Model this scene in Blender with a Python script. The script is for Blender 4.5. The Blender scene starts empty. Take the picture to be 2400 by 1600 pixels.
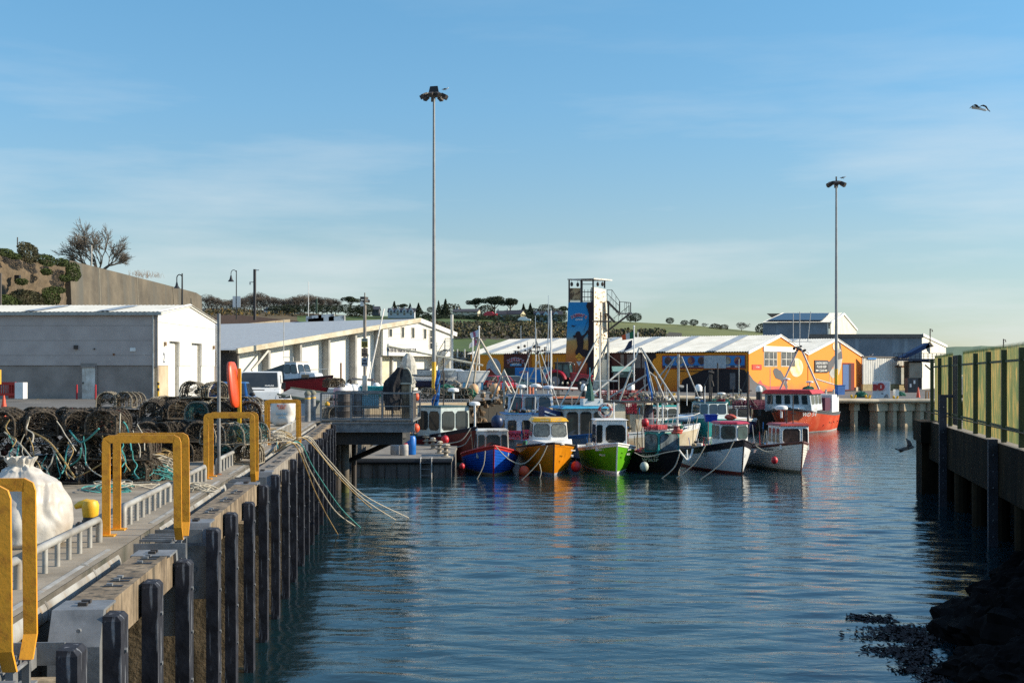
import bpy,bmesh,math,random
from mathutils import Vector,Matrix
R = math.radians; PI = math.pi; rnd = random.Random(7)
S = bpy.context.scene; COL = S.collection
V = Vector

# ---------------------------------------------------------------- camera
F = 3000.0; CZ = 4.5; HY = 870.0
cam_d = bpy.data.cameras.new('camera'); cam = bpy.data.objects.new('camera',cam_d); COL.objects.link(cam)
cam.location = (0,0,CZ); cam.rotation_euler = (R(90),0,0)
cam_d.sensor_width = 36; cam_d.lens = 45; cam_d.shift_y = 70 / 2400; cam_d.clip_start = .1; cam_d.clip_end = 9000
S.camera = cam
# ---------------------------------------------------------------- sky, sun, exposure
SUN_EL,SUN_AZ = R(25),R(88.5)      # azimuth from +Y towards +X
w = bpy.data.worlds.new('World'); S.world = w; w.use_nodes = True
nt = w.node_tree; N = nt.nodes; L = nt.links; bg = N['Background']
sky = N.new('ShaderNodeTexSky'); sky.sky_type = 'NISHITA'; sky.sun_disc = False
sky.sun_elevation = SUN_EL; sky.sun_rotation = SUN_AZ; sky.altitude = 0; sky.air_density = 1.0; sky.dust_density = .0; sky.ozone_density = 3.0
tc = N.new('ShaderNodeTexCoord'); mp = N.new('ShaderNodeMapping'); mp.inputs['Scale'].default_value = (1.6,1.6,11)
nz = N.new('ShaderNodeTexNoise'); nz.inputs['Scale'].default_value = 1.7; nz.inputs['Detail'].default_value = 7; nz.inputs['Roughness'].default_value = .55
cr = N.new('ShaderNodeValToRGB'); cr.color_ramp.elements[0].position = .44; cr.color_ramp.elements[1].position = .70
sp = N.new('ShaderNodeSeparateXYZ'); hr = N.new('ShaderNodeMapRange')
hr.inputs['From Min'].default_value = .02; hr.inputs['From Max'].default_value = .27; hr.inputs['To Min'].default_value = .8; hr.inputs['To Max'].default_value = .10
mu = N.new('ShaderNodeMath'); mu.operation = 'MULTIPLY'; mx = N.new('ShaderNodeMixRGB'); mx.inputs[2].default_value = (5.4,5.8,5.9,1)
L.new(tc.outputs['Generated'],mp.inputs[0]); L.new(mp.outputs[0],nz.inputs[0]); L.new(nz.outputs[0],cr.inputs[0])
L.new(tc.outputs['Generated'],sp.inputs[0]); L.new(sp.outputs[2],hr.inputs[0]); L.new(cr.outputs[0],mu.inputs[0]); L.new(hr.outputs[0],mu.inputs[1])
gr_ = N.new('ShaderNodeValToRGB'); ge = gr_.color_ramp.elements      # sky tint by height: less glare low down, unseen zenith brightened as fill
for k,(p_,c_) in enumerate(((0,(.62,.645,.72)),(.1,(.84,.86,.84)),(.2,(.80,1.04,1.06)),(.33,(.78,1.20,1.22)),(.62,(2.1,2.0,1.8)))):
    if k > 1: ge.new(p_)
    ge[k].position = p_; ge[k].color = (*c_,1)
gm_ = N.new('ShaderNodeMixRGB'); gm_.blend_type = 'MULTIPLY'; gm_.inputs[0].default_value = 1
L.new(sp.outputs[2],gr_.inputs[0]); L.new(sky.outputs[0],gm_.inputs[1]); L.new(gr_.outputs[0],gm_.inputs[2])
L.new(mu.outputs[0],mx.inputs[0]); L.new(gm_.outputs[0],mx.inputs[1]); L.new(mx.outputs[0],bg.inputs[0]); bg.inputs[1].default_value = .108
sd = bpy.data.lights.new('sun','SUN'); sd.energy = 5; sd.angle = R(.5); sd.color = (1,.885,.69)
so = bpy.data.objects.new('sun',sd); COL.objects.link(so)
SV = V((math.sin(SUN_AZ) * math.cos(SUN_EL),math.cos(SUN_AZ) * math.cos(SUN_EL),math.sin(SUN_EL)))
so.rotation_euler = SV.to_track_quat('Z','Y').to_euler(); so.location = (40,0,40)
S.view_settings.view_transform = 'Standard'; S.view_settings.look = 'None'; S.view_settings.gamma = 1; S.view_settings.exposure = .45
S.render.engine = 'CYCLES'; S.cycles.use_denoising = False; S.cycles.max_bounces = 6; S.cycles.transparent_max_bounces = 8; S.cycles.caustics_reflective = False

# ---------------------------------------------------------------- placing
def X(px,D): return (px - 1200) / F * D
def Z(py,D): return CZ - (py - HY) / F * D
def P(px,py,D): return V((X(px,D),D,Z(py,D)))
def G(px,py,z):
    D = (CZ - z) * F / (py - HY); return V((X(px,D),D,z))
QU = V((-.0909,.9959,0)); QT = V((.9959,.0909,0))
def Q(s,t,z): p = QU * s + QT * t; return V((p.x,p.y,z))
QA = math.atan2(.0909,.9959)        # rotation that turns +Y into the quay's direction
GZ = 2.65

# ---------------------------------------------------------------- materials
MATS = {}
def mat(name,col=(.5,.5,.5),rough=.7,metal=0,col2=None,ns=3,nd=4,lo=.35,hi=.65,bump=0,bs=20,st=(1,1,1),spec=.5,streak=None,alpha=None):
    if name in MATS: return MATS[name]
    m = bpy.data.materials.new(name); m.use_nodes = True; t = m.node_tree; n = t.nodes; l = t.links; b = n['Principled BSDF']
    b.inputs['Base Color'].default_value = (*col,1); b.inputs['Roughness'].default_value = rough; b.inputs['Metallic'].default_value = metal
    b.inputs['Specular IOR Level'].default_value = spec
    co = n.new('ShaderNodeTexCoord'); mpp = n.new('ShaderNodeMapping'); mpp.inputs['Scale'].default_value = st; l.new(co.outputs['Object'],mpp.inputs[0])
    if col2 is None: col2 = tuple(c * .72 for c in col)
    z = n.new('ShaderNodeTexNoise'); z.inputs['Scale'].default_value = ns; z.inputs['Detail'].default_value = nd; z.inputs['Roughness'].default_value = .62; l.new(mpp.outputs[0],z.inputs[0])
    r = n.new('ShaderNodeValToRGB'); r.color_ramp.elements[0].position = lo; r.color_ramp.elements[1].position = hi
    r.color_ramp.elements[0].color = (*col2,1); r.color_ramp.elements[1].color = (*col,1); l.new(z.outputs[0],r.inputs[0])
    out = r.outputs[0]
    if streak:                                     # (colour, scale, lo, hi): runs of rust or dirt down a face
        m2 = n.new('ShaderNodeMapping'); m2.inputs['Scale'].default_value = (1,1,.12); l.new(co.outputs['Object'],m2.inputs[0])
        z2 = n.new('ShaderNodeTexNoise'); z2.inputs['Scale'].default_value = streak[1]; z2.inputs['Detail'].default_value = 5; l.new(m2.outputs[0],z2.inputs[0])
        r2 = n.new('ShaderNodeValToRGB'); r2.color_ramp.elements[0].position = streak[2]; r2.color_ramp.elements[1].position = streak[3]; l.new(z2.outputs[0],r2.inputs[0])
        x = n.new('ShaderNodeMixRGB'); x.inputs[2].default_value = (*streak[0],1); l.new(r2.outputs[0],x.inputs[0]); l.new(out,x.inputs[1]); out = x.outputs[0]
    l.new(out,b.inputs['Base Color'])
    if bump:
        z3 = n.new('ShaderNodeTexNoise'); z3.inputs['Scale'].default_value = bs; z3.inputs['Detail'].default_value = 5; l.new(mpp.outputs[0],z3.inputs[0])
        bb = n.new('ShaderNodeBump'); bb.inputs['Strength'].default_value = bump; bb.inputs['Distance'].default_value = .3 / bs; l.new(z3.outputs[0],bb.inputs['Height']); l.new(bb.outputs[0],b.inputs['Normal'])
    m['out'] = 0; MATS[name] = m; return m
def ramp_z(name,stops,axis=2,lo=0,hi=1,wob=.25,wsc=.6,rough=.8,bands=None):
    """paint that changes colour with height (a painted mural)"""
    m = mat(name,(1,1,1),rough); t = m.node_tree; n = t.nodes; l = t.links; b = n['Principled BSDF']
    co = n.new('ShaderNodeTexCoord'); s = n.new('ShaderNodeSeparateXYZ'); l.new(co.outputs['Object'],s.inputs[0])
    z = n.new('ShaderNodeTexNoise'); z.inputs['Scale'].default_value = wsc; z.inputs['Detail'].default_value = 5; l.new(co.outputs['Object'],z.inputs[0])
    mr = n.new('ShaderNodeMapRange'); mr.inputs['From Min'].default_value = lo; mr.inputs['From Max'].default_value = hi; l.new(s.outputs[axis],mr.inputs[0])
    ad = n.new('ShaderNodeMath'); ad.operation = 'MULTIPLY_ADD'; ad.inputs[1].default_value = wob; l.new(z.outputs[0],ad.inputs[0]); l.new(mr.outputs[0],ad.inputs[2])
    r = n.new('ShaderNodeValToRGB'); e = r.color_ramp.elements
    while len(e) < len(stops): e.new(.5)
    for k,(p,c) in enumerate(stops): e[k].position = p; e[k].color = (*c,1)
    l.new(ad.outputs[0],r.inputs[0]); l.new(r.outputs[0],b.inputs['Base Color']); return m

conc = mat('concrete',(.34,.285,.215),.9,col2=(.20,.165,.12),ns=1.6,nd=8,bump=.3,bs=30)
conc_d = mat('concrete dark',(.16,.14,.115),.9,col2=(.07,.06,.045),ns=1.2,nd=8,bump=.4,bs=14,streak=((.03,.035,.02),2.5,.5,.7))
conc_l = mat('concrete tan',(.55,.45,.31),.9,col2=(.40,.31,.2),ns=.8,nd=8,bump=.3,bs=8,streak=((.25,.17,.1),1.5,.55,.8))
galv = mat('galvanised steel',(.27,.275,.28),.6,.35,col2=(.15,.155,.16),ns=4,nd=8,bump=.1,bs=30)
galv_w = mat('worn galvanised pipe',(.42,.41,.38),.6,.25,col2=(.24,.22,.19),ns=2.2,nd=8,streak=((.3,.22,.14),5,.58,.75),bump=.15,bs=40)
timber = mat('weathered timber',(.30,.225,.145),.9,col2=(.11,.08,.05),ns=3,nd=9,st=(1,1,1),bump=.5,bs=25,streak=((.04,.035,.025),9,.5,.68))
timber_g = mat('grey timber',(.3,.265,.22),.9,col2=(.16,.13,.10),ns=5,nd=9,bump=.5,bs=25)
rubber = mat('black facing',(.010,.010,.014),.75,spec=.25,col2=(.03,.032,.042),ns=5,nd=7,bump=.15,bs=20,streak=((.17,.18,.2),18,.60,.68))
yel = mat('yellow ochre paint',(.78,.33,.018),.45,col2=(.52,.19,.012),ns=7,nd=8,lo=.35,hi=.5,bump=.2,bs=30,streak=((.25,.07,.015),9,.64,.72))
yel2 = mat('bright yellow paint',(.85,.50,.02),.5,col2=(.7,.36,.02),bump=.1)
black = mat('black paint',(.012,.012,.014),.5); dark = mat('dark steel',(.035,.034,.036),.6,.2,col2=(.06,.045,.035),ns=8)
white = mat('white paint',(.84,.83,.80),.45,col2=(.74,.72,.67),ns=2,nd=6); whited = mat('dirty white',(.72,.7,.64),.6,col2=(.42,.38,.32),ns=1.3,nd=7,streak=((.30,.19,.1),3,.6,.78))
red = mat('red paint',(.55,.025,.02),.5,col2=(.4,.015,.015)); orange = mat('orange plastic',(.85,.13,.02),.5,col2=(.75,.1,.02))
glass = mat('dark glass',(.02,.024,.026),.06,col2=(.035,.038,.036),ns=1.5,spec=.8)
glassl = mat('curtained glass',(.20,.22,.21),.12,col2=(.10,.11,.11),ns=5,spec=.7)
teal = mat('teal paint',(.015,.30,.28),.4,col2=(.008,.16,.16)); greenp = mat('green net',(.02,.16,.09),.8,col2=(.01,.08,.05),ns=9)
blue = mat('blue plastic',(.01,.16,.55),.4,col2=(.01,.12,.42)); lblue = mat('pale blue paint',(.28,.5,.65),.5); navy = mat('navy paint',(.008,.018,.07),.4)
wood = mat('brown wood',(.2,.1,.05),.7,col2=(.12,.06,.03),ns=6); asph = mat('asphalt',(.17,.155,.135),.92,col2=(.10,.093,.083),ns=.35,nd=9,bump=.3,bs=40)
rope_w = mat('pale rope',(.55,.5,.4),.9,col2=(.38,.33,.25),ns=30); rope_t = mat('teal rope',(.07,.33,.31),.9,col2=(.04,.2,.19),ns=30)
rope_y = mat('tan rope',(.45,.31,.13),.9,col2=(.3,.2,.08),ns=30)

# ---------------------------------------------------------------- mesh builder
class MB:
    def __init__(s): s.v = []; s.f = []; s.m = []; s.mi = 0
    def add(s,vs,fs,mi=None):
        b = len(s.v); s.v += [tuple(v) for v in vs]; s.f += [[i + b for i in f] for f in fs]; s.m += [s.mi if mi is None else mi] * len(fs); return s
    def box(s,c,d,rz=0,ry=0,rx=0):
        m = Matrix.Rotation(rz,3,'Z') @ Matrix.Rotation(ry,3,'Y') @ Matrix.Rotation(rx,3,'X')
        vs = [m @ V((x * d[0] / 2,y * d[1] / 2,z * d[2] / 2)) + V(c) for z in (-1,1) for y in (-1,1) for x in (-1,1)]
        return s.add(vs,[(0,2,3,1),(4,5,7,6),(0,1,5,4),(2,6,7,3),(0,4,6,2),(1,3,7,5)])
    def bx(s,x0,x1,y0,y1,z0,z1): return s.box(((x0 + x1) / 2,(y0 + y1) / 2,(z0 + z1) / 2),(x1 - x0,y1 - y0,z1 - z0))
    def hexa(s,a,b):      # a: 4 lower corners, b: 4 upper corners, same order
        return s.add(list(a) + list(b),[(3,2,1,0),(4,5,6,7),(0,1,5,4),(1,2,6,5),(2,3,7,6),(3,0,4,7)])
    def prism(s,pts,vec):
        n = len(pts); vs = [V(p) for p in pts] + [V(p) + V(vec) for p in pts]
        return s.add(vs,[list(range(n))[::-1],list(range(n,2 * n))] + [(i,(i + 1) % n,n + (i + 1) % n,n + i) for i in range(n)])
    def bar(s,a,b,w,h,up=(0,0,1)):
        a = V(a); b = V(b); d = (b - a).normalized(); u = V(up)
        if abs(d.dot(u)) > .98: u = V((0,1,0))
        sd_ = d.cross(u).normalized(); u = sd_.cross(d)
        q = lambda p: [p - sd_ * w / 2 - u * h / 2,p + sd_ * w / 2 - u * h / 2,p + sd_ * w / 2 + u * h / 2,p - sd_ * w / 2 + u * h / 2]
        return s.hexa(q(a),q(b))
    def tube(s,pts,r,n=6,r2=None,cap=True):
        pts = [V(p) for p in pts]; k = len(pts); rings = []; pu = None
        for i,p in enumerate(pts):
            d = (pts[min(i + 1,k - 1)] - pts[max(i - 1,0)])
            d = d.normalized() if d.length > 1e-9 else V((0,0,1))
            if pu is None: pu = d.orthogonal().normalized()
            u = (pu - d * pu.dot(d)); u = u.normalized() if u.length > 1e-6 else d.orthogonal().normalized(); pu = u; q = d.cross(u)
            rr = r if r2 is None else r + (r2 - r) * i / (k - 1)
            rings.append([p + (u * math.cos(2 * PI * j / n) + q * math.sin(2 * PI * j / n)) * rr for j in range(n)])
        fs = [(i * n + j,i * n + (j + 1) % n,(i + 1) * n + (j + 1) % n,(i + 1) * n + j) for i in range(k - 1) for j in range(n)]
        if cap: fs += [list(range(n))[::-1],list(range((k - 1) * n,k * n))]
        return s.add([v for rg in rings for v in rg],fs)
    def cyl(s,c,r,h,n=16,r2=None): return s.tube([c,(c[0],c[1],c[2] + h)],r,n,r2)
    def lathe(s,prof,c=(0,0,0),n=20):
        vs = [(c[0] + r * math.cos(2 * PI * j / n),c[1] + r * math.sin(2 * PI * j / n),c[2] + z) for r,z in prof for j in range(n)]; k = len(prof)
        fs = [(i * n + j,i * n + (j + 1) % n,(i + 1) * n + (j + 1) % n,(i + 1) * n + j) for i in range(k - 1) for j in range(n)]
        return s.add(vs,fs + [list(range(n))[::-1],list(range((k - 1) * n,k * n))])
    def ball(s,c,r,n=12,sc=(1,1,1),jit=0):
        k = n // 2; vs = []; c = V(c)
        for i in range(1,k):
            a = PI * i / k
            for j in range(n):
                b = 2 * PI * j / n; q = r * (1 + (rnd.random() - .5) * jit)
                vs.append(c + V((math.sin(a) * math.cos(b) * sc[0],math.sin(a) * math.sin(b) * sc[1],math.cos(a) * sc[2])) * q)
        t = len(vs); vs += [c + V((0,0,r * sc[2])),c - V((0,0,r * sc[2]))]
        fs = [(i * n + j,(i + 1) * n + j,(i + 1) * n + (j + 1) % n,i * n + (j + 1) % n) for i in range(k - 2) for j in range(n)]
        fs += [(t,j,(j + 1) % n) for j in range(n)] + [(t + 1,(k - 2) * n + (j + 1) % n,(k - 2) * n + j) for j in range(n)]
        return s.add(vs,fs)
    def ring(s,c,Rr,r,axis='Z',n=20,m=8,a0=0,a1=2 * PI):
        c = V(c); pts = []
        for i in range(n + 1):
            a = a0 + (a1 - a0) * i / n; x,y = Rr * math.cos(a),Rr * math.sin(a)
            pts.append(c + (V((x,y,0)) if axis == 'Z' else V((x,0,y)) if axis == 'Y' else V((0,x,y))))
        return s.tube(pts,r,m,cap=(a1 - a0) < 6.2)
    def corr(s,a,b,c,d,n,amp):    # corrugated sheet: eave a-b, ridge d-c
        a,b,c,d = map(V,(a,b,c,d)); nn = (b - a).cross(d - a).normalized() * amp; vs = []
        for i in range(2 * n + 1):
            t = i / (2 * n); o = nn * (1 if i % 2 else 0); vs += [a.lerp(b,t) + o,d.lerp(c,t) + o]
        return s.add(vs,[(2 * i,2 * i + 2,2 * i + 3,2 * i + 1) for i in range(2 * n)])
    def build(s,name,m,parent=None,smooth=False,world=False,me=None):
        me = bpy.data.meshes.new(name); off = V(parent.location) if (world and parent) else V((0,0,0))
        vs = [V(v) - off for v in s.v] if off.length else s.v
        me.from_pydata([tuple(v) for v in vs],[],s.f)
        for q in (m if isinstance(m,(list,tuple)) else [m]): me.materials.append(q)
        if isinstance(m,(list,tuple)): me.polygons.foreach_set('material_index',s.m)
        if smooth:
            me.polygons.foreach_set('use_smooth',[True] * len(me.polygons))
            try: me.set_sharp_from_angle(angle=R(40))
            except Exception: pass
        me.update(); o = bpy.data.objects.new(name,me); COL.objects.link(o)
        if parent: o.parent = parent
        return o
def tag(o,label,cat,group=None,kind=None):
    if label: o['label'] = label
    if cat: o['category'] = cat
    if group: o['group'] = group
    if kind: o['kind'] = kind
    return o
def thing(name,label,cat,loc=(0,0,0),rz=0,group=None):
    o = bpy.data.objects.new(name,None); o.empty_display_size = .3; COL.objects.link(o); o.location = loc; o.rotation_euler = (0,0,rz); return tag(o,label,cat,group)
def struct(name,mb,m,smooth=False): return tag(mb.build(name,m,smooth=smooth),None,None,kind='structure')
def kids(o): return [c for c in bpy.data.objects if c.parent == o]
def dup(root,loc,rz=None,label=None,group=None,sc=None,tree=None):
    if tree is None: tree = [(c,kids(c)) for c in kids(root)]
    r = root.copy(); COL.objects.link(r); r.location = loc
    if rz is not None: r.rotation_euler = (rz if isinstance(rz,tuple) else (0,0,rz))
    if label: r['label'] = label
    if group: r['group'] = group
    if sc: r.scale = sc if isinstance(sc,tuple) else (sc,sc,sc)
    for c,gs in tree:
        n = c.copy(); COL.objects.link(n); n.parent = r
        for g in gs: k = g.copy(); COL.objects.link(k); k.parent = n
    return r
def place(root,loc,rz=0,sc=None):
    root.location = loc; root.rotation_euler = rz if isinstance(rz,tuple) else (0,0,rz)
    if sc: root.scale = sc if isinstance(sc,tuple) else (sc,sc,sc)
    return root
def text(s,parent,loc,xd,yd,width,height,m,name='lettering',ex=.004,label=None):
    """flat lettering fitted to width x height, centred on loc (local to parent)"""
    cu = bpy.data.curves.new(name,'FONT'); cu.body = s; cu.align_x = 'CENTER'; cu.align_y = 'CENTER'; cu.extrude = .001; cu.resolution_u = 3; cu.offset = .012
    t = bpy.data.objects.new(name,cu); COL.objects.link(t); me = bpy.data.meshes.new_from_object(t); bpy.data.objects.remove(t); bpy.data.curves.remove(cu)
    xs = [v.co.x for v in me.vertices]; ys = [v.co.y for v in me.vertices]; sx = width / (max(xs) - min(xs)); sy = height / (max(ys) - min(ys)); cx = (max(xs) + min(xs)) / 2; cy = (max(ys) + min(ys)) / 2
    xd = V(xd).normalized(); yd = V(yd).normalized(); zd = xd.cross(yd)
    for v in me.vertices: v.co = V(loc) + xd * (v.co.x - cx) * sx + yd * (v.co.y - cy) * sy + zd * (v.co.z * ex / .001)
    me.materials.clear(); me.materials.append(m); o = bpy.data.objects.new(name,me); COL.objects.link(o); o.parent = parent
    if label: o['label'] = label
    return o
# ================================================================ WATER
def water_mat():
    m = bpy.data.materials.new('harbour water'); m.use_nodes = True; t = m.node_tree; n = t.nodes; l = t.links; b = n['Principled BSDF']
    b.inputs['Base Color'].default_value = (.005,.020,.026,1); b.inputs['Roughness'].default_value = .05; b.inputs['IOR'].default_value = 1.4
    co = n.new('ShaderNodeTexCoord'); h = None
    for sc,stx,amp,det,rot in ((.42,(.8,1.7,1),.02,3,6),(1.9,(.9,1.9,1),.045,5,-12),(6.0,(1.0,1.5,1),.012,4,15)):
        mp = n.new('ShaderNodeMapping'); mp.inputs['Scale'].default_value = stx; mp.inputs['Rotation'].default_value = (0,0,R(rot)); l.new(co.outputs['Object'],mp.inputs[0])
        z = n.new('ShaderNodeTexNoise'); z.inputs['Scale'].default_value = sc; z.inputs['Detail'].default_value = det; z.inputs['Distortion'].default_value = .6; l.new(mp.outputs[0],z.inputs[0])
        a = n.new('ShaderNodeMath'); a.operation = 'MULTIPLY'; a.inputs[1].default_value = amp; l.new(z.outputs[0],a.inputs[0])
        if h is None: h = a
        else:
            q = n.new('ShaderNodeMath'); q.operation = 'ADD'; l.new(h.outputs[0],q.inputs[0]); l.new(a.outputs[0],q.inputs[1]); h = q
    # calmer in patches and close to the berths
    z = n.new('ShaderNodeTexNoise'); z.inputs['Scale'].default_value = .07; l.new(co.outputs['Object'],z.inputs[0])
    mr = n.new('ShaderNodeMapRange'); mr.inputs['From Min'].default_value = .35; mr.inputs['From Max'].default_value = .65; mr.inputs['To Min'].default_value = .55; mr.inputs['To Max'].default_value = 1.0; l.new(z.outputs[0],mr.inputs[0])
    bb = n.new('ShaderNodeBump'); bb.inputs['Distance'].default_value = 1
    sy = n.new('ShaderNodeSeparateXYZ'); l.new(co.outputs['Object'],sy.inputs[0]); m2 = n.new('ShaderNodeMapRange'); m2.inputs['From Min'].default_value = 56; m2.inputs['From Max'].default_value = 76; m2.inputs['To Min'].default_value = .42; m2.inputs['To Max'].default_value = 1; l.new(sy.outputs[1],m2.inputs[0])
    m3 = n.new('ShaderNodeMath'); m3.operation = 'MULTIPLY'; l.new(mr.outputs[0],m3.inputs[0]); l.new(m2.outputs[0],m3.inputs[1]); l.new(m3.outputs[0],bb.inputs['Strength']); l.new(h.outputs[0],bb.inputs['Height']); l.new(bb.outputs[0],b.inputs['Normal'])
    return m
import numpy as np
def water_mesh():          # one sheet: a finely waved basin framed by flat outer water
    x0,x1,y0,y1 = -11.0,23.0,7.0,76.0; nx,ny = 260,760; g = np.random.default_rng(4)
    xs = np.linspace(x0,x1,nx + 1); tt = np.linspace(0,1,ny + 1); ys = y0 + (y1 - y0) * (tt * .55 + tt ** 2 * .45); Xg,Yg = np.meshgrid(xs,ys,indexing='ij'); Zg = np.zeros_like(Xg)
    patch = .85 + .25 * np.sin(Xg * .21 + np.sin(Yg * .13) * 1.7) * np.sin(Yg * .17 + 1 + np.sin(Xg * .19))
    for k in range(60):
        wl = .34 * (7.5 ** g.random()); th = g.normal(0,.42) + .12; kk = 2 * PI / wl; ph = g.random() * 6.283; a = .0150 / kk * (1.25 if wl < 1.1 else .8)
        env = .6 + .4 * np.sin(Xg * g.uniform(.1,.6) + Yg * g.uniform(.1,.5) + g.random() * 6.28); arg = kk * (Xg * math.sin(th) + Yg * math.cos(th)) + ph + .7 * np.sin(Xg * .9 / wl ** .5 + k); Zg += a * env * (np.sin(arg) + .28 * np.cos(2 * arg))
    edge = np.minimum(np.minimum(Xg - x0,x1 - Xg) / 1.5,np.minimum(Yg - y0,y1 - Yg) / 4).clip(0,1); calm = 1 - .55 * ((Yg - 46) / 8).clip(0,1); Zg *= patch * edge * calm
    m = MB(); m.v = list(zip(Xg.ravel().tolist(),Yg.ravel().tolist(),Zg.ravel().tolist())); i,j = np.meshgrid(np.arange(nx),np.arange(ny),indexing='ij'); a = (i * (ny + 1) + j).ravel(); m.f = np.stack([a,a + ny + 1,a + ny + 2,a + 1],1).tolist(); m.m = [0] * len(m.f)
    for q in ((-60,x0,-30,3000),(x1,400,-30,3000),(x0,x1,-30,y0),(x0,x1,y1,3000)): m.add([(q[0],q[2],0),(q[1],q[2],0),(q[1],q[3],0),(q[0],q[3],0)],[(0,1,2,3)])
    return m
o = struct('water',water_mesh(),water_mat()); o.data.polygons.foreach_set('use_smooth',[True] * len(o.data.polygons))

# ================================================================ GROUND
def gz(x):   # the yard falls gently towards the east
    return GZ if x < 6 else 2.1 if x > 30 else GZ - .55 * (x - 6) / 24
PA = V((X(850,72),72,0)); PB = V((X(1085,76),76,0)); PC = V((X(1240,95),95,0)); PE = V((X(2140,105.5),105.5,0)); PG = V((60,108,0))
e0 = Q(-12,-2.9,GZ); e1 = Q(46.5,-2.9,GZ)
g = MB(); g.add([(-400,-12,GZ),e0,e1,(e1.x - .9,72,GZ),(PB.x,PB.y,GZ),(PB.x + 2,420,GZ),(-400,420,GZ)],[(0,1,2,3,4,5,6)])
for a,b,xa,xb in ((PB,PC,PB.x + 2,4),(PC,V((6,97,0)),4,8),(V((6,97,0)),V((30,105,0)),8,40),(V((30,105,0)),PG,40,300)):
    g.add([(a.x,a.y,gz(a.x)),(b.x,b.y,gz(b.x)),(xb,420,gz(b.x)),(xa,420,gz(a.x))],[(0,1,2,3)])
struct('yard_ground',g,asph)
# concrete apron along the near quay
ap = MB(); ap.add([Q(-12,-2.86,GZ + .004),Q(47,-2.86,GZ + .004),Q(47,-6.2,GZ + .004),Q(-12,-8.5,GZ + .004)],[(0,1,2,3)])
struct('quay_apron',ap,conc)
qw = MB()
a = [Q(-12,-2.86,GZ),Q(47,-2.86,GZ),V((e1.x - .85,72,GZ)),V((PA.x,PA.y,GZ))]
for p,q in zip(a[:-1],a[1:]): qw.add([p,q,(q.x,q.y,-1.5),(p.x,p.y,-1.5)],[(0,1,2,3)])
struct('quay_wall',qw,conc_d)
# far quay: sunlit capping beam at the left, piled front at the right
fq = MB()
dAB = (PB - PA).normalized(); nAB = V((dAB.y,-dAB.x,0))
fq.prism([V((PA.x,PA.y,GZ + .02)) + nAB * .4,V((PB.x,PB.y,GZ + .02)) + nAB * .4,V((PB.x,PB.y,GZ + .02)),V((PA.x,PA.y,GZ + .02))],(0,0,-.92))
fq.build('quay_beam',conc_l); o = bpy.data.objects['quay_beam']; tag(o,None,None,kind='structure')
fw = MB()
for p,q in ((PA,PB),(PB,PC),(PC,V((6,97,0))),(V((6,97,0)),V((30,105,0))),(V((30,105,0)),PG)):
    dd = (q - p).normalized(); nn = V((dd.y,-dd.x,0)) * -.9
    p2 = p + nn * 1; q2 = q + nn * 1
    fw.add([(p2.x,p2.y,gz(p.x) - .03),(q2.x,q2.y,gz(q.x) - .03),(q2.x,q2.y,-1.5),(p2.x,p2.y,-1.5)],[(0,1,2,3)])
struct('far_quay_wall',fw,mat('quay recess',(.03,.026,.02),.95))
cap = MB()
for p,q in ((PC,V((6,97,0))),(V((6,97,0)),V((30,105,0))),(V((30,105,0)),PG)):
    dd = (q - p).normalized(); nn = V((-dd.y,dd.x,0))
    cap.hexa([(p + nn * 1.0).to_tuple()[:2] + (gz(p.x) - .25,),p.to_tuple()[:2] + (gz(p.x) - .25,),q.to_tuple()[:2] + (gz(q.x) - .25,),(q + nn).to_tuple()[:2] + (gz(q.x) - .25,)],
             [(p + nn * 1.0).to_tuple()[:2] + (gz(p.x) + .01,),p.to_tuple()[:2] + (gz(p.x) + .01,),q.to_tuple()[:2] + (gz(q.x) + .01,),(q + nn).to_tuple()[:2] + (gz(q.x) + .01,)])
struct('far_quay_slab',cap,conc_l)
pp = MB(); pp.tube([V((6,96.9,gz(6) - .02)),V((30,104.9,gz(30) - .02)),V((PG.x,PG.y - .1,gz(60) - .02))],.17,10)
tag(pp.build('edge_pipe',mat('sand coloured pipe',(.6,.5,.36),.7,col2=(.42,.33,.22),ns=1)),'thick tan pipe running along the edge of the far quay','pipe')
for k in range(17):
    x = 29.2 + k * 1.15 if k else 28.2
    y = 105 + (x - 30) * .1 + .1
    wd = .42 if k % 2 else .2
    m = MB(); m.bx(-wd,wd,0,.9,-1.4,gz(x) - .26); m.bx(-.62 if k % 2 else -.3,.62 if k % 2 else .3,-.1,.85,gz(x) - .85,gz(x) - .255)
    if x > 37: continue
    tag(place(m.build('quay_pile',conc_l),(x,y,0),R(30)),'pale concrete pile standing in the water under the far quay','pile','piles carrying the far quay')
for k in range(9):
    x = -1 + k * 3.3; m = MB(); m.bx(-.3,.3,0,.8,-1.4,gz(x) - .27)
    y = 97 + (x - 6) * .333 if x > 6 else 95 + (x - PC.x) / (6 - PC.x) * 2
    tag(place(m.build('quay_pile',conc_l),(x,y + .1,0),R(12)),'concrete pile of the far quay behind the moored boats','pile','piles behind the boats')

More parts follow.
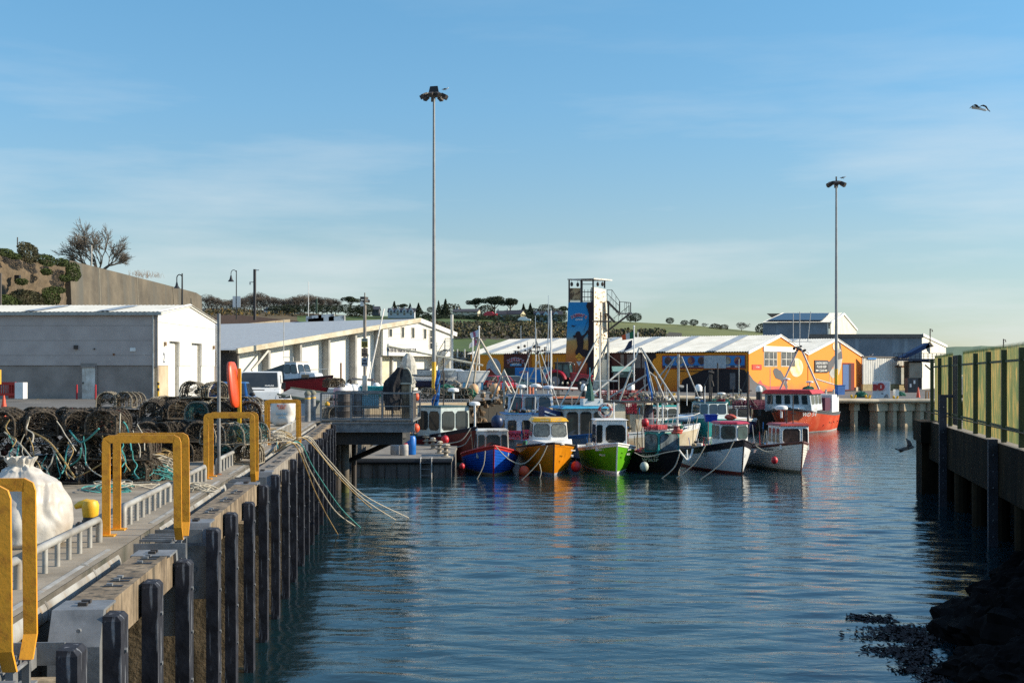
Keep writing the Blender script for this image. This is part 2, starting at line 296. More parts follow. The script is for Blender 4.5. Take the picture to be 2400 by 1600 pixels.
# ================================================================ NEAR QUAY FURNITURE
# rounded steel edging
for a_,b_ in ((-2,13.6),(15.9,21.9),(23.3,32.4),(34.2,47)):
    m = MB(); n_ = 9; pts = []
    for j in range(n_): an = PI * .5 - PI * .62 * j / (n_ - 1); pts.append((-.12 + .15 * math.cos(an),-.15 + .15 * math.sin(an)))
    vs = [Q(s_,-2.86 + u,GZ + .012 + v) for s_ in (a_,b_) for u,v in pts]
    m.add(vs,[(i,i + 1,n_ + i + 1,n_ + i) for i in range(n_ - 1)]); m.add(vs[:n_] + vs[n_:],[list(range(n_)),list(range(n_,2 * n_))[::-1]])
    k = a_ + .9
    while k < b_: m.tube([Q(k,-2.86 - .12 + .155 * math.cos(t),GZ + .012 - .15 + .155 * math.sin(t)) for t in [PI * .5 - PI * .6 * j / 8 for j in range(9)]],.012,5); k += 1.7
    t = thing('edge_pipe','rounded steel edging %s' % {-2: 'beside the nearest yellow hoops',15.9: 'between the second and third yellow hoops',23.3: 'with frayed ropes across it before the white bags',34.2: 'ending at the caged platform'}[a_],'pipe',Q(a_,-2.9,GZ),group='steel edging of the quay')
    m.build('edging',galv_w,t,smooth=True,world=True)
# timber beams with steel ends
segs = [(10.05,13.65,'first'),(15.75,21.8,'second'),(23.7,32.4,'third'),(34.3,46.2,'fourth'),(2.0,8.0,'zero')]
lab = {'first': 'massive weathered timber beam with bright steel ends nearest the camera','second': 'timber capping beam beyond the first ladder gap','third': 'timber capping beam beside the grey signpost','fourth': 'long timber beam running up to the caged platform','zero': 'timber beam cut off at the bottom corner of the picture'}
for s0,s1,nm in segs:
    t = thing('timber_beam',lab[nm],'beam',Q(s0,-2.45,GZ),group='timber fender beams')
    m = MB(); z0,z1 = GZ - .36,GZ; m.hexa([Q(s0 + .12,-2.62,z0),Q(s0 + .12,-2.28,z0),Q(s1 - .12,-2.28,z0),Q(s1 - .12,-2.62,z0)],[Q(s0 + .12,-2.62,z1),Q(s0 + .12,-2.28,z1),Q(s1 - .12,-2.28,z1),Q(s1 - .12,-2.62,z1)])
    m.build('beam',timber_g if nm == 'third' else timber,t,world=True)
    for e,sg in ((s0,1),(s1,-1)):
        c = MB(); zt = GZ + .006
        prof = [(e + sg * .55,zt),(e + sg * .12,zt),(e - sg * .02,zt - .26),(e - sg * .02,zt - .9),(e + sg * .1,zt - .9),(e + sg * .1,zt - .3),(e + sg * .2,zt - .02),(e + sg * .55,zt - .02)]
        for i in range(8):
            p,q = prof[i],prof[(i + 1) % 8]; c.add([Q(p[0],-2.64,p[1]),Q(p[0],-2.25,p[1]),Q(q[0],-2.25,q[1]),Q(q[0],-2.64,q[1])],[(0,1,2,3)])
        for tt in (-2.64,-2.25): c.add([Q(p[0],tt,p[1]) for p in prof],[(0,1,6,7),(1,2,5,6),(2,3,4,5)])
        c.build('steel_cap',galv,t,world=True)
        if sg > 0:
            for bz,bt in ((-.55,-2.42),(-.78,-2.42),(-.13,-2.40)):
                b_ = MB(); ax = e - .02; b_.tube([Q(ax,bt,zt + bz),Q(ax - .035,bt,zt + bz)],.036 if bz < -.2 else .018,6); b_.build('bolt',galv,t,world=True)
        b_ = MB()
        for u in (.3,.42): b_.box(Q(e + sg * u,-2.45,zt + .012),(.07,.05,.03),QA)
        b_.build('bolt_head',dark,t,world=True)
    k = s0 + 1.25; h = MB(); h2 = MB()
    while k < s1 - .8:
        for du in (0,.28,.42):
            h.box(Q(k + du,-2.42,z1 + .002),(.16,.075,.008),QA); h2.box(Q(k + du,-2.45,z1 + .012),(.05,.05,.03),QA)
        k += 1.15 + rnd.random() * .5
    if h.v: h.build('bolt_recess',black,t,world=True); h2.build('bolt_plate',galv,t,world=True)
# fenders: brown pile plus black rubbing board
fd = [8.9,10.26,11.8,13.55,15.7,17.4,19.5,21.6,23.75,25.9,27.9,30.1,31.9,33.7,35.8,38.0,40.2,42.3,44.3,46.0]
ft = thing('timber_fender','tall black-faced timber fender standing in the water along the quay','fender',group='fenders along the quay wall')
m = MB(); m.hexa([(-.35,.3,-3.6),(.03,.3,-3.6),(.03,.68,-3.6),(-.35,.68,-3.6)],[(-.35,.3,-.37),(.03,.3,-.37),(.03,.68,-.37),(-.35,.68,-.37)])
m.build('pile',mat('pile timber',(.46,.35,.22),.9,col2=(.20,.15,.09),ns=3,nd=9,bump=.4,bs=25,streak=((.06,.05,.03),7,.5,.68)),ft)
m = MB(); m.hexa([(.04,-.14,-3.6),(.185,-.14,-3.6),(.185,.14,-3.6),(.04,.14,-3.6)],[(.04,-.14,-.05),(.18,-.14,-.05),(.18,.14,-.05),(.04,.14,-.05)])
m.hexa([(.04,-.138,-.05),(.18,-.138,-.05),(.18,.138,-.05),(.04,.138,-.05)],[(.04,-.13,-.01),(.15,-.13,-.015),(.15,.13,-.015),(.04,.13,-.01)]); m.build('rubbing_board',rubber,ft)
m = MB()
for z in (-.3,-.75,-1.25,-1.75): m.tube([(.18,0,z),(.2,0,z)],.022,6)
m.build('bolt',galv,ft)
fl = ['nearest fender with the sloping black top','second fender in front of the first timber beam']
ftree = [(c,kids(c)) for c in kids(ft)]
for i,s_ in enumerate(fd):
    lb = 'black-faced timber fender at the foot of the second timber beam' if 15 < s_ < 20 else 'black-faced timber fender beside the nearest timber beam' if s_ < 15 else 'black-faced timber fender below the ladder gap near the signpost' if s_ < 27 else 'black-faced timber fender in the dense far row before the caged platform'
    if i == 0: place(ft,Q(s_,-2.29,GZ),QA); ft['label'] = lb; continue
    dup(ft,Q(s_,-2.29,GZ - (.03 if i % 3 else .1)),QA,lb,tree=ftree)
# yellow hoops
def hoop(s_,sgn,label):
    t = thing('ladder_hoop',label,'handrail',Q(s_,-2.85,GZ),group='yellow ladder hoops'); m = MB()
    path = [(-3.23,0,0),(-3.23,1.05,0),(-3.222,1.077,0),(-3.20,1.09,0),(-2.48,1.09,0),(-2.458,1.077,0),(-2.45,1.05,0),(-2.44,.09,0),(-2.44,-.06,sgn * .1)]
    w_,th = .088,.03; rings = []
    for i,(tt,z,ds) in enumerate(path):
        a_ = path[max(i - 1,0)]; b_ = path[min(i + 1,len(path) - 1)]; dx,dz = b_[0] - a_[0],b_[1] - a_[1]; l_ = math.hypot(dx,dz) or 1; nx,nz_ = -dz / l_,dx / l_
        for u,v in ((-w_ / 2,-th / 2),(w_ / 2,-th / 2),(w_ / 2,th / 2),(-w_ / 2,th / 2)): rings.append(Q(s_ + ds + v,tt + nx * u ,GZ + z + nz_ * u))
    n_ = len(path); m.add(rings,[(i * 4 + j,i * 4 + (j + 1) % 4,i * 4 + 4 + (j + 1) % 4,i * 4 + 4 + j) for i in range(n_ - 1) for j in range(4)] + [(3,2,1,0),tuple(range(n_ * 4 - 4,n_ * 4))])
    m.build('hoop',yel,t,world=True)
    m = MB(); m.box(Q(s_,-3.23,GZ + .012),(.2,.16,.018),QA); m.build('foot_plate',yel,t,world=True)
    return t
for s_,nm in ((8.3,'ladder cut by the picture edge'),(14.72,'ladder before the rope coils'),(22.35,'ladder beside the thin post'),(32.6,'ladder before the white bulk bags')):
    hoop(s_,1,'yellow steel hoop, near one of the pair at the ' + nm); hoop(s_ + .56,-1,'yellow steel hoop, far one of the pair at the ' + nm)
    t = thing('quay_ladder','galvanised rungs between yellow hoops, the ' + nm,'ladder',Q(s_ + .28,-2.45,GZ),group='quay ladders')
    m = MB()
    for ds in (.1,.46): m.bar(Q(s_ + ds,-2.44,GZ - .06),Q(s_ + ds,-2.44,-.8),.05,.03)
    m.build('rail',galv,t,world=True); 
    for k in range(11): m = MB(); m.tube([Q(s_ + .1,-2.44,GZ - .08 - k * .3),Q(s_ + .46,-2.44,GZ - .08 - k * .3)],.016,6); m.build('rung',galv,t,world=True)
    m = MB()
    for ds in (-.35,.9): m.bar(Q(s_ + ds,-2.86,GZ - .12),Q(s_ + ds,-2.3,GZ - .12),.02,.16)
    for ds in (-.02,.14,.3,.46): m.bar(Q(s_ + ds,-2.86,GZ - .05),Q(s_ + ds,-2.5,GZ - .05),.03,.03)
    m.bar(Q(s_ - .35,-2.5,GZ - .14),Q(s_ + .9,-2.5,GZ - .14),.02,.14)
    m.bar(Q(s_ - .6,-2.6,GZ - .5),Q(s_ + 1.1,-2.6,GZ - .5),.12,.3); m.build('bracket',galv,t,world=True)
# bull rails
def rail(s0,s1,label,n):
    t = thing('bull_rail',label,'rail',Q(s0,-3.19,GZ),group='low galvanised rails along the quay edge'); m = MB(); tt = -3.19; h = .255; r = .036
    m.tube([Q(s0,tt,GZ),Q(s0,tt,GZ + h - .06),Q(s0 + .02,tt,GZ + h - .02),Q(s0 + .07,tt,GZ + h),Q(s1 - .07,tt,GZ + h),Q(s1 - .02,tt,GZ + h - .02),Q(s1,tt,GZ + h - .06),Q(s1,tt,GZ)],r,12); m.build('top_rail',galv_w,t,smooth=True,world=True)
    for k in range(1,n):
        m = MB(); s_ = s0 + (s1 - s0) * k / n; m.tube([Q(s_,tt,GZ),Q(s_,tt,GZ + h - .02)],.026,10); m.build('leg',galv_w,t,smooth=True,world=True)
rail(5.4,8.1,'low galvanised rail cut by the bottom left edge of the picture',6); rail(9.3,11.2,'short galvanised rail piece in front of the crumpled white sack',4); rail(11.62,14.2,'low galvanised rail before the yellow bollard',6)
rail(15.45,18.5,'low galvanised rail seen through the second pair of hoops',8); rail(19.0,21.9,'low galvanised rail crossed by tangled rope ends',7)
rail(23.4,28.4,'low galvanised rail seen through the third pair of hoops',12); rail(28.9,32.2,'low galvanised rail half buried in rope before the farthest hoops',9); rail(33.8,39.5,'low galvanised rail beside the printed bulk bag',14); rail(39.9,43.2,'low galvanised rail ending at the two grey posts',9)
# mooring bollard
bp = G(212,1232,GZ); t = thing('mooring_bollard','black and yellow cast mooring bollard with a horn on the quay','bollard',bp)
m = MB(); m.lathe([(.17,0),(.17,.035),(.09,.05),(.085,.11)],n=18); m.build('base',black,t,smooth=True)
m = MB(); m.lathe([(.085,.11),(.09,.12),(.098,.2),(.1,.25),(.08,.3),(.04,.315)],n=18)
pts = [(.03,.02,.235),(-.06,.02,.27),(-.14,.02,.25),(-.19,.02,.225)]; m.tube(pts,.07,12,.03); m.build('horn',yel2,t,smooth=True)
m = MB(); 
for a_ in range(5): m.cyl((.14 * math.cos(a_ * 1.26),.14 * math.sin(a_ * 1.26),.03),.018,.03,6)
m.build('bolt',black,t)
from mathutils import noise
# ================================================================ LOBSTER POTS
def arch(w,h,n=12):   # D-shaped section
    pts = [(-w / 2,0),(-w / 2,h * .45)]
    for i in range(1,n): a = PI - PI * i / n; pts.append((w / 2 * math.cos(a),h * .45 + h * .55 * math.sin(a)))
    return pts + [(w / 2,h * .45),(w / 2,0)]
def strand(mb,pts,r): mb.tube(pts,r,3,cap=False)
def pot(name,frame_m,net_m,inner_m,dense,seed,label,floor_m=None):
    rr = random.Random(seed); w_,h_,l_ = .50,.40,.68
    t = thing(name,label,'lobster pot',group='lobster pots heaped on the quay'); ar = arch(w_,h_); m = MB()
    for y in (-l_ / 2,-l_ / 6,l_ / 6,l_ / 2):
        pts = []
        for k in range(len(ar) - 1):
            for q in range(3): f = q / 3; pts.append(V((ar[k][0] + (ar[k + 1][0] - ar[k][0]) * f + rr.uniform(-.006,.006),y + rr.uniform(-.006,.006),ar[k][1] + (ar[k + 1][1] - ar[k][1]) * f + .02 + rr.uniform(-.006,.006))))
        pts.append(V((ar[-1][0],y,.02))); m.tube(pts,.019 if dense else .017,5)
        m.tube([(-w_ / 2,y,.02),(w_ / 2,y,.02)],.015,5)
    for x in (-w_ / 2,w_ / 2): m.tube([(x,-l_ / 2,.02),(x,l_ / 2,.02)],.015,5)
    m.tube([(0,-l_ / 2,h_ + .01),(0,l_ / 2,h_ + .01)],.012,5); m.build('frame',frame_m,t)
    m = MB(); nu,nv = 11,18; pe = []
    tot = [0]
    for k in range(len(ar) - 1): tot.append(tot[-1] + math.dist(ar[k],ar[k + 1]))
    def on(s):
        s = max(0,min(.9999,s)) * tot[-1]
        k = max(i for i in range(len(ar) - 1) if tot[i] <= s); f = (s - tot[k]) / (tot[k + 1] - tot[k]); return (ar[k][0] + (ar[k + 1][0] - ar[k][0]) * f,ar[k][1] + (ar[k + 1][1] - ar[k][1]) * f + .02)
    gr = [[V((on(j / nv)[0] * (1 - .07 * rr.random()),-l_ / 2 + l_ * i / nu + rr.uniform(-.014,.014),on(j / nv)[1] - .03 * rr.random())) for j in range(nv + 1)] for i in range(nu + 1)]
    r_ = .0062 if dense else .0042
    for i in range(nu):
        for j in range(nv):
            if rr.random() < .9: strand(m,[gr[i][j],gr[i + 1][j + 1]],r_ * rr.uniform(.6,1.6))
            if rr.random() < .9: strand(m,[gr[i + 1][j],gr[i][j + 1]],r_ * rr.uniform(.6,1.6))
    for y in (-l_ / 2,l_ / 2):
        for k in range(16): a,b = on(rr.random()),on(rr.random()); strand(m,[(a[0],y,a[1]),((a[0] + b[0]) / 2 + rr.uniform(-.05,.05),y * .9,(a[1] + b[1]) / 2 + rr.uniform(-.05,.05)),(b[0],y,b[1])],r_)
        for k in range(12): a = on(k / 11); strand(m,[(a[0],y,a[1]),(rr.uniform(-.03,.03),y * .55,.2)],r_)
    m.build('netting',net_m,t)
    m = MB()                       # ragged growth, bait bags and twine ends caught in the mesh
    for k in range(230 if dense else 110):
        y = rr.uniform(-l_ / 2,l_ / 2); a = on(rr.random()); c = V((a[0],y,a[1])); s = rr.uniform(.012,.038)
        p = [c + V((rr.uniform(-s,s),rr.uniform(-s,s),rr.uniform(-s,s) - .01)) for _ in range(4)]; m.add(p,[(0,1,2),(0,2,3)])
    m.bx(-w_ / 2 + .02,w_ / 2 - .02,-l_ / 2 + .02,l_ / 2 - .02,.015,.035)
    for k in range(3): m.ball((rr.uniform(-.12,.12),rr.uniform(-.2,.2),rr.uniform(.1,.25)),rr.uniform(.04,.07),6,jit=.5)
    m.build('tangle',inner_m,t); return t
netk = mat('black net',(.060,.045,.030),.95,col2=(.018,.015,.012),ns=14); frk = mat('black bound frame',(.11,.085,.06),.95,col2=(.025,.02,.016),ns=30)
tnk = mat('growth',(.10,.075,.045),.95,col2=(.015,.012,.01),ns=20,lo=.45,hi=.6,streak=((.38,.32,.22),30,.56,.66))
pb = mat('brown net',(.10,.075,.045),.95,col2=(.03,.02,.014),ns=20); pt = mat('teal net',(.03,.17,.16),.9,col2=(.02,.05,.045),ns=10)
pw = mat('buff bound frame',(.36,.32,.24),.95,col2=(.16,.12,.08),ns=25); tr_ = mat('red growth',(.14,.03,.025),.95,col2=(.03,.015,.012),ns=18)
protos = [pot('lobster_pot',frk,netk,tnk,1,1,'x'),pot('lobster_pot',frk,netk,tnk,1,2,'x'),pot('lobster_pot',frk,pb,tnk,1,3,'x'),pot('lobster_pot',pw,pb,tnk,0,4,'x'),pot('lobster_pot',pw,pt,netk,0,5,'x'),pot('lobster_pot',frk,netk,tr_,1,6,'x')]
ptree = [[(c,[]) for c in kids(p)] for p in protos]; used = [False] * 6
def put(v,loc,rz,label,group):
    rz = (rnd.uniform(-.06,.06),rnd.uniform(-.06,.06),rz)
    if not used[v]: used[v] = True; o = place(protos[v],loc,rz); o['label'] = label; o['group'] = group; return o
    return dup(protos[v],loc,rz,label,group,tree=ptree[v])
desc = ['black netted lobster pot','ragged black lobster pot','brown weed-grown lobster pot','buff roped lobster pot','teal netted lobster pot with pale hoops','reddish lobster pot']
nb = 0
lv = ['at the bottom of','in the middle of','on top of','crowning']
for rank,D in enumerate((21.3,22.1,22.9)):
    for k,px in enumerate((-60,20,98,176,252,322)):
        for z in range(3):
            if rank and z < 2 and k < 5: continue
            if k == 5 and z == 2: continue
            v = (0,1,2,5,1,2)[(k + z * 2 + rank) % 6]
            d_ = D + rnd.uniform(-.08,.08)
            put(v,V((X(px + rnd.uniform(-7,7),d_),d_,GZ + z * .385 + rnd.uniform(0,.015))),rnd.uniform(-.3,.3) if z < 2 else rnd.uniform(-.5,.5),'%s %s the near heap, %s' % (desc[v],lv[z],('cut by picture edge','next the edge','behind white sack','by the blue knot','under white cord','beside rope coils')[k]),'lobster pots in the nearest heap')
for px,z in ((254,2),(305,2),(254,1),(305,1),(254,0),(305,0)):
    put(3 if z == 2 else 0,V((X(px,33),33,GZ + z * .44 if z < 2 else GZ + .9)),.15 if px < 300 else -.25,'%s %s' % (desc[3 if z == 2 else 0],('hidden low in the twin stack','under the pair of round-topped pots','of the pair standing above the near heap, %s' % ('with teal twine' if px < 300 else 'with a white tag'))[z]),'lobster pots behind the near heap')
for D,a,b,st,n_,vs in ((26.6,345,470,60,2,(0,1,0)),(28.5,360,440,52,3,(1,2)),(25.6,520,600,62,2,(4,3)),(27.4,470,610,56,3,(2,0,4)),(33.0,378,430,47,3,(3,2)),(31.5,455,545,48,4,(3,3,2)),(32.4,440,600,48,3,(2,0,3)),(30,560,600,48,2,(3,4))):
    k = 0; px = a
    while px <= b:
        for z in range(n_):
            v = vs[(k + z) % len(vs)]; put(v,V((X(px,D),D,GZ + z * .39)),rnd.uniform(-.7,.7),'%s %s the far heap, %s' % (desc[v],lv[z] if n_ - 1 != z else 'topping','before the grey post' if px < 505 else 'by the lifebuoy'),'lobster pots in the heap by the lifebuoy')
        px += st; k += 1

# ropes
def rope(pts,r,m,name,label,grp=None,sub=6,sag=0):
    p = [V(q) for q in pts]; out = []
    for i in range(len(p) - 1):
        p0,p1,p2,p3 = p[max(i - 1,0)],p[i],p[i + 1],p[min(i + 2,len(p) - 1)]
        for k in range(sub):
            t = k / sub; out.append(.5 * ((2 * p1) + (p2 - p0) * t + (2 * p0 - 5 * p1 + 4 * p2 - p3) * t * t + (3 * p1 - p0 - 3 * p2 + p3) * t ** 3))
    out.append(p[-1]); mb = MB(); mb.tube(out,r,5); return tag(mb.build(name,m,smooth=True),label,'rope',grp)
def coil(c,rx,ry,hh,k,r,m,label,seed,grp='rope tangles on the quay'):
    rr = random.Random(seed); mb = MB(); pts = []; cx = cy = 0; R0 = .2; ph = 0
    for i in range(k):
        tx,ty,tr = rr.uniform(-rx,rx) * .6,rr.uniform(-ry,ry) * .6,rr.uniform(.35,1) * min(rx,ry) * .62; tl = rr.uniform(-.5,.5); t2 = rr.uniform(-.5,.5)
        for q in range(16):
            f = q / 16; x_,y_,q_ = cx + (tx - cx) * f,cy + (ty - cy) * f,R0 + (tr - R0) * f; a = ph + 2 * PI * f
            px_,py_ = x_ + q_ * math.cos(a) * 1.15,y_ + q_ * math.sin(a); d = math.hypot(px_ / rx,py_ / ry)
            z = hh * max(0,1 - d * d) * (.25 + .75 * i / k) + .5 * (math.cos(a) * tl * q_ + math.sin(a) * t2 * q_) + .012
            pts.append(V(c) + V((px_,py_,max(.01,z))))
        cx,cy,R0 = tx,ty,tr
    mb.tube(pts,r,5); return tag(mb.build('rope_coil',m,smooth=True),label,'rope',grp)
coil(G(362,1118,GZ),.62,.75,.38,46,.0085,rope_w,'large pale rope tangle framed by the second pair of yellow hoops',1)
coil(G(350,1128,GZ),.5,.6,.32,16,.0085,rope_t,'teal rope looped through the large pale tangle',2); coil(G(375,1105,GZ),.5,.6,.42,14,.0085,rope_y,'tan rope looped through the large pale tangle',3)
coil(G(272,1146,GZ),.62,.5,.12,20,.009,rope_w,'flat spread of pale rope in front of the near pot heap',4); coil(G(250,1150,GZ),.5,.4,.1,7,.009,rope_t,'green rope loops lying in front of the near pot heap',5)
coil(G(465,1062,GZ) + V((0,0,.12)),.55,.5,.42,40,.010,rope_w,'coiled pale rope heap left of the third pair of hoops',6); coil(G(552,1052,GZ),.42,.6,.35,32,.010,rope_w,'coiled pale rope heap seen through the third pair of hoops',7)
coil(G(462,1150,GZ),.3,.5,.12,16,.008,rope_w,'loose rope ends beside the rail right of the second pair of hoops',8); coil(G(640,1036,GZ),.7,1.3,.22,30,.012,rope_w,'frayed rope strewn over the quay edge at the farthest hoops',9)
coil(G(640,1030,GZ),.6,1.1,.26,12,.012,rope_y,'tan rope strewn over the quay edge at the farthest hoops',10)
for i,(a,b,c,m_,lb) in enumerate((((10,1012),(48,1042),(80,1082),rope_w,'pale tether hanging at the left edge of the pot heap'),((45,1042),(40,1065),(45,1085),rope_t,'short teal tether on the lower left pots'),((75,1012),(120,1040),(175,1118),rope_y,'tan tether slanting down across the pot heap'),((163,1008),(191,1036),(232,1004),rope_t,'bright teal tether knotted in a V on the pot heap'),((190,1036),(208,1095),(262,1128),rope_w,'pale cord hanging from the teal V knot'),((282,968),(280,1040),(285,1075),rope_w,'pale cord running straight down the pots'),((175,1120),(215,1100),(262,1072),rope_y,'tan rope crossing the foot of the pots'),((165,1090),(185,1075),(190,1050),rope_t,'teal tether low on the pot heap'),((122,1048),(150,1100),(173,1122),rope_w,'grey-white rope slanting to the ground beside the sack'))):
    rope([P(a[0],a[1],20.9),P(b[0],b[1],20.75),P(c[0],c[1],20.5)],.015 if i < 4 or i == 7 else .010,m_,'tether_rope',lb,'tethers hanging over the near pot heap')
# crumpled sack and bulk bags
def crumple(mb,c,rad,sc,n=56,amp=.2,seed=0,flat=.0,sq=1,vor=0):
    c = V(c); k = n // 2; vs = []
    for i in range(k + 1):
        a = PI * i / k
        for j in range(n):
            b = 2 * PI * j / n; d = V((math.sin(a) * math.cos(b),math.sin(a) * math.sin(b),math.cos(a)))
            q = 1 / max(1e-3,(abs(d.x) ** sq + abs(d.y) ** sq + abs(d.z) ** sq) ** (1 / sq)) if sq > 2 else 1
            r0 = 1 - abs(noise.noise(d * 2.1 + V((seed,0,0)))) * amp * 2 - abs(noise.noise(d * 5 + V((0,seed,0)))) * amp - abs(noise.noise(d * 11 + V((0,seed,3)))) * amp * .45
            if vor: f1 = noise.voronoi(d * 2.3 + V((seed,1,2)))[0]; f2 = noise.voronoi(d * 4.6 + V((seed,5,2)))[0]; r0 = 1 - .10 * abs(noise.noise(d * 1.4 + V((seed,0,0)))) - vor * (f1[0] * .5 - (f1[1] - f1[0])) * .5 + vor * .35 * (f2[1] - f2[0]) - .25 * max(0,d.x) * max(0,d.z)
            v = V((d.x * sc[0],d.y * sc[1],d.z * sc[2])) * rad * q * r0; vs.append(c + v)
    mb.add(vs,[(i * n + j,(i + 1) * n + j,(i + 1) * n + (j + 1) % n,i * n + (j + 1) % n) for i in range(k) for j in range(n)])
sackm = mat('white woven sack',(.72,.69,.64),.55,col2=(.55,.5,.45),ns=3,nd=8,streak=((.4,.32,.26),2.5,.6,.8))
t = thing('bulk_bag','crumpled white bulk bag slumped behind the nearest hoops','bag',V((X(60,13.6),13.6,GZ)))
def sack(m,c,prof,folds,sd,lean=(0,0),n=150,rows=70,dep=.12):
    """gathered sack: profile (radius, height) with folds that deepen towards the neck"""
    vs = []; H = prof[-1][1]
    for i in range(rows + 1):
        z = H * i / rows; k = max(j for j in range(len(prof) - 1) if prof[j][1] <= z + 1e-9); f = (z - prof[k][1]) / (prof[k + 1][1] - prof[k][1]); f = f * f * (3 - 2 * f); r = prof[k][0] + (prof[k + 1][0] - prof[k][0]) * f; w_ = (.25 + .75 * (z / H) ** 1.5)
        for j in range(n):
            a = 2 * PI * j / n; p = V((math.cos(a) * 1.6,math.sin(a) * 1.6,z * 2.2)); wob = noise.noise(p + V((sd,0,0))) * 2.6
            fo = abs(math.sin(a * folds / 2 + wob)) * .6 + abs(math.sin(a * folds * .9 + wob * 2 + z * 3)) * .25 + abs(noise.noise(p * 3.1)) * .35
            q = r * (1 - dep * w_ * (1.2 - fo) * 1.6) * (1 + .13 * noise.noise(p * .9 + V((0,sd,0)))); vs.append((c[0] + q * math.cos(a) + lean[0] * z * z,c[1] + q * math.sin(a) * .9 + lean[1] * z * z,c[2] + z + .03 * noise.noise(p * 2)))
    m.add(vs,[(i * n + j,i * n + (j + 1) % n,(i + 1) * n + (j + 1) % n,(i + 1) * n + j) for i in range(rows) for j in range(n)])
plm = mat('woven white plastic',(.56,.53,.48),.45,col2=(.40,.36,.31),ns=2.5,nd=8,lo=.35,hi=.6,bump=.25,bs=30,streak=((.36,.29,.22),3,.58,.8))
m = MB(); sack(m,(0,0,.0),[(.36,0),(.44,.05),(.49,.26),(.48,.46),(.40,.66),(.22,.80),(.13,.85),(.19,.94)],9,3,(-.06,0)); m.build('bag_body',plm,t,smooth=True)
m = MB(); sack(m,(-.42,-.25,.0),[(.2,0),(.27,.1),(.28,.35),(.2,.6),(.1,.72),(.15,.84)],7,8,(0,0),90,40,.14); m.build('bag_neck',mat('grey sacking',(.36,.33,.29),.9,col2=(.2,.18,.15),ns=5),t,smooth=True)
m = MB(); m.tube([(-.28,-.46,.1),(-.27,-.5,.4),(-.2,-.47,.7)],.012,5); m.tube([(-.48,-.4,.05),(-.47,-.47,.35),(-.45,-.42,.7)],.01,5); m.build('seam',mat('blue seam',(.08,.16,.4),.8),t)
m = MB(); crumple(m,(-.22,-.42,.5),.17,(1,.8,1.6),40,.2,5); m.build('bag_neck',mat('grey sacking',(.3,.27,.23),.9,col2=(.16,.14,.11),ns=9),t)
for px,py,wd,ht,lb,sd_ in ((604,985,.62,.62,'white and blue-lettered bulk bag half hidden by lobster pots',2),(664,998,.8,.95,'white printed bulk bag standing behind the farthest hoops',4),(640,992,.72,.5,'blue-shaded slack bulk bag between two fuller bags',7)):
    p = G(px,py,GZ); t = thing('bulk_bag',lb,'bag',p,group='bulk bags by the farthest hoops'); m = MB()
    crumple(m,(0,0,ht * .5),.5,(wd,wd,ht),40,.07,sd_,sq=5); m.build('bag_body',sackm,t,smooth=True)
    if sd_ == 4:
        for k,(zz,ww,mm) in enumerate(((.7,.32,orange),(.62,.22,orange),(.42,.38,lblue),(.3,.25,lblue))): text('BUILD' if k == 0 else 'SAND' if k == 1 else 'BULK BAG' if k == 2 else 'GRAVEL',t,(.02,-.415 + .0 * k,zz),(1,0,0),(0,0,1),ww,.07,mm)
    for sx in (-1,1):
        m = MB(); m.tube([(sx * wd * .35,0,ht - .1),(sx * wd * .3,0,ht + .1),(sx * wd * .1,0,ht + .05)],.02,5); m.build('handle',sackm,t)
# thin grey post, lifebuoy case
p = Q(22.9,-3.42,GZ); t = thing('signpost','thin galvanised post standing bare beside the third pair of hoops','post',V((X(513,22.9),22.9,GZ)))
m = MB(); m.tube([(0,0,0),(0,0,2.88)],.031,12); m.build('pole',galv,t,smooth=True); m = MB(); m.lathe([(.06,0),(.055,.01),(.031,.03)]); m.build('base',mat('rust',(.25,.1,.04),.9),t)
t = thing('lifebuoy_case','upright orange lifebuoy case tilted on a yellow post among the pots','lifebuoy case',V((X(561,27),27,GZ)))
m = MB(); m.bx(-.035,.035,-.03,.03,0,Z(863,27) - GZ); m.build('post',yel2,t)
m = MB(); vs = []
zc = (Z(847,27) + Z(955,27)) / 2 - GZ; hh = (Z(847,27) - Z(955,27)) / 2
for i in range(15):
    a = PI * i / 14; rr_ = abs(math.sin(a)) ** .38; z = math.cos(a) * hh
    vs.append([V((-.125 + .10 * rr_ * math.cos(b) - .05 * math.cos(a) + .0,.34 * rr_ * math.sin(b) * (1),zc + z)) for b in [2 * PI * j / 20 for j in range(20)]])
m.add([v for r_ in vs for v in r_],[(i * 20 + j,(i + 1) * 20 + j,(i + 1) * 20 + (j + 1) % 20,i * 20 + (j + 1) % 20) for i in range(14) for j in range(20)])
m.build('case',mat('orange red shell',(.8,.085,.02),.4,col2=(.65,.06,.02),ns=3),t,smooth=True)
# two grey posts with caps
for px,D,lb in ((721,47.2,'grey steel bollard with domed cap and yellow band in front of its twin'),(733.5,48.6,'grey steel bollard with domed cap half hidden behind its twin')):
    t = thing('steel_bollard',lb,'bollard',V((X(px,D),D,GZ)),group='grey bollards with yellow bands'); m = MB(); m.cyl((0,0,0),.108,1.0,20); m.build('post',galv,t,smooth=True)
    m = MB(); m.cyl((0,0,.83),.112,.045,20); m.build('band',yel2,t); m = MB(); m.lathe([(.13,.98),(.13,1.01),(.12,1.06),(.07,1.12),(.01,1.14)]); m.build('cap',mat('olive grey cap',(.2,.19,.14),.8),t,smooth=True)

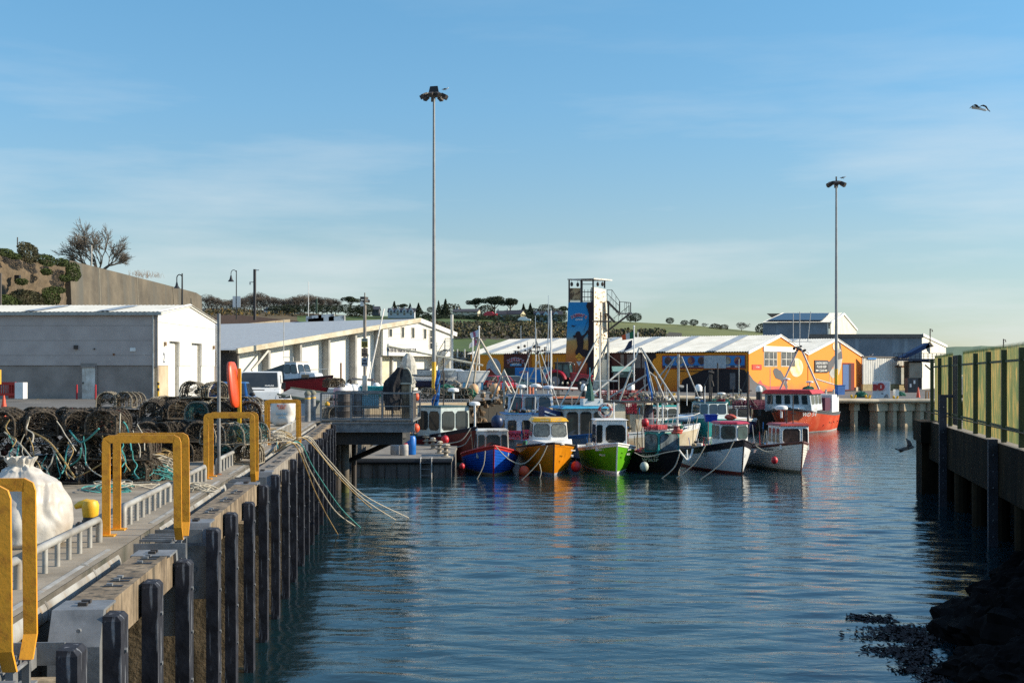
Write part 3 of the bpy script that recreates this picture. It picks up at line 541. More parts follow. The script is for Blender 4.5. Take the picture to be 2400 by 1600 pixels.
# ================================================================ VEHICLES
tyre = mat('tyre rubber',(.02,.02,.02),.85); rimm = mat('wheel rim',(.4,.4,.4),.4,.6)
def wheel(parent,c,r,wd,rim=rimm,ax='X'):
    m = MB(); d = V((wd / 2,0,0)) if ax == 'X' else V((0,wd / 2,0)); m.tube([V(c) - d,V(c) - d * .8,V(c) + d * .8,V(c) + d],r,22)
    o = m.build('wheel',tyre,parent,smooth=True); q = MB()
    for s_ in (-1,1): q.tube([V(c) + d * s_ * .98,V(c) + d * s_ * 1.05],r * .58,14)
    q.build('rim',rim,o); return o
def profile_body(parent,prof,w0,w1,m_,name='body',zt=None):
    """prof: (y,z) outline of the side; width w0 low, narrowing to w1 at the top"""
    zs = [z for _,z in prof]; z0 = min(zs); z1 = max(zs); zt = zt or z0 + (z1 - z0) * .5; mb = MB(); n = len(prof)
    hw = lambda z: w0 / 2 if z < zt else w0 / 2 + (w1 - w0) / 2 * (z - zt) / (z1 - zt)
    vs = [(-hw(z),y,z) for y,z in prof] + [(hw(z),y,z) for y,z in prof]
    mb.add(vs,[list(range(n)),list(range(n,2 * n))[::-1]] + [(i,n + i,n + (i + 1) % n,(i + 1) % n) for i in range(n)])
    o = mb.build(name,m_,parent); bv = o.modifiers.new('b','BEVEL'); bv.width = .05; bv.segments = 3; bv.limit_method = 'ANGLE'; return o
def window(parent,quad,m_=None,inset=.012,name='window'):
    q = [V(p) for p in quad]; n = (q[1] - q[0]).cross(q[3] - q[0]).normalized() * inset; mb = MB(); mb.hexa([p - n for p in q],[p + n for p in q]); return mb.build(name,m_ or glass,parent)
vw = mat('van white',(.8,.79,.75),.3,col2=(.72,.7,.66),ns=1.5)
t = thing('delivery_van','white panel van parked nose towards the quay with a wide black windscreen','van',V((X(608,57),57,GZ)),R(8))
b = profile_body(t,[(-.95,.35),(-.98,.62),(-.86,.98),(-.28,1.14),(.42,1.78),(.7,1.85),(3.7,1.85),(3.85,1.7),(3.85,.35)],1.9,1.68,vw)
window(t,[(-.83,-.30,1.16),(.83,-.30,1.16),(.76,.40,1.79),(-.76,.40,1.79)],name='windscreen')
window(t,[(.925,-.1,1.15),(.925,1.0,1.12),(.872,1.0,1.68),(.875,.42,1.68)],name='side_window')
for sx in (-1,1):
    m = MB(); m.add([(sx * .50,-.93,.82),(sx * .90,-.72,.80),(sx * .92,-.55,1.08),(sx * .72,-.66,1.06)],[(0,1,2,3)]); o = m.build('headlight',mat('lamp glass',(.45,.48,.5),.1,col2=(.15,.16,.17),ns=9),t); s2 = o.modifiers.new('s','SOLIDIFY'); s2.thickness = .12
    m = MB(); m.box((sx * 1.06,-.02,1.2),(.17,.1,.3)); m.box((sx * .95,0,1.12),(.15,.04,.05)); m.build('mirror',black,t)
m = MB(); m.box((0,-.975,.52),(1.5,.03,.16)); m.box((-.05,-.72,1.035),(.62,.03,.035)); m.build('grille',black,t)
m = MB(); m.box((0,-1.0,.45),(.52,.02,.11)); m.build('number_plate',white,t); text('KILMURE',t,(.45,-.33,1.22),(1,0,0),(0,.7,.7),.38,.07,white)
for x_,y_ in ((-.83,-.2),(.83,-.2),(-.83,2.9),(.83,2.9)): wheel(t,(x_,y_,.32),.32,.22)
def car(label,loc,rz,m_,group=None,sc=1):
    t = thing('parked_car',label,'car',loc,rz,group)
    profile_body(t,[(-2.0,.25),(-2.05,.5),(-1.95,.68),(-1.05,.86),(-.95,.88),(1.75,.92),(2.02,.82),(2.05,.3)],1.7,1.6,m_,zt=.8)
    profile_body(t,[(-1.0,.87),(-.28,1.38),(.1,1.44),(1.2,1.42),(1.85,.9)],1.56,1.22,m_,'cabin',zt=.9)
    window(t,[(-.68,-.97,.92),(.68,-.97,.92),(.54,-.31,1.36),(-.54,-.31,1.36)],name='windscreen')
    window(t,[(.66,1.83,.95),(-.66,1.83,.95),(-.54,1.27,1.37),(.54,1.27,1.37)],name='rear_window')
    for s_ in (-1,1):
        q = [(s_ * .775,-.78,.93),(s_ * .775,1.6,.95),(s_ * .63,1.2,1.36),(s_ * .63,-.2,1.36)]; window(t,q if s_ > 0 else q[::-1],name='side_window')
        m = MB(); m.ball((s_ * .62,-1.93,.66),.17,10,(1.1,.5,.6)); m.build('headlight',mat('lamp glass'),t,smooth=True); m = MB(); m.ball((s_ * .92,-.68,.95),.13,8,(1,.6,.7)); m.build('mirror',black,t,smooth=True)
        m = MB(); m.box((s_ * .68,2.03,.72),(.22,.06,.2)); m.build('tail_light',red,t)
    m = MB(); m.box((0,-2.06,.42),(.5,.02,.11)); m.build('number_plate',white,t)
    for x_,y_ in ((-.76,-1.3),(.76,-1.3),(-.76,1.3),(.76,1.3)): wheel(t,(x_,y_,.3),.3,.2)
    if sc != 1: t.scale = (sc,) * 3
    return t
car('blue car parked beside the white van, half hidden by pots and sacks',V((X(540,51),51,GZ)),R(6),mat('car blue',(.02,.10,.30),.25,.3))
car('dark red hatchback parked among the yard boats',V((X(1166,128),128,GZ)),R(98),mat('car red',(.35,.01,.015),.25,.2),'cars on the far quay'); car('silver-green car next to the bright red hatchback',V((X(1208,127),127,GZ)),R(108),mat('car silver',(.24,.33,.30),.25,.4),'cars on the far quay')
car('bright red small car standing behind the bollards',V((X(1178,121),121,GZ)),R(20),mat('car bright red',(.6,.03,.04),.3),'cars on the far quay')
# tractor
t = thing('farm_tractor','red farm tractor with glazed cab in front of the climbing tower','tractor',V((X(1332,126),126,2.68)),R(72)); tr = mat('tractor red',(.45,.012,.03),.3)
# local: nose towards -Y
m = MB(); m.hexa([(-.35,-2.5,.85),(.35,-2.5,.85),(.42,-.3,.85),(-.42,-.3,.85)],[(-.3,-2.45,1.42),(.3,-2.45,1.42),(.38,-.3,1.72),(-.38,-.3,1.72)]); m.build('bonnet',tr,t)
m = MB(); m.box((0,-2.5,1.1),(.5,.06,.5)); m.build('grille',black,t)
for s_ in (-1,1): m = MB(); m.box((s_ * .17,-2.54,1.12),(.14,.04,.1)); m.build('headlight',white,t)
m = MB()
for x_,y_,x2,y2 in ((-.62,-.35,-.6,-.2),(.62,-.35,.6,-.2),(-.72,1.25,-.66,1.1),(.72,1.25,.66,1.1),(-.66,.4,-.64,.4),(.66,.4,.64,.4)): m.bar((x_,y_,1.2),(x2,y2,2.55),.07,.07)
m.box((0,.45,2.62),(1.45,1.75,.14)); m.build('cab_frame',black,t)
m = MB(); m.hexa([(-.6,-.33,1.2),(.6,-.33,1.2),(.7,1.22,1.2),(-.7,1.22,1.2)],[(-.57,-.2,2.54),(.57,-.2,2.54),(.64,1.08,2.54),(-.64,1.08,2.54)]); m.build('cab_glass',mat('cab glass',(.05,.13,.14),.1,col2=(.02,.03,.03),ns=2),t)
m = MB(); m.box((0,.5,2.70),(1.2,1.4,.05)); m.box((.75,-.35,2.5),(.25,.15,.12)); m.box((-.75,-.35,2.5),(.25,.15,.12)); m.build('roof',mat('grey roof',(.35,.35,.34),.5),t)
for s_ in (-1,1):
    wheel(t,(s_ * .82,1.05,.85),.85,.5,mat('grey hub',(.22,.23,.25),.5)); wheel(t,(s_ * .78,-1.75,.6),.6,.4,mat('grey hub'))
    m = MB(); m.ring((s_ * .82,1.05,.87),.95,.22,'X',16,6,PI * .05,PI * .95); m.build('mudguard',tr,t,smooth=True)
m = MB(); m.tube([(.5,-.5,1.6),(.5,-.5,2.45)],.04,8); m.box((0,-.4,.8),(.5,3.2,.4)); m.build('chassis',black,t)
# ================================================================ CAGED PLATFORM, PONTOON
t = thing('caged_platform','steel platform over the water caged in wire mesh panels','platform',V((X(860,47),47,GZ)))
x0,x1,y0,y1 = X(752,46.3),X(968,46.3),46.3,50.2; zt = Z(984,46.3)
m = MB(); m.bx(X(778,46.3),x1 + .05,y0,y0 + .12,zt - .42,zt - .1); m.bx(X(778,46.3),x1 + .09,y0 - .06,y0,zt - .14,zt - .08); m.bx(X(778,46.3),x1 + .09,y0 - .06,y0,zt - .44,zt - .39); m.build('fascia_beam',galv,t,world=True)
m = MB(); m.bx(x0,x1,y0 + .1,y1,zt - .08,zt - .02); m.build('deck',mat('grating',(.22,.21,.19),.8),t,world=True)
m = MB(); m.bx(X(785,48),x1 - .4,y0 + .2,y1 - .2,zt - .9,zt - .45); m.build('under_beam',mat('dark beam',(.03,.03,.03),.8),t,world=True)
hz = Z(921,46.3)
def mesh_panel(xa,xb,ya,yb,za,zb,parent):
    m = MB(); n = int(math.dist((xa,ya),(xb,yb)) / .075); 
    for i in range(n + 1): f = i / n; m.tube([(xa + (xb - xa) * f,ya + (yb - ya) * f,za),(xa + (xb - xa) * f,ya + (yb - ya) * f,zb)],.006,3,cap=False)
    k = int((zb - za) / .075)
    for i in range(k + 1): z = za + (zb - za) * i / k; m.tube([(xa,ya,z),(xb,yb,z)],.006,3,cap=False)
    o = m.build('mesh_panel',dark,parent,world=True); return o
px_ = [X(p,46.3) for p in (752,823,896,966)]
for a,b in zip(px_[:-1],px_[1:]): mesh_panel(a + .04,b - .04,y0,y0,zt,hz - .03,t)
mesh_panel(px_[-1],px_[-1] - .15,y0 + .1,y1,zt,hz - .03,t); mesh_panel(px_[0],px_[-1] - .6,y1,y1,zt,hz - .03,t)
for x in px_:
    m = MB(); m.bx(x - .03,x + .03,y0 - .03,y0 + .03,zt - .05,hz); m.build('post',galv,t,world=True); m = MB(); m.bx(x - .03,x + .03,y1 - .03,y1 + .03,zt - .05,hz); m.build('post',galv,t,world=True)
m = MB()
for yy in (y0,y1): m.bar((px_[0],yy,hz),(px_[-1],yy,hz),.06,.06); m.bar((px_[0],yy,zt + .03),(px_[-1],yy,zt + .03),.05,.05)
m.bar((px_[0],y0,zt + .5),(px_[-1],y0,zt + .5),.035,.035); m.bar((px_[-1],y0,hz),(px_[-1],y1,hz),.06,.06); m.build('handrail',galv,t,world=True)
m = MB(); m.bar((x1 - .35,y0 + .5,zt - .6),(X(815,54),50,.75),.16,.16); m.build('brace',mat('dark brace',(.03,.03,.032),.7),t,world=True)
p = V((X(809,47.6),47.6,0)); m = MB(); m.cyl((p.x,p.y,-1.5),.15,3.6,16)
ppile = mat('weedy pile',(.16,.15,.12),.9,col2=(.07,.06,.05),ns=3)
m.build('pile',ramp_z('weed pile',[(0,(.05,.06,.005)),(.35,(.10,.12,.01)),(.52,(.09,.07,.04)),(.7,(.16,.14,.12))],lo=-3.9,hi=-.2,wob=.1),t,smooth=True,world=True)
m = MB(); m.cyl((X(788,49),49,-1.5),.2,3.6,14); m.cyl((X(830,50),50,-1.5),.1,3.6,10); m.build('pile',dark,t,world=True)
tb = thing('notice_board','pale blue weathered board fixed behind the mesh of the platform','board',V((X(869,46.45),46.4,Z(957,46.4)))); m = MB(); m.bx(-.3,.3,-.012,.012,0,.5); m.build('panel',mat('faded blue board',(.22,.42,.52),.5,col2=(.15,.34,.45),ns=2,streak=((.6,.7,.72),4,.62,.7)),tb)
# guide post with arched cover and black net
t = thing('net_post','tall weathered guide post with a grey arched head and black net draped from it','post',V((X(952,48.5),48.5,zt)))
m = MB(); m.bx(-.17,.14,-.12,.12,-.1,Z(895,48.5) - zt); m.build('post',timber,t)
zz = Z(895,48.5) - zt; pr = [(-.22,zz - .08)] + [(-.02 + .22 * math.cos(a) - .0,zz + .52 * math.sin(a)) for a in [PI - PI * k / 12 for k in range(13)]] + [(.2,zz - .08)]
m = MB(); m.prism([(x,-.16,z) for x,z in pr],(0,.36,0)); m.build('arched_head',mat('grey fibreglass',(.13,.12,.10),.8,col2=(.07,.065,.06),ns=8),t)
m = MB(); m.tube([(x + .03,-.18,z) for x,z in pr[6:]],.035,6); m.bar((-.2,-.17,zz - .05),(.2,-.17,zz - .05),.04,.06); m.bx(.14,.2,-.12,.06,-.1,zz); m.build('edge_trim',mat('pale trim',(.5,.47,.38),.7),t)
m = MB(); n = 22; rows = 16; vs = []
for i in range(rows + 1):
    f = i / rows; zc_ = zz + .55 - f * 1.62; ww = .16 + .32 * min(1,f * 3) - .25 * max(0,f - .55); cx_ = -.22 - .3 * min(1,f * 2.4)
    for j in range(n): a = 2 * PI * j / n; q = 1 + .3 * noise.noise(V((j * .9,f * 4,1))); vs.append((cx_ + ww * .75 * math.cos(a) * q,.28 * math.sin(a) * q,zc_ + .05 * noise.noise(V((j,i,0)))))
m.add(vs,[(i * n + j,i * n + (j + 1) % n,(i + 1) * n + (j + 1) % n,(i + 1) * n + j) for i in range(rows) for j in range(n)] + [list(range(n))])
for k in range(60): x = rnd.uniform(-.55,.1); m.tube([(x,rnd.uniform(-.2,.2),zz - .6),(x + rnd.uniform(-.1,.1),rnd.uniform(-.2,.2),zz - .9 - rnd.random() * .4)],.006,3)
m.build('net',mat('black netting',(.012,.012,.016),.95,col2=(.03,.028,.03),ns=12,bump=.8,bs=18),t)
# things standing on the platform and yard just behind it
for px,py,D,wd,ht,m_,lb in ((806,985,49.5,.5,1.05,mat('dark plastic',(.06,.05,.045),.7),'dark brown drum behind the platform mesh'),(842,985,50.4,.45,.95,mat('grey drum',(.2,.2,.2),.7),'grey drum behind the platform mesh'),(822,984,51,.32,1.0,mat('pale crate',(.3,.36,.42),.6),'tall pale blue cabinet behind the platform mesh')):
    t = thing('storage_drum',lb,'drum',V((X(px,D),D,GZ))); m = MB()
    if 'cabinet' in lb: m.bx(-wd / 2,wd / 2,-.2,.2,0,ht); m.build('body',m_,t); m = MB(); m.bx(-wd / 2 - .01,wd / 2 + .01,-.21,.21,ht,ht + .03); m.build('lid',white,t)
    else: m.lathe([(wd / 2,0),(wd / 2,.3),(wd / 2 + .015,.32),(wd / 2,.34),(wd / 2,.66),(wd / 2 + .015,.68),(wd / 2,.7),(wd / 2,ht)]); m.build('body',m_,t,smooth=True); m = MB(); m.cyl((0,0,ht),wd / 2 + .01,.02,20); m.build('lid',dark,t)
# pontoon
pz = .82; yf = 54.2; t = thing('concrete_pontoon','grey concrete floating pontoon with a ladder on its face','pontoon',V((X(950,54.2),54.2,0)))
pxa,pxb = X(832,yf),X(1058,yf)
m = MB(); m.hexa([(pxa,yf,-.4),(pxb,yf,-.4),(pxb - .3,69,-.4),(pxa - .6,69,-.4)],[(pxa,yf,pz - .12),(pxb,yf,pz - .12),(pxb - .3,69,pz - .12),(pxa - .6,69,pz - .12)]); m.build('hull',mat('pontoon concrete',(.17,.16,.15),.9,col2=(.1,.09,.085),ns=1.5,nd=8,streak=((.04,.035,.03),2,.5,.7)),t,world=True)
m = MB(); m.hexa([(pxa - .04,yf - .06,pz - .14),(pxb + .04,yf - .06,pz - .14),(pxb - .26,69,pz - .14),(pxa - .64,69,pz - .14)],[(pxa + .1,yf - .06,pz),(pxb + .04,yf - .06,pz),(pxb - .26,69,pz),(pxa - .5,69,pz)]); m.build('deck',mat('pontoon deck',(.27,.25,.215),.9,col2=(.17,.15,.125),ns=2,nd=8),t,world=True)
m = MB(); m.tube([(pxa,yf - .05,pz - .15),(pxb,yf - .05,pz - .15)],.09,8)
for k in range(8): x = pxa + (pxb - pxa) * (k + .5) / 8; m.tube([(x,yf - .02,pz - .2),(x,yf - .02,-.2)],.015,4)
m.build('fendering',black,t,world=True)
lx0,lx1 = X(985,54),X(1011,54); m = MB()
for x in (lx0,lx1): m.tube([(x,yf - .12,-.5),(x,yf - .12,pz + .0),(x,yf + .15,pz + .02)],.028,6)
m.build('ladder_rail',mat('worn white steel',(.55,.53,.5),.7),t,world=True); m = MB()
for k in range(5): m.tube([(lx0,yf - .12,pz - .18 - k * .27),(lx1,yf - .12,pz - .18 - k * .27)],.018,5)
m.build('ladder_rung',galv,t,world=True)
spm = mat('worn spool steel',(.42,.39,.33),.6,.3,col2=(.24,.2,.15),ns=4)
for i,(px,D) in enumerate(((1045,55.2),(1030,57.5),(1015,60.5),(1000,63.8),(990,67.0))):
    if i == 0: t0 = t = thing('line_spool','stacked worn steel spool on the pontoon corner nearest the ladder','spool',V((X(px,D),D,pz)),group='spools along the pontoon edge'); m = MB(); m.lathe([(.2,0),(.2,.03),(.11,.06),(.09,.16),(.2,.2),(.2,.23),(.1,.26),(.08,.36),(.21,.4),(.21,.43),(.08,.46)]); m.build('drum',spm,t,smooth=True); m = MB(); m.ball((.02,0,.5),.13,8,(1.3,1,.5),.4); m.build('winding',rope_w,t)
    else: dup(t0,V((X(px,D),D,pz)),i,'stacked worn steel spool, number %d from the pontoon corner' % (i + 1))
for px,py,r_,h_,m_,lb in ((964,1066,.21,.80,blue,'tall bright blue drum standing on the pontoon'),(947,1068,.19,.5,mat('grubby white drum',(.45,.44,.42),.6,col2=(.3,.28,.26),ns=4),'grubby white drum with red lid next to the blue drum'),(925,1066,.19,.44,mat('grubby white drum'),'grubby white drum without lid left of its red-lidded twin'),(918,1043,.17,.32,yel2,'short yellow tub on the pontoon under the platform')):
    t = thing('storage_drum',lb,'drum',G(px,py - 1,pz)); m = MB(); m.lathe([(r_ * .9,0),(r_,.04),(r_,h_ * .45),(r_ * 1.03,h_ * .5),(r_,h_ * .55),(r_,h_ * .9),(r_ * .8,h_)]); m.build('body',m_,t,smooth=True)
    m = MB(); m.cyl((0,0,h_),r_ * .82,.03,18); m.build('lid',red if 'red lid' in lb else m_,t)
# mooring lines from the near quay into the water
for i,(pts,m_,lb) in enumerate((([(722,1022,31,0),(765,1072,32,0),(850,1158,35.5,0),(958,1213,43,1)],rope_w,'long pale mooring line reaching farthest out over the water'),([(720,1024,30.6,0),(765,1080,32,0),(850,1167,35.5,0),(928,1218,41,1)],rope_w,'pale mooring line running just under the longest one'),([(716,1028,30,0),(800,1125,34,0),(870,1190,41,1),(900,1199,41,1)],rope_y,'tan mooring line hanging nearest the weedy pile'),([(700,1036,28.6,0),(737,1100,30,0),(797,1188,33.5,0),(845,1236,37,1)],rope_t,'greenish mooring line with frayed end in the water'),([(695,1038,28,0),(728,1105,29.6,0),(784,1195,33,0),(832,1232,37,1)],rope_w,'mooring line frayed near the fenders'),([(690,1040,27.6,0),(738,1150,30.5,0),(765,1205,33,0),(792,1252,36,1)],rope_y,'thin mooring line closest to the fenders'))):
    q = []
    for k,(px,py,D,w_) in enumerate(pts): q.append(G(px,py,.02) if w_ else P(px,py,D))
    start = Q(40,-2.45,GZ + .03); D0 = q[0].y; rope([V((X(640 + i * 12,36),36 - i * .6,GZ + .05)),V((q[0].x - .5,q[0].y + .4,GZ + .08))] + q,.014,m_,'mooring_line',lb,'mooring lines off the near quay')
for px in (850,854,845): pass

# ================================================================ BOATS
def boat(label,px,py,adeg,Ln,B,hb,hs,hull_m,band_m,boot_m,rake=.45,band=.14,deck_m=None,name='fishing_boat',z=0,D=None,clinker=0,cap_m=None,draft=.35,full=2.4,transom=.82):
    if D is None: D = CZ * F / (py - HY)
    t = thing(name,label,'boat',V((X(px,D),D,z)),R(adeg - 90))
    def half(u,wl): 
        e = (1 - max(0,(u - (.3 if wl else .42)) / (.7 if wl else .58)) ** (1.55 if wl else full)); k = transom + (1 - transom) * min(1,u / .35); return B / 2 * (.84 if wl else 1) * max(e,0) * k
    sheer = lambda u: hs + (hb - hs) * u ** 2.0 + .05 * (1 - min(1,u * 3))
    n = 18; rows = [-draft,.0,.10] + ([] if not clinker else []); mb = MB()
    fr = [0,.5] if not clinker else [0] + [k / clinker for k in range(1,clinker)]
    grid = []
    for i in range(n + 1):
        u = i / n; sh = sheer(u); zs = [(-draft,0),(0.0,0),(.11,0)] 
        top = sh - band
        for k in range(1,(clinker or 3) + 1):
            f = k / (clinker or 3); zz_ = .11 + (top - .11) * f
            if clinker and k < clinker: zs += [(zz_,0),(zz_ + .001,1)]
            else: zs.append((zz_,0))
        zs.append((sh,0)); col = []
        for zz_,st in zs:
            f = max(0,min(1,(zz_) / sh)); hw = half(u,True) * (1 - f ** .8) + half(u,False) * f ** .8
            if zz_ < 0: hw *= .45
            if st: hw += .018
            xx = -Ln * (1 - u) - rake * (1 - f) * u ** 4 + (-.0 if zz_ >= 0 else -.25 * u ** 4)
            col.append((xx,hw,zz_))
        grid.append(col)
    k = len(grid[0])
    mi = lambda r: 2 if r < 2 else (1 if r == k - 2 else 0)
    for sgn in (-1,1):
        base = len(mb.v); mb.v += [(x,y * sgn,z_) for col in grid for x,y,z_ in col]
        for i in range(n):
            for r in range(k - 1):
                f = [base + i * k + r,base + (i + 1) * k + r,base + (i + 1) * k + r + 1,base + i * k + r + 1]
                mb.f.append(f if sgn > 0 else f[::-1]); mb.m.append(mi(r))
    for r in range(k - 1): a,b = grid[0][r],grid[0][r + 1]; mb.add([(a[0],-a[1],a[2]),(a[0],a[1],a[2]),(b[0],b[1],b[2]),(b[0],-b[1],b[2])],[(0,1,2,3)],mi(r))
    o = mb.build('hull',[hull_m,band_m,boot_m],t)
    if not clinker: o.data.polygons.foreach_set('use_smooth',[True] * len(o.data.polygons)); o.data.set_sharp_from_angle(angle=R(35))
    m = MB()                    # stem post, keel line
    c = grid[-1]; m.tube([(q[0] + .01,0,q[2]) for q in c[1:]],.035,5); m.build('stem',band_m,t)
    m = MB(); top = [c_[-1] for c_ in grid]
    for sgn in (-1,1): m.tube([(x,y * sgn,z_ + .01) for x,y,z_ in top],.04,6)
    m.tube([(top[0][0],-top[0][1],top[0][2]),(top[0][0],top[0][1],top[0][2])],.04,6); m.build('gunwale',cap_m or band_m,t)
    m = MB(); vs = []
    for x,y,z_ in top: vs += [(x,-y * .97,z_ - .12),(x,y * .97,z_ - .12)]
    m.add(vs,[(2 * i,2 * i + 2,2 * i + 3,2 * i + 1) for i in range(n)]); m.build('deck',deck_m or whited,t)
    t['sheer_b'] = hb; return t
def house(t,xf,ln,wd,z0,ht,wall_m,roof_m,front=3,side=2,tw=.9,rk=.0,win_m=None,ov=.08,wz=(.38,.86),y=0,rt=.07,fw=None,trim=None,name='wheelhouse',vee=0):
    """wheelhouse whose front face is at x=xf (a point when vee > 0); rounded window panes with frames"""
    xb = xf - ln; w2 = wd * tw
    def foot(w_,dx,z,e=0):
        q = [(xb - e,y - w_ / 2 - e,z),(xf - vee - dx + e * .8,y - w_ / 2 - e,z)] + ([(xf - dx + e * 1.5,y,z)] if vee else []) + [(xf - vee - dx + e * .8,y + w_ / 2 + e,z),(xb - e,y + w_ / 2 + e,z)]
        return [V(p) for p in q]
    lo,hi = foot(wd,0,z0),foot(w2,rk,z0 + ht); n = len(lo)
    def solid(lo,hi,name,m_,par,bev):
        m = MB(); m.add(lo + hi,[list(range(n))[::-1],list(range(n,2 * n))] + [(i,(i + 1) % n,n + (i + 1) % n,n + i) for i in range(n)]); o = m.build(name,m_,par); bv = o.modifiers.new('b','BEVEL'); bv.width = bev; bv.segments = 2; return o
    h = solid(lo,hi,name,wall_m,t,.03)
    def pane(i,f0,f1,g0=wz[0],g1=wz[1]):
        A,B_,C_,D_ = lo[i],lo[(i + 1) % n],hi[(i + 1) % n],hi[i]; pt_ = lambda u,v: A.lerp(B_,u).lerp(D_.lerp(C_,u),v)
        q = [pt_(f0,g0),pt_(f1,g0),pt_(f1,g1),pt_(f0,g1)]; nn = (q[1] - q[0]).cross(q[3] - q[0]).normalized(); oc = []
        for k in range(4):
            a_,b_,c_ = q[k - 1],q[k],q[(k + 1) % 4]; L_ = min((a_ - b_).length,(c_ - b_).length) * .16; oc += [b_ + (a_ - b_).normalized() * L_,b_ + (c_ - b_).normalized() * L_]
        m2 = MB(); m2.prism([p_ + nn * .004 for p_ in oc],nn * .012); m2.build('window',win_m or glass,h)
        m2 = MB(); m2.tube([p_ + nn * .014 for p_ in oc + oc[:1]],.014,4); m2.build('window_frame',trim or dark,h)
    def row(i,k,fr=None):
        for j in range(k):
            if fr: f0,f1 = fr[j]
            else: g = .06; w_ = (1 - g * (k + 1)) / k; f0 = g + j * (w_ + g); f1 = f0 + w_
            pane(i,f0,f1)
    row(0,side); row(n - 2,side)
    if vee: row(1,max(1,front // 2)); row(2,max(1,front - front // 2))
    else: row(1,front,fw)
    zt_ = z0 + ht; solid(foot(w2,rk,zt_ + .002,ov),foot(w2 - .04,rk + .03,zt_ + rt),'roof',roof_m,t,.02); return h
def pipes(t,name,m_,segs,r=.025,n=6):
    m = MB()
    for s_ in segs: m.tube(s_,r,n)
    return m.build(name,m_,t,smooth=True)
def radar(t,c,m_=None):
    m = MB(); m.lathe([(.05,-.35),(.05,0),(.2,.0),(.28,.03),(.29,.1),(.26,.17),(.15,.21),(.01,.22)],c,18); return m.build('radar',m_ or white,t,smooth=True)
def wp(t,v): m = Matrix.Translation(t.location) @ Matrix.Rotation(t.rotation_euler.z,4,'Z'); return m @ V(v)
def buoy(p,r,m_,label,grp='buoys and fenders'):
    b = thing('buoy',label,'buoy',p,group=grp); m = MB(); m.ball((0,0,0),r,16,(1,1,1.12)); m.build('float',m_,b,smooth=True); m = MB(); m.lathe([(r * .2,r),(r * .16,r * 1.35),(r * .1,r * 1.4)],(0,0,0),8); m.ring((0,0,r * 1.4),r * .1,r * .04,'Y',10,4); m.build('eye',mat('buoy eye',(.02,.02,.03),.6),b); return b
def crate(p,m_,label,rz=0,s=1,grp='fish crates on the boats'):
    b = thing('fish_crate',label,'crate',p,rz,grp); a,c,h = .34 * s,.22 * s,.26 * s; m = MB()
    m.bx(-a,a,-c,c,0,.02)
    for z in (.0,.33,.66,.93):
        for sx in (-1,1): m.bx(sx * a - .012,sx * a + .012,-c,c,z * h,z * h + .03 * s); m.bx(-a,a,sx * c - .012,sx * c + .012,z * h,z * h + .03 * s)
    for sx in (-1,1):
        for sy in (-1,0,1): m.bx(sx * a - .015,sx * a + .015,sy * c - .02,sy * c + .02,0,h)
        for k in (-1,-.33,.33,1): m.bx(k * a - .02,k * a + .02,sx * c - .015,sx * c + .015,0,h)
    m.build('shell',m_,b); return b
def box_bin(p,m_,label,d=(.8,.6,.45),rz=0,cat='bin'):
    b = thing('fish_bin',label,cat,p,rz); m = MB(); w2,d2,h = d[0] / 2,d[1] / 2,d[2]; k = .88
    m.hexa([(-w2 * k,-d2 * k,0),(w2 * k,-d2 * k,0),(w2 * k,d2 * k,0),(-w2 * k,d2 * k,0)],[(-w2,-d2,h),(w2,-d2,h),(w2,d2,h),(-w2,d2,h)]); m.build('tub',m_,b); m = MB(); m.bx(-w2 - .03,w2 + .03,-d2 - .03,d2 + .03,h - .04,h + .01); m.build('rim',m_,b); return b
def hull_text(t,s,side,u0x,zc,wd,ht,m_,B,Ln,yoff,tilt=0):
    """lettering on the hull: side -1 = starboard (faces left in the picture), +1 = port"""
    pass
redb = mat('red buoy',(.55,.02,.03),.45,col2=(.42,.015,.02)); orb = mat('orange buoy',(.75,.10,.03),.5); blub = mat('blue buoy',(.01,.18,.5),.4)
pinkc = mat('pink red crate',(.7,.05,.09),.5)
# --- front row
b1 = boat('small clinker boat with bright blue hull and red gunwale moored by the pontoon',1158,1117,4,6.2,2.6,1.32,.62,mat('bright blue hull',(.005,.10,.52),.35,col2=(.004,.07,.38),ns=2),red,mat('weedy boot',(.35,.26,.15),.7),band=.13,clinker=8,transom=.75)
house(b1,-1.05,1.3,1.42,.72,1.18,whited,whited,3,1,tw=.94,win_m=glass,wz=(.32,.86),fw=[(.04,.24),(.29,.73),(.78,.96)],ov=.05); b1['label'] = b1['label']
text('Sea Bird',b1,(-.955,0,1.925),(0,1,0),(0,0,1),.5,.07,dark)
b2 = boat('broad yellow-orange boat with cream wheelhouse and yellow roof',1299,1116,4,7.2,2.65,1.42,.95,mat('yellow orange hull',(.72,.25,.006),.35,col2=(.55,.19,.004),ns=2,streak=((.35,.12,.01),4,.6,.75)),dark,mat('white boot',(.4,.4,.42),.6),band=.05,rake=.3,full=2.9,cap_m=dark)
m = MB(); m.hexa([(-1.95,-1.02,1.18),(-.35,-.42,1.34),(-.35,.42,1.34),(-1.95,1.02,1.18)],[(-1.95,-.98,1.5),(-.45,-.34,1.42),(-.45,.34,1.42),(-1.95,.98,1.5)]); m.build('foredeck',white,b2)
house(b2,-1.55,1.9,1.62,1.3,.98,white,mat('yellow roof',(.8,.42,.01),.35),2,1,tw=.9,rk=.05,win_m=mat('bright cabin glass',(.25,.26,.23),.15,col2=(.12,.13,.13),ns=6),wz=(.33,.88),ov=.1,rt=.16,vee=.22)
text('FORTUNE',b2,(-1.43,0,2.36),(0,1,0),(0,0,1),.9,.05,white); text('Noreen',b2,(-.62,.89,1.08),(-.77,.62,0),(0,.1,1),.35,.08,white); text('T92',b2,(-.6,.84,.84),(-.77,.62,0),(0,.1,1),.2,.09,white)
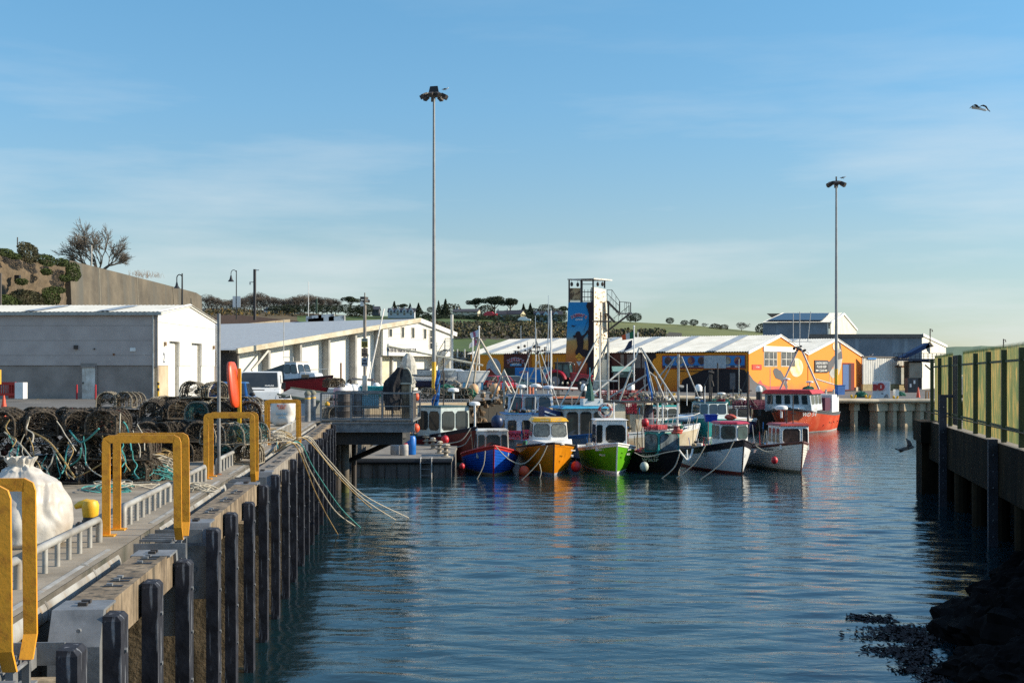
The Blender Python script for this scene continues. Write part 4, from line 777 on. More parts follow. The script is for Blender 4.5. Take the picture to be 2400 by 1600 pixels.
b3 = boat('lime green boat with white gunwale and white wheelhouse',1447,1112,3,6.6,2.55,1.36,.85,mat('lime green hull',(.12,.42,.012),.35,col2=(.09,.33,.01),ns=2),white,white,band=.12,rake=.35)
house(b3,-1.2,1.35,1.42,.95,1.38,white,white,2,2,tw=.96,win_m=glass,wz=(.28,.84),fw=[(.02,.2),(.32,.94)],ov=.1,rt=.04,y=-.1)
pipes(b3,'mast',white,[[(-1.9,.1,2.3),(-1.9,.1,3.1)]],.04); m = MB(); m.ring((-1.4,-.35,2.75),.27,.075,'X',20,8); m.build('lifebuoy',mat('old red ring',(.35,.04,.03),.6,col2=(.6,.55,.5),ns=5,lo=.5,hi=.55),b3,smooth=True)
text('JENNY T',b3,(-.55,-.67,1.04),(.83,.56,0),(0,-.25,1),.42,.08,white); text('WD 214',b3,(-.58,-.6,.82),(.83,.56,0),(0,-.25,1),.38,.09,white); text('JENNY',b3,(-.5,.6,1.05),(-.78,.62,0),(0,.2,1),.28,.08,white); text('WD 21',b3,(-.5,.55,.86),(-.78,.62,0),(0,.2,1),.25,.09,white)
b4 = boat('black boat with teal framed shelter and a white anchor hanging at the bow',1606,1109,38,5.6,2.1,1.02,.68,mat('black hull',(.014,.010,.011),.4),black,mat('red black boot',(.03,.012,.01),.6),band=.08,rake=.5,deck_m=mat('brown deck',(.12,.1,.08),.8))
house(b4,-1.0,.9,1.35,.75,1.05,teal,mat('grey flat roof',(.12,.12,.12),.8),1,1,tw=1,win_m=mat('scuffed perspex',(.18,.22,.24),.2,col2=(.05,.06,.07),ns=3),wz=(.22,.9),fw=[(.08,.92)],ov=.04,rt=.03)
text('SEAMAID',b4,(-1.2,-1.0,.76),(.93,.37,0),(0,-.15,1),.82,.13,mat('buff lettering',(.5,.45,.33),.6)); text('W262P',b4,(-1.2,-.98,.58),(.93,.37,0),(0,-.15,1),.8,.14,mat('buff lettering'))
m = MB(); m.tube([(.02,-.42,1.05),(.08,-.3,.88),(.14,-.12,.66),(.16,-.02,.58),(.16,.1,.66),(.12,.3,.9),(.1,.36,1.08)],.045,8); m.tube([(.1,0,1.05),(.16,-.02,.58)],.03,6); m.build('anchor',white,b4,smooth=True)
b5 = boat('white boat with navy rubbing band and red roofed wheelhouse',1744,1113,9,6.6,2.6,1.5,.82,mat('white hull grey',(.72,.73,.72),.45,col2=(.62,.63,.63),ns=1.5),mat('deep navy band',(.012,.010,.018),.45),mat('red boot',(.22,.03,.02),.6),band=.26,rake=.3)
house(b5,-.95,1.55,1.3,1.05,1.12,white,mat('red roof',(.5,.02,.05),.45),2,2,tw=.98,win_m=mat('greenish pane',(.06,.10,.09),.1,col2=(.03,.04,.04),ns=3),wz=(.4,.93),vee=.4,ov=.09,rt=.1,trim=mat('grey frame',(.3,.32,.33),.6))
text('W.227',b5,(-1.8,-1.24,.82),(.985,.17,0),(0,-.12,1),.62,.2,black); text('WATERS',b5,(-.85,-.96,1.02),(.9,.43,0),(0,-.12,1),.6,.11,black); text('227',b5,(-.35,.62,1.02),(-.72,.69,0),(0,.2,1),.24,.12,mat('faded lettering',(.4,.3,.3),.6))
b6 = boat('white clinker boat with brown gunwale and wooden framed wheelhouse, rightmost of the row',1882,1109,8,6.8,2.5,1.38,.85,mat('cream hull',(.72,.70,.63),.5,col2=(.58,.55,.48),ns=2,streak=((.3,.26,.2),2,.6,.8)),mat('brown band',(.16,.05,.035),.5),mat('olive boot',(.2,.19,.13),.7),band=.08,rake=.25,clinker=10)
house(b6,-1.0,1.7,1.35,.95,1.1,white,mat('dull red roof',(.4,.04,.025),.5),2,3,tw=.97,win_m=mat('warm pane',(.09,.06,.05),.1,col2=(.03,.025,.025),ns=4),wz=(.3,.9),fw=[(.06,.68),(.76,.96)],ov=.09,rt=.1,trim=white)
text('ROSA DAWN',b6,(-1.35,-1.18,1.0),(.95,.3,0),(0,-.1,1),.85,.13,black); text('W 196',b6,(-1.85,-.69,1.12),(1,0,0),(0,0,1),.42,.11,black)
pipes(b6,'mast',dark,[[(-1.5,.1,2.1),(-1.5,.1,3.4)],[(-2.6,-.5,1),(-2.6,-.5,2.2)],[(-1.5,-.2,2.1),(-1.5,-.2,2.9)],[(-1.75,.1,2.6),(-1.2,.1,2.6)]],.03); radar(b6,(-1.5,-.45,2.75))
# --- second row
b7 = boat('dark maroon boat with pale green wheelhouse and furled blue sail behind the blue boat',1118,1064,42,6.5,2.4,1.75,1.0,mat('maroon hull',(.14,.012,.012),.4),mat('ink band',(.015,.016,.03),.5),black,band=.14,D=63)
house(b7,-1.7,1.9,1.9,1.25,1.45,mat('pale green wall',(.50,.58,.56),.5),mat('dark green roof',(.03,.08,.07),.5),2,2,tw=.97,win_m=glass,wz=(.22,.86),ov=.06)
pipes(b7,'mast',dark,[[(-3.0,.3,2.7),(-3.0,.3,5.2)],[(-2.4,-.9,2.7),(-2.9,.2,4.6)],[(-4.6,-.6,1.2),(-4.9,-1.2,3.4)],[(-5.3,-1,2.6),(-3.6,-.9,2.65)]],.03); radar(b7,(-2.2,.3,3.45)); radar(b7,(-1.6,1.2,2.75)); pipes(b7,'post',white,[[(-1.4,1.05,1.5),(-1.4,1.05,2.8)]],.05)
m = MB(); pts = [(-3.0,-.25,2.72),(-2.95,-.28,3.0),(-3.0,-.05,3.4),(-2.98,-.12,3.8),(-3.02,-.02,4.3),(-3.0,.0,4.6)]
for a,b,r0,r1 in ((0,1,.17,.19),(1,2,.19,.09),(2,3,.09,.14),(3,4,.14,.1),(4,5,.1,.02)): m.tube([pts[a],pts[b]],r0,9,r1)
m.build('furled_sail',mat('blue canvas',(.01,.15,.45),.8,col2=(.005,.07,.25),ns=6,bump=.6,bs=8),b7)
b8 = boat('white and blue boat with rope-strewn cabin roof behind the yellow boat',1262,1050,6,8,3.0,1.6,1.0,mat('grey blue hull',(.4,.45,.5),.5),mat('mid blue band',(.03,.14,.35),.5),black,D=66.5); b8.scale = (1,1,.92)
house(b8,-2.2,2.6,3.05,.95,1.45,mat('bluish white wall',(.68,.74,.80),.5),mat('mid blue band'),4,1,tw=1,wz=(.15,.75),fw=[(.05,.2),(.3,.44),(.46,.6),(.7,.95)],ov=.1,rt=.05)
house(b8,-3.3,1.4,2.6,2.45,1.0,mat('bluish white wall'),mat('slate blue roof',(.08,.14,.24),.5),3,1,tw=.92,rk=.2,wz=(.2,.9),ov=.1,name='upper_wheelhouse'); radar(b8,(-3.2,.25,3.95)); radar(b8,(-3.6,-.5,3.9)); radar(b8,(-2.9,.9,3.85),mat('blue lettered radar',(.6,.65,.75),.4))
pipes(b8,'rigging_pole',mat('pale tube',(.55,.54,.5),.5),[[(-2.5,-1.3,2.5),(-3.6,.2,6.6)],[(-2.5,1.6,2.3),(-3.6,.4,6.6)],[(-2.3,.1,2.4),(-3.6,.3,4.6),(-3.6,.3,6.5)],[(-4.6,.9,3.3),(-3.6,.35,6.7)],[(-3.9,-.9,6.1),(-3.9,1.1,6.1)]],.032)
pipes(b8,'aerial',white,[[(-3.7,.3,6.6),(-3.7,.3,8.2)],[(-3.7,-.5,6.1),(-3.7,-.5,7.6)],[(-3.6,1.0,3.5),(-3.6,1.0,9.4)]],.018,4)
m = MB()
for k in range(26): m.ball((-3.6 + rnd.uniform(-.4,.4),rnd.uniform(-.8,1.0),6.1 + rnd.uniform(-.15,.3)),rnd.uniform(.04,.11),6)
m.build('deck_lights',dark,b8)
b9 = boat('boat with bright blue curved roof and white box on top behind the green boat',1400,1058,14,7.5,2.8,1.4,.9,mat('blue hull scuffed',(.02,.12,.26),.5,col2=(.2,.2,.2),ns=2),mat('mid blue band'),black,D=63.5)
house(b9,-1.9,2.2,2.3,.85,1.75,mat('dull white wall',(.5,.5,.47),.6,col2=(.33,.3,.27),ns=4),mat('cyan roof',(.05,.35,.55),.4),3,1,tw=1,wz=(.2,.9),ov=.2,rt=.12)
m = MB(); m.bx(-2.6,-2.0,-.1,.95,2.75,3.1); m.build('roof_box',white,b9)
m = MB(); m.hexa([(-3.4,-2.1,1.7),(-2.4,-2.1,1.7),(-2.4,-1.2,1.4),(-3.4,-1.2,1.4)],[(-3.4,-2.1,2.7),(-2.4,-2.1,2.7),(-2.4,-1.2,2.4),(-3.4,-1.2,2.4)]); m.build('side_tarpaulin',mat('navy tarp',(.008,.03,.14),.6),b9)
m = MB()
for k in range(4): m.bar((-2.38,-2.05,1.86 + k * .2),(-2.38,-1.45,1.66 + k * .2),.02,.07)
m.build('tarpaulin_stripe',white,b9)
pipes(b9,'rigging_pole',mat('pale tube'),[[(-2.4,-1.3,2.6),(-2.8,.9,6.2)],[(-2.0,.8,2.9),(-2.8,1.0,6.2)],[(-2.8,1.05,2.6),(-2.8,1.05,6.9)],[(-2.5,1.9,4.0),(-2.8,.7,4.0)]],.04); pipes(b9,'mast',dark,[[(-3.0,1.15,2.6),(-3.0,1.15,7.6)],[(-3,.7,7.1),(-3,1.7,7.1)]],.045)
pipes(b9,'net_pole',mat('teal pole',(.03,.3,.4),.6),[[(-2.2,.3,2.7),(-2.2,.3,4.7)]],.03); m = MB(); m.lathe([(.28,3.0),(.22,3.3),(.1,3.8),(.03,4.2)],(-2.2,.3,0),9); m.build('hung_net',mat('grey green net',(.06,.16,.13),.9,col2=(.02,.06,.05),ns=10),b9)
b10 = boat('beamy cream boat with blue stripe, rusty stains and a railed foredeck',1640,1060,110,8.2,3.1,1.9,1.35,mat('cream stained hull',(.66,.57,.42),.6,col2=(.5,.4,.26),ns=1.6,nd=8,streak=((.45,.2,.06),2,.55,.75)),white,mat('cream stained hull'),D=71,band=.3); b10.scale = (1,1,.84)
m = MB(); 
for sgn in (-1,1): m.tube([(-4.4,sgn * 1.58,2.35),(-2.2,sgn * 1.5,2.4),(-.9,sgn * .95,2.5),(.0,0,2.62)],.025,6)
for x,y_ in ((-4.4,1.55),(-3.2,1.55),(-2.1,1.45),(-1.1,1.0),(-.4,.5)):
    for sgn in (-1,1): m.tube([(x - .15,sgn * y_,1.6),(x,sgn * y_,2.42)],.02,5)
m.build('railing',whited,b10,smooth=True)
m = MB(); m.bx(-4.6,-3.9,-.7,.5,1.5,2.6); m.bx(-6.6,-5.0,-1.0,1.0,1.5,3.3); m.build('deckhouse',mat('cream wall',(.62,.56,.42),.6,streak=((.35,.18,.08),2,.55,.8)),b10)
m = MB(); m.bx(-5.2,-1.9,-1.3,1.3,3.35,3.45); m.build('shelter_roof',dark,b10); pipes(b10,'stanchion',white,[[(-2.0,-1.2,1.6),(-2.0,-1.2,3.4)],[(-2.0,1.2,1.6),(-2.0,1.2,3.4)],[(-2.9,-1.2,1.6),(-2.9,-1.2,3.4)],[(-3.3,.2,1.6),(-3.3,.2,3.4)]],.05)
pipes(b10,'gantry_pole',mat('pale tube'),[[(-2.1,-1.2,3.4),(-3.6,.0,6.9)],[(-2.1,1.2,3.4),(-3.2,.3,6.2)],[(-4.8,.2,3.4),(-3.7,0,6.9),(-3.2,.3,6.2)],[(-2.9,.4,3.4),(-2.9,.4,4.9)],[(-6.9,-1,3.9),(-3.9,0,6.2)]],.05)
m = MB(); m.add([(-3.35,-.1,6.0),(-3.1,-.45,3.6),(-2.7,.25,3.5),(-3.0,.2,4.6)],[(0,1,2,3)]); o = m.build('blue_net',mat('blue net cloth',(.02,.16,.5),.8,col2=(.01,.09,.3),ns=6),b10); o.modifiers.new('s','SOLIDIFY').thickness = .08
m = MB(); m.tube([(-3.2,0,1.6),(-3.1,0,3.2)],.33,9,.2); m.build('grey_bag',mat('grey cover',(.12,.12,.16),.8),b10)
m = MB()
for k in range(40): m.ball((rnd.uniform(-4,-2),rnd.uniform(-1,1),3.5 + rnd.random() * .4),rnd.uniform(.06,.16),6,jit=.5)
m.build('roof_gear',mat('mixed gear',(.06,.05,.045),.8,col2=(.3,.26,.2),ns=6,lo=.55,hi=.62),b10)
pipes(b10,'lifebuoy',mat('old red ring'),[],.1) if 0 else None
b11 = boat('teal boat numbered W294 with grey and white wheelhouse',1658,1028,-12,8.2,3.7,2.15,1.6,mat('teal hull',(.006,.24,.24),.4,col2=(.005,.19,.19),ns=2),mat('teal hull'),white,D=86,band=.12,rake=.2); b11.scale = (1,1,.62)
house(b11,-1.2,3.2,2.5,1.95,1.85,mat('grey blue wall',(.58,.68,.68),.5),mat('teal dark roof',(.01,.10,.11),.5),4,2,tw=.94,rk=.25,wz=(.32,.9),ov=.08,vee=.9); pipes(b11,'mast',dark,[[(-2.4,0,3.8),(-2.4,0,6.9)],[(-2.4,-.9,3.9),(-2.4,.9,3.9)],[(-3.6,-.5,3.8),(-3.6,-.5,5.2)]],.05); radar(b11,(-2.6,.8,4.7)); radar(b11,(-3.4,-.8,4.2))
text('W294',b11,(-.62,-.86,1.35),(.80,.6,0),(0,-.12,1),.95,.5,white)
m = MB(); m.tube([(-1.0,-1.35,2.5),(-1.3,-1.35,2.9)],.02,5); m.tube([(-.2,-1.2,1.6),(-.1,-1.1,2.2)],.04,5); m.tube([(.1,-.9,.9),(.0,-1.0,2.2),(-1.0,-1.5,2.15)],.05,5); m.tube([(-.3,-1.3,.85),(.0,-1.25,1.2),(.25,-1.0,.95)],.06,6); m.build('anchor',dark,b11)
wb = b11; m = MB(); m.bx(-7.6,-7.3,-.2,2.0,1.9,4.0); m.build('tarpaulin_screen',mat('green tarp',(.05,.42,.25),.7,col2=(.03,.32,.19),ns=1.5,bump=.6,bs=3),b11)
m = MB()
for k in range(36): m.ball((rnd.uniform(-7.4,-5.2),rnd.uniform(.2,2.0),3.9 + rnd.random() * .7),rnd.uniform(.08,.2),6,jit=.5)
m.build('hanging_gear',mat('mixed gear'),b11)
# --- red trawler
trh = mat('red orange hull',(.72,.09,.03),.4,col2=(.62,.07,.025),ns=1.2,nd=7,streak=((.75,.22,.10),.9,.5,.8))
b13 = boat('large red-orange trawler with white wheelhouse, number WD54',1838,1018,-27,10.0,4.3,2.75,1.85,trh,mat('grey rail band',(.12,.13,.14),.6),mat('white waterline',(.7,.68,.65),.5),D=92,band=.28,rake=.5,full=2.6,name='trawler',draft=.6); b13.scale = (1,1,.70)
house(b13,-1.0,3.2,3.5,2.35,1.75,mat('bluish white steel',(.62,.66,.68),.4),red,5,3,tw=.94,rk=-.25,wz=(.38,.92),ov=.25,rt=.42,trim=mat('bluish white steel'))
m = MB(); m.hexa([(-1.9,-1.9,2.2),(-.4,-.9,2.6),(-.4,.9,2.6),(-1.9,1.9,2.2)],[(-1.9,-1.9,2.75),(-.5,-.8,2.85),(-.5,.8,2.85),(-1.9,1.9,2.75)]); m.build('foredeck',white,b13)
m = MB(); m.bx(-8.9,-6.6,.0,1.9,2.0,3.9); m.build('shelter',white,b13); m = MB(); m.bx(-6.5,-4.8,-1.4,1.8,2.2,3.6); m.build('cargo_net',mat('dark red nets',(.12,.015,.03),.9,col2=(.04,.02,.05),ns=5),b13)
pipes(b13,'gantry',mat('cream tube',(.62,.55,.5),.5),[[(-4.3,-1.5,4.4),(-4.4,-.1,8.9)],[(-4.3,1.5,4.4),(-4.4,.1,8.9)],[(-4.4,1.2,5.6),(-8.4,1.6,5.0)],[(-10.2,1.2,2),(-10.2,1.2,4.4),(-10.2,.6,4.4),(-10.2,.6,2)]],.08); pipes(b13,'aerial',mat('pale tube'),[[(-4.4,0,8.8),(-4.4,0,12.8)],[(-4.4,-.5,9.6),(-4.4,-.5,12.6)],[(-4.4,.6,9.6),(-4.5,.8,12.8)],[(-4.4,-.9,9.6),(-4.4,.9,9.6)]],.035,4)
radar(b13,(-4.0,-.9,5.5)); radar(b13,(-4.2,.8,5.2)); m = MB()
for k in range(14): m.ball((-4.4,rnd.uniform(-.5,.5),8.4 + rnd.uniform(0,.7)),.12,6)
m.build('deck_lights',dark,b13); text('MAY ATLANTA',b13,(-1.55,-.2,4.32),(0,1,0),(-.1,0,1),2.3,.22,white)
text('WD 54',b13,(-1.1,1.55,2.0),(-.84,.54,0),(0,.2,1),1.35,.42,white); text('WD 54',b13,(-8.3,1.80,1.5),(-1,-.03,0),(0,.1,1),1.0,.36,white); 
m = MB()
for k in range(4): m.box((-4.8 - k * 1.4,2.13 - .02 * k,1.0),(.14,.06,.1))
m.build('scupper',black,b13)
box_bin(wp(b13,(-8.6,2.05,2.7)),mat('blue bag',(.02,.13,.42),.6),'blue bag slung on the white shelter of the red trawler',(.7,.4,.75),.4,'bag')
# --- third row, partly hidden
b14 = boat('grey boat with dark cabin and orange trim deep in the fleet',1362,1040,20,7,2.8,1.5,1.0,mat('slate hull',(.05,.055,.07),.5),orange,black,D=74)
house(b14,-2.2,2.0,2.6,1.3,1.6,mat('slate wall',(.06,.065,.08),.6),mat('faded orange roof',(.5,.14,.05),.6),3,2,tw=.95,wz=(.3,.85)); pipes(b14,'gantry',mat('rusty pink tube',(.6,.17,.08),.6),[[(-3.4,-1.9,1.4),(-3.4,-1.9,3.6)],[(-3.4,-1.7,1.4),(-3.4,-1.7,3.6)]],.09); pipes(b14,'boom',white,[[(-3.4,-1.9,3.6),(-3.4,1.2,3.45)]],.08)
b15 = boat('pale boat loaded with pink-red crates in the middle of the fleet',1500,1046,30,7,2.7,1.6,1.1,mat('pale grey hull',(.5,.5,.48),.5),red,black,D=78)
house(b15,-2.2,1.6,1.7,1.4,1.8,white,white,2,1,tw=.95,y=-.6); 
b16 = boat('dark workboat with a beige gantry near the far quay wall',1165,1022,25,7,2.8,1.3,1.0,mat('umber hull',(.05,.035,.03),.6),black,black,D=80)
pipes(b16,'gantry',mat('beige tube',(.6,.52,.4),.6),[[(-3,-1.2,1.2),(-3,-1.2,3.1),(-3,1.9,3.1),(-3,1.9,1.2)],[(-4.6,0,1.2),(-3.6,.4,6.6)],[(-2.0,1.9,3.1),(-3.6,.4,6.6)],[(-3.0,-1.0,3.1),(-3.6,.4,6.6)]],.08)
m = MB()
for k in range(50): m.ball((rnd.uniform(-4,-2),rnd.uniform(-1.3,1.6),rnd.uniform(1.2,3.3)),rnd.uniform(.08,.24),6,jit=.6)
m.build('stacked_gear',mat('umber gear',(.05,.035,.025),.9,col2=(.25,.17,.1),ns=5,lo=.5,hi=.62),b16); buoy(wp(b16,(-3,-.3,3.35)),.32,mat('peach buoy',(.7,.42,.22),.7),'peach net bundle on the beige gantry, left one'); buoy(wp(b16,(-3,1.2,3.35)),.34,mat('peach buoy'),'peach net bundle on the beige gantry, right one')
# loose gear
buoy(P(1083,1092,53.8),.115,redb,'round red buoy hanging on the dark side of the blue boat'); buoy(P(1229,1105,55.6),.24,orb,'half-lit orange buoy between the blue and the yellow boat'); buoy(P(1350,1093,56.4),.22,redb,'big dark red buoy between the yellow and the green boat')
buoy(P(1510,1093,54.8),.19,mat('pale green buoy',(.5,.55,.45),.5),'pale round buoy on the side of the black boat'); buoy(P(1815,1078,55.2),.15,redb,'red buoy hanging on the white clinker boat'); buoy(P(1043,1030,60.5),.19,redb,'red buoy at the dark maroon hull'); buoy(P(1455,973,70),.22,blub,'bright blue buoy beside the pink crates'); buoy(P(1512,990,66),.2,redb,'large red buoy on the railed foredeck'); buoy(P(974,1003,60),.2,orb,'pink-orange buoy by the platform corner'); buoy(P(975,930,76.4),.22,orb,'pink-orange buoy hanging on the far quay rail')
buoy(P(1165,988,61),.3,mat('blue black buoy',(.01,.03,.09),.4),'blue-black drum net roller behind the blue boat')
for i,(px,py) in enumerate(((1203,1029),(1203,1022),(1242,1034),(1242,1027),(1242,1020))): crate(P(px,py,60.5),pinkc,'pink-red fish crate stacked %s beside the yellow wheelhouse' % ('in the left pair' if px < 1220 else 'in the taller right stack'),0,.95)
for k in range(7):
    for q in range(2): crate(P(1474,994 - k * 7.5,73 + q * .8),pinkc,'pink-red fish crate in the tall tower of crates amid the fleet',.1,1.15,'tower of pink crates')
for k in range(6): crate(P(1520 + (k % 3) * 14,1012 - (k // 3) * 7,66.2),mat('coral crate',(.75,.12,.13),.5),'coral fish crate on the deck of the railed cream boat',.1 * k,.8,'coral crates')
for k in range(8): crate(P(1418 + (k % 4) * 22,936 - (k // 4) * 9,76),mat('dark red crate',(.3,.02,.03),.5),'dark red crate piled behind the blue-roofed boat',.1 * k,1.2,'dark red crates')
for k in range(6): crate(P(1735 + (k % 3) * 19,958 - (k // 3) * 8,83),mat('plum crate',(.16,.015,.05),.6),'plum red crate above the green tarpaulin',.1 * k,1.3,'plum crates')
box_bin(P(1666,988,80),mat('royal blue bin',(.01,.05,.45),.4),'royal blue fish tub on the bow of the teal boat',(.78,.6,.45)); box_bin(P(1517,944,72),mat('royal blue bin'),'small royal blue tub beneath the blue net',(.6,.5,.3))
t = thing('storage_drum','pale blue drum lying on its side on the teal boat bow','drum',P(1606,980,80),R(15)); m = MB(); m.tube([(-.55,0,0),(-.5,0,0),(.45,0,0),(.5,0,0)],.235,20); m.build('body',mat('pale blue drum',(.35,.5,.66),.4),t,smooth=True); m = MB(); m.tube([(.5,0,0),(.52,0,0)],.2,18); m.build('lid',white,t)
t = thing('life_jacket_pile','heap of red lifebuoy canisters on the roof of the black boat','heap',P(1586,1016,57)); m = MB(); m.ring((0,0,.05),.2,.06,'Z',16,6); m.ring((.05,0,.14),.18,.06,'Z',16,6); m.build('ring',mat('salmon ring',(.6,.1,.06),.6),t,smooth=True); m = MB(); m.lathe([(.16,.18),(.12,.3),(.17,.34)]); m.build('pan',mat('rust pan',(.25,.04,.03),.6),t)
t = thing('fish_bag','red-orange tarpaulin bundle on the deck beyond the red roofed boat','bundle',P(1712,985,76)); m = MB(); m.ball((0,0,.2),.3,10,(1.2,.8,.6),.3); m.build('bundle',mat('salmon ring'),t)
# masts and rigs that stand up out of the fleet
mp_ = mat('weathered tube',(.5,.48,.43),.5,col2=(.3,.27,.23),ns=4)
def rig(label,px,D,y0,y1,r,m_,extra=()):
    z0,z1 = Z(y0,D),Z(y1,D); t = thing('boat_mast',label,'mast',V((X(px,D),D,z0)),group='masts over the fleet'); m = MB(); m.tube([(0,0,0),(0,0,z1 - z0)],r,7); m.build('mast',m_,t)
    if extra:
        m = MB()
        for (pa,ya,pb,yb,rr_) in extra: m.tube([(X(pa,D) - t.location.x,0,Z(ya,D) - z0),(X(pb,D) - t.location.x,.02,Z(yb,D) - z0)],rr_,5)
        m.build('stay',m_,t)
rig('tapered white pole rising behind the white box roof',1425,71,985,793,.07,mp_,((1425,800,1345,955,.04),(1424,800,1376,950,.04),(1412,793,1434,793,.03),(1425,830,1490,880,.015),(1400,908,1425,915,.03)))
rig('black-footed mast carrying a small dome near the teal boat',1590,76,968,830,.08,mp_,((1583,838,1543,885,.05),(1583,838,1545,910,.035),(1597,835,1637,930,.04),(1590,905,1602,907,.12)))
rig('knotted black mast standing above the teal wheelhouse',1667,82,940,865,.06,dark,((1667,868,1650,908,.03),(1661,870,1673,874,.1),(1668,893,1671,905,.08)))
rig('thin dark aerial with pale rings by the pale rectangle',1682,90,925,850,.05,dark)
rig('forked dark mast left of the trawler',1753,80,1015,870,.07,dark,((1752,882,1735,925,.03),(1744,915,1762,915,.03),(1755,930,1775,955,.03)))
rig('light inverted V mast over the pontoon gear',1181,78,955,865,.06,mp_,((1181,868,1152,940,.06),(1181,868,1213,937,.06),(1190,915,1180,940,.05)))
rig('long pale aerial pole rising over the striped roof',1291,80,960,728,.05,white,((1290,730,1278,850,.02),))
rig('leaning white boom over the pink crates',1512,74,925,850,.03,mp_,((1422,935,1516,878,.07),(1517,863,1545,965,.055),(1512,863,1535,882,.05),(1535,882,1563,948,.07),(1490,922,1521,898,.04),(1509,888,1513,925,.04),(1541,898,1547,930,.04)))
rig('thin stick aerial left of the orange cross signs',1256,79,950,775,.035,mp_,((1262,845,1205,960,.045),(1262,850,1310,960,.035),(1236,800,1240,900,.015),(1255,865,1275,860,.06),(1257,770,1256,850,.04)))
# lines between boats and into the water
for i,(pts,D,lb) in enumerate((([(1163,1047),(1195,1078),(1230,1085),(1265,1050)],54.3,'white line sagging between the blue and the yellow boat'),([(1283,1043),(1263,1082),(1225,1122),(1212,1128)],53.2,'pale line from the yellow bow into the water'),([(1137,1056),(1133,1090),(1117,1124)],53.6,'pale line from the blue bow into the water'),([(1264,1086),(1268,1105),(1265,1119)],54.2,'loose rope end below the yellow bow'),([(1487,1060),(1515,1070),(1560,1060),(1590,1055)],55,'line sagging along the black hull'),([(1594,1058),(1580,1095),(1548,1123)],54,'pale line from the white anchor into the water'),([(1655,1040),(1628,1085),(1585,1120)],54,'pale line crossing the black stern'),([(1720,1034),(1690,1085),(1640,1124)],53.4,'pale line from the navy banded bow into the water'),([(1772,1045),(1800,1058),(1850,1048)],54.8,'line sagging over the white clinker hull'),([(1104,1018),(1090,1040),(1070,1048)],57,'short pale line from the blue boat to the pontoon'),([(1103,1003),(1080,1032),(1036,1040)],58,'pale line from the maroon boat to the spools'))):
    rope([P(a,b,D) for a,b in pts],.022,rope_w,'mooring_line',lb,'lines among the moored boats')

# more of the packed fleet
gmx = [mat('gear dark',(.03,.03,.028),.8),mat('gear tan',(.4,.3,.18),.9),redb,greenp,blub,whited]
def clutter(t,x0,x1,y0,y1,z,n,sd):
    q = random.Random(sd); m = MB()
    for k in range(n):
        m.mi = q.choice((0,0,0,1,1,2,3,4,5)); x,y = q.uniform(x0,x1),q.uniform(y0,y1); s_ = q.uniform(.05,.17); r_ = q.random()
        if r_ < .4: m.box((x,y,z + s_ * q.uniform(.5,1.4)),(s_ * q.uniform(1,3),s_ * q.uniform(1,2),s_ * q.uniform(.7,2)),q.uniform(0,3))
        elif r_ < .7: m.ball((x,y,z + s_),s_,7,(1.2,1,.8),.4)
        else: m.tube([(x,y,z),(x + q.uniform(-.15,.15),y + q.uniform(-.15,.15),z + q.uniform(.4,1.3))],.018,4)
    m.mi = 0; m.build('deck_gear',gmx,t)
for t_,x0,x1,w_,z,n in ((b1,-5.5,-2.6,.8,.6,40),(b2,-6.5,-3.6,.9,1.0,50),(b3,-6,-2.8,.8,.85,50),(b4,-5.2,-2.1,.8,.7,60),(b5,-6,-2.7,.8,.85,50),(b6,-6.2,-3.0,.8,.85,50),(b7,-6,-3.8,.9,1.1,50),(b8,-7.5,-5,1.2,1.1,60),(b8,-2.9,-2.4,1.3,2.4,30),(b9,-7,-4.4,1.1,1.0,60),(b10,-6,-1,1.2,1.6,90),(b11,-8,-4.6,1.3,1.6,90),(b11,-3.6,-1.6,.9,3.9,24),(b13,-9.6,-4.6,1.6,1.9,60),(b14,-6.6,-4.4,1.1,1.1,60)): clutter(t_,x0,x1,-w_,w_,z,n,int(n + x0 * 10))
ex = [('low white boat with turquoise awning between crates and knotted mast',1598,1020,86,25,white,mat('turquoise roof',(.03,.4,.36),.5),white,1.5),('white-cabined boat with drums on its roof behind the blue curved roof',1418,1016,84,-20,mat('pale grey hull'),white,white,1.75),('small grey-green cabin boat wedged behind the white and blue boat',1332,1018,83,10,mat('grey green hull',(.12,.17,.15),.6),mat('teal dark roof'),mat('pale green wall'),1.6),('rust-streaked beige boat moored against the far quay wall',1556,1012,90,35,mat('cream stained hull'),mat('dull red roof'),mat('cream wall'),1.7),('dark blue boat nearest the tan quay beam',1098,1026,82,30,navy,mat('slate wall'),mat('grey blue wall'),1.5),('small white and navy boat behind the red roofed wheelhouse',1722,1016,90,-15,navy,white,white,1.35)]
for i,(lb,px,py,D,a,hm,rm,wm_,zh) in enumerate(ex):
    t = boat(lb,px,py,a,6.4,2.5,1.25,.9,hm,rm,black,D=D,rake=.35); house(t,-1.8,1.9,1.7,.95,zh - .35,wm_,rm,2,2,tw=.95,wz=(.3,.86),vee=.25 if i % 2 else 0); clutter(t,-5.6,-3.8,-.9,.9,.9,60,i); clutter(t,-3.2,-2.1,-.6,.6,zh + .65,16,i + 9)
    pipes(t,'mast',mp_ if i % 2 else dark,[[(-3.4,0,1),(-3.4,0,3.4 + i % 3)],[(-3.4,.1,3.2),(-5.4,.6,1.4)],[(-3.9,-.7,2.9),(-2.9,.7,2.9)]],.035); radar(t,(-2.4,.3,zh + 1.0))
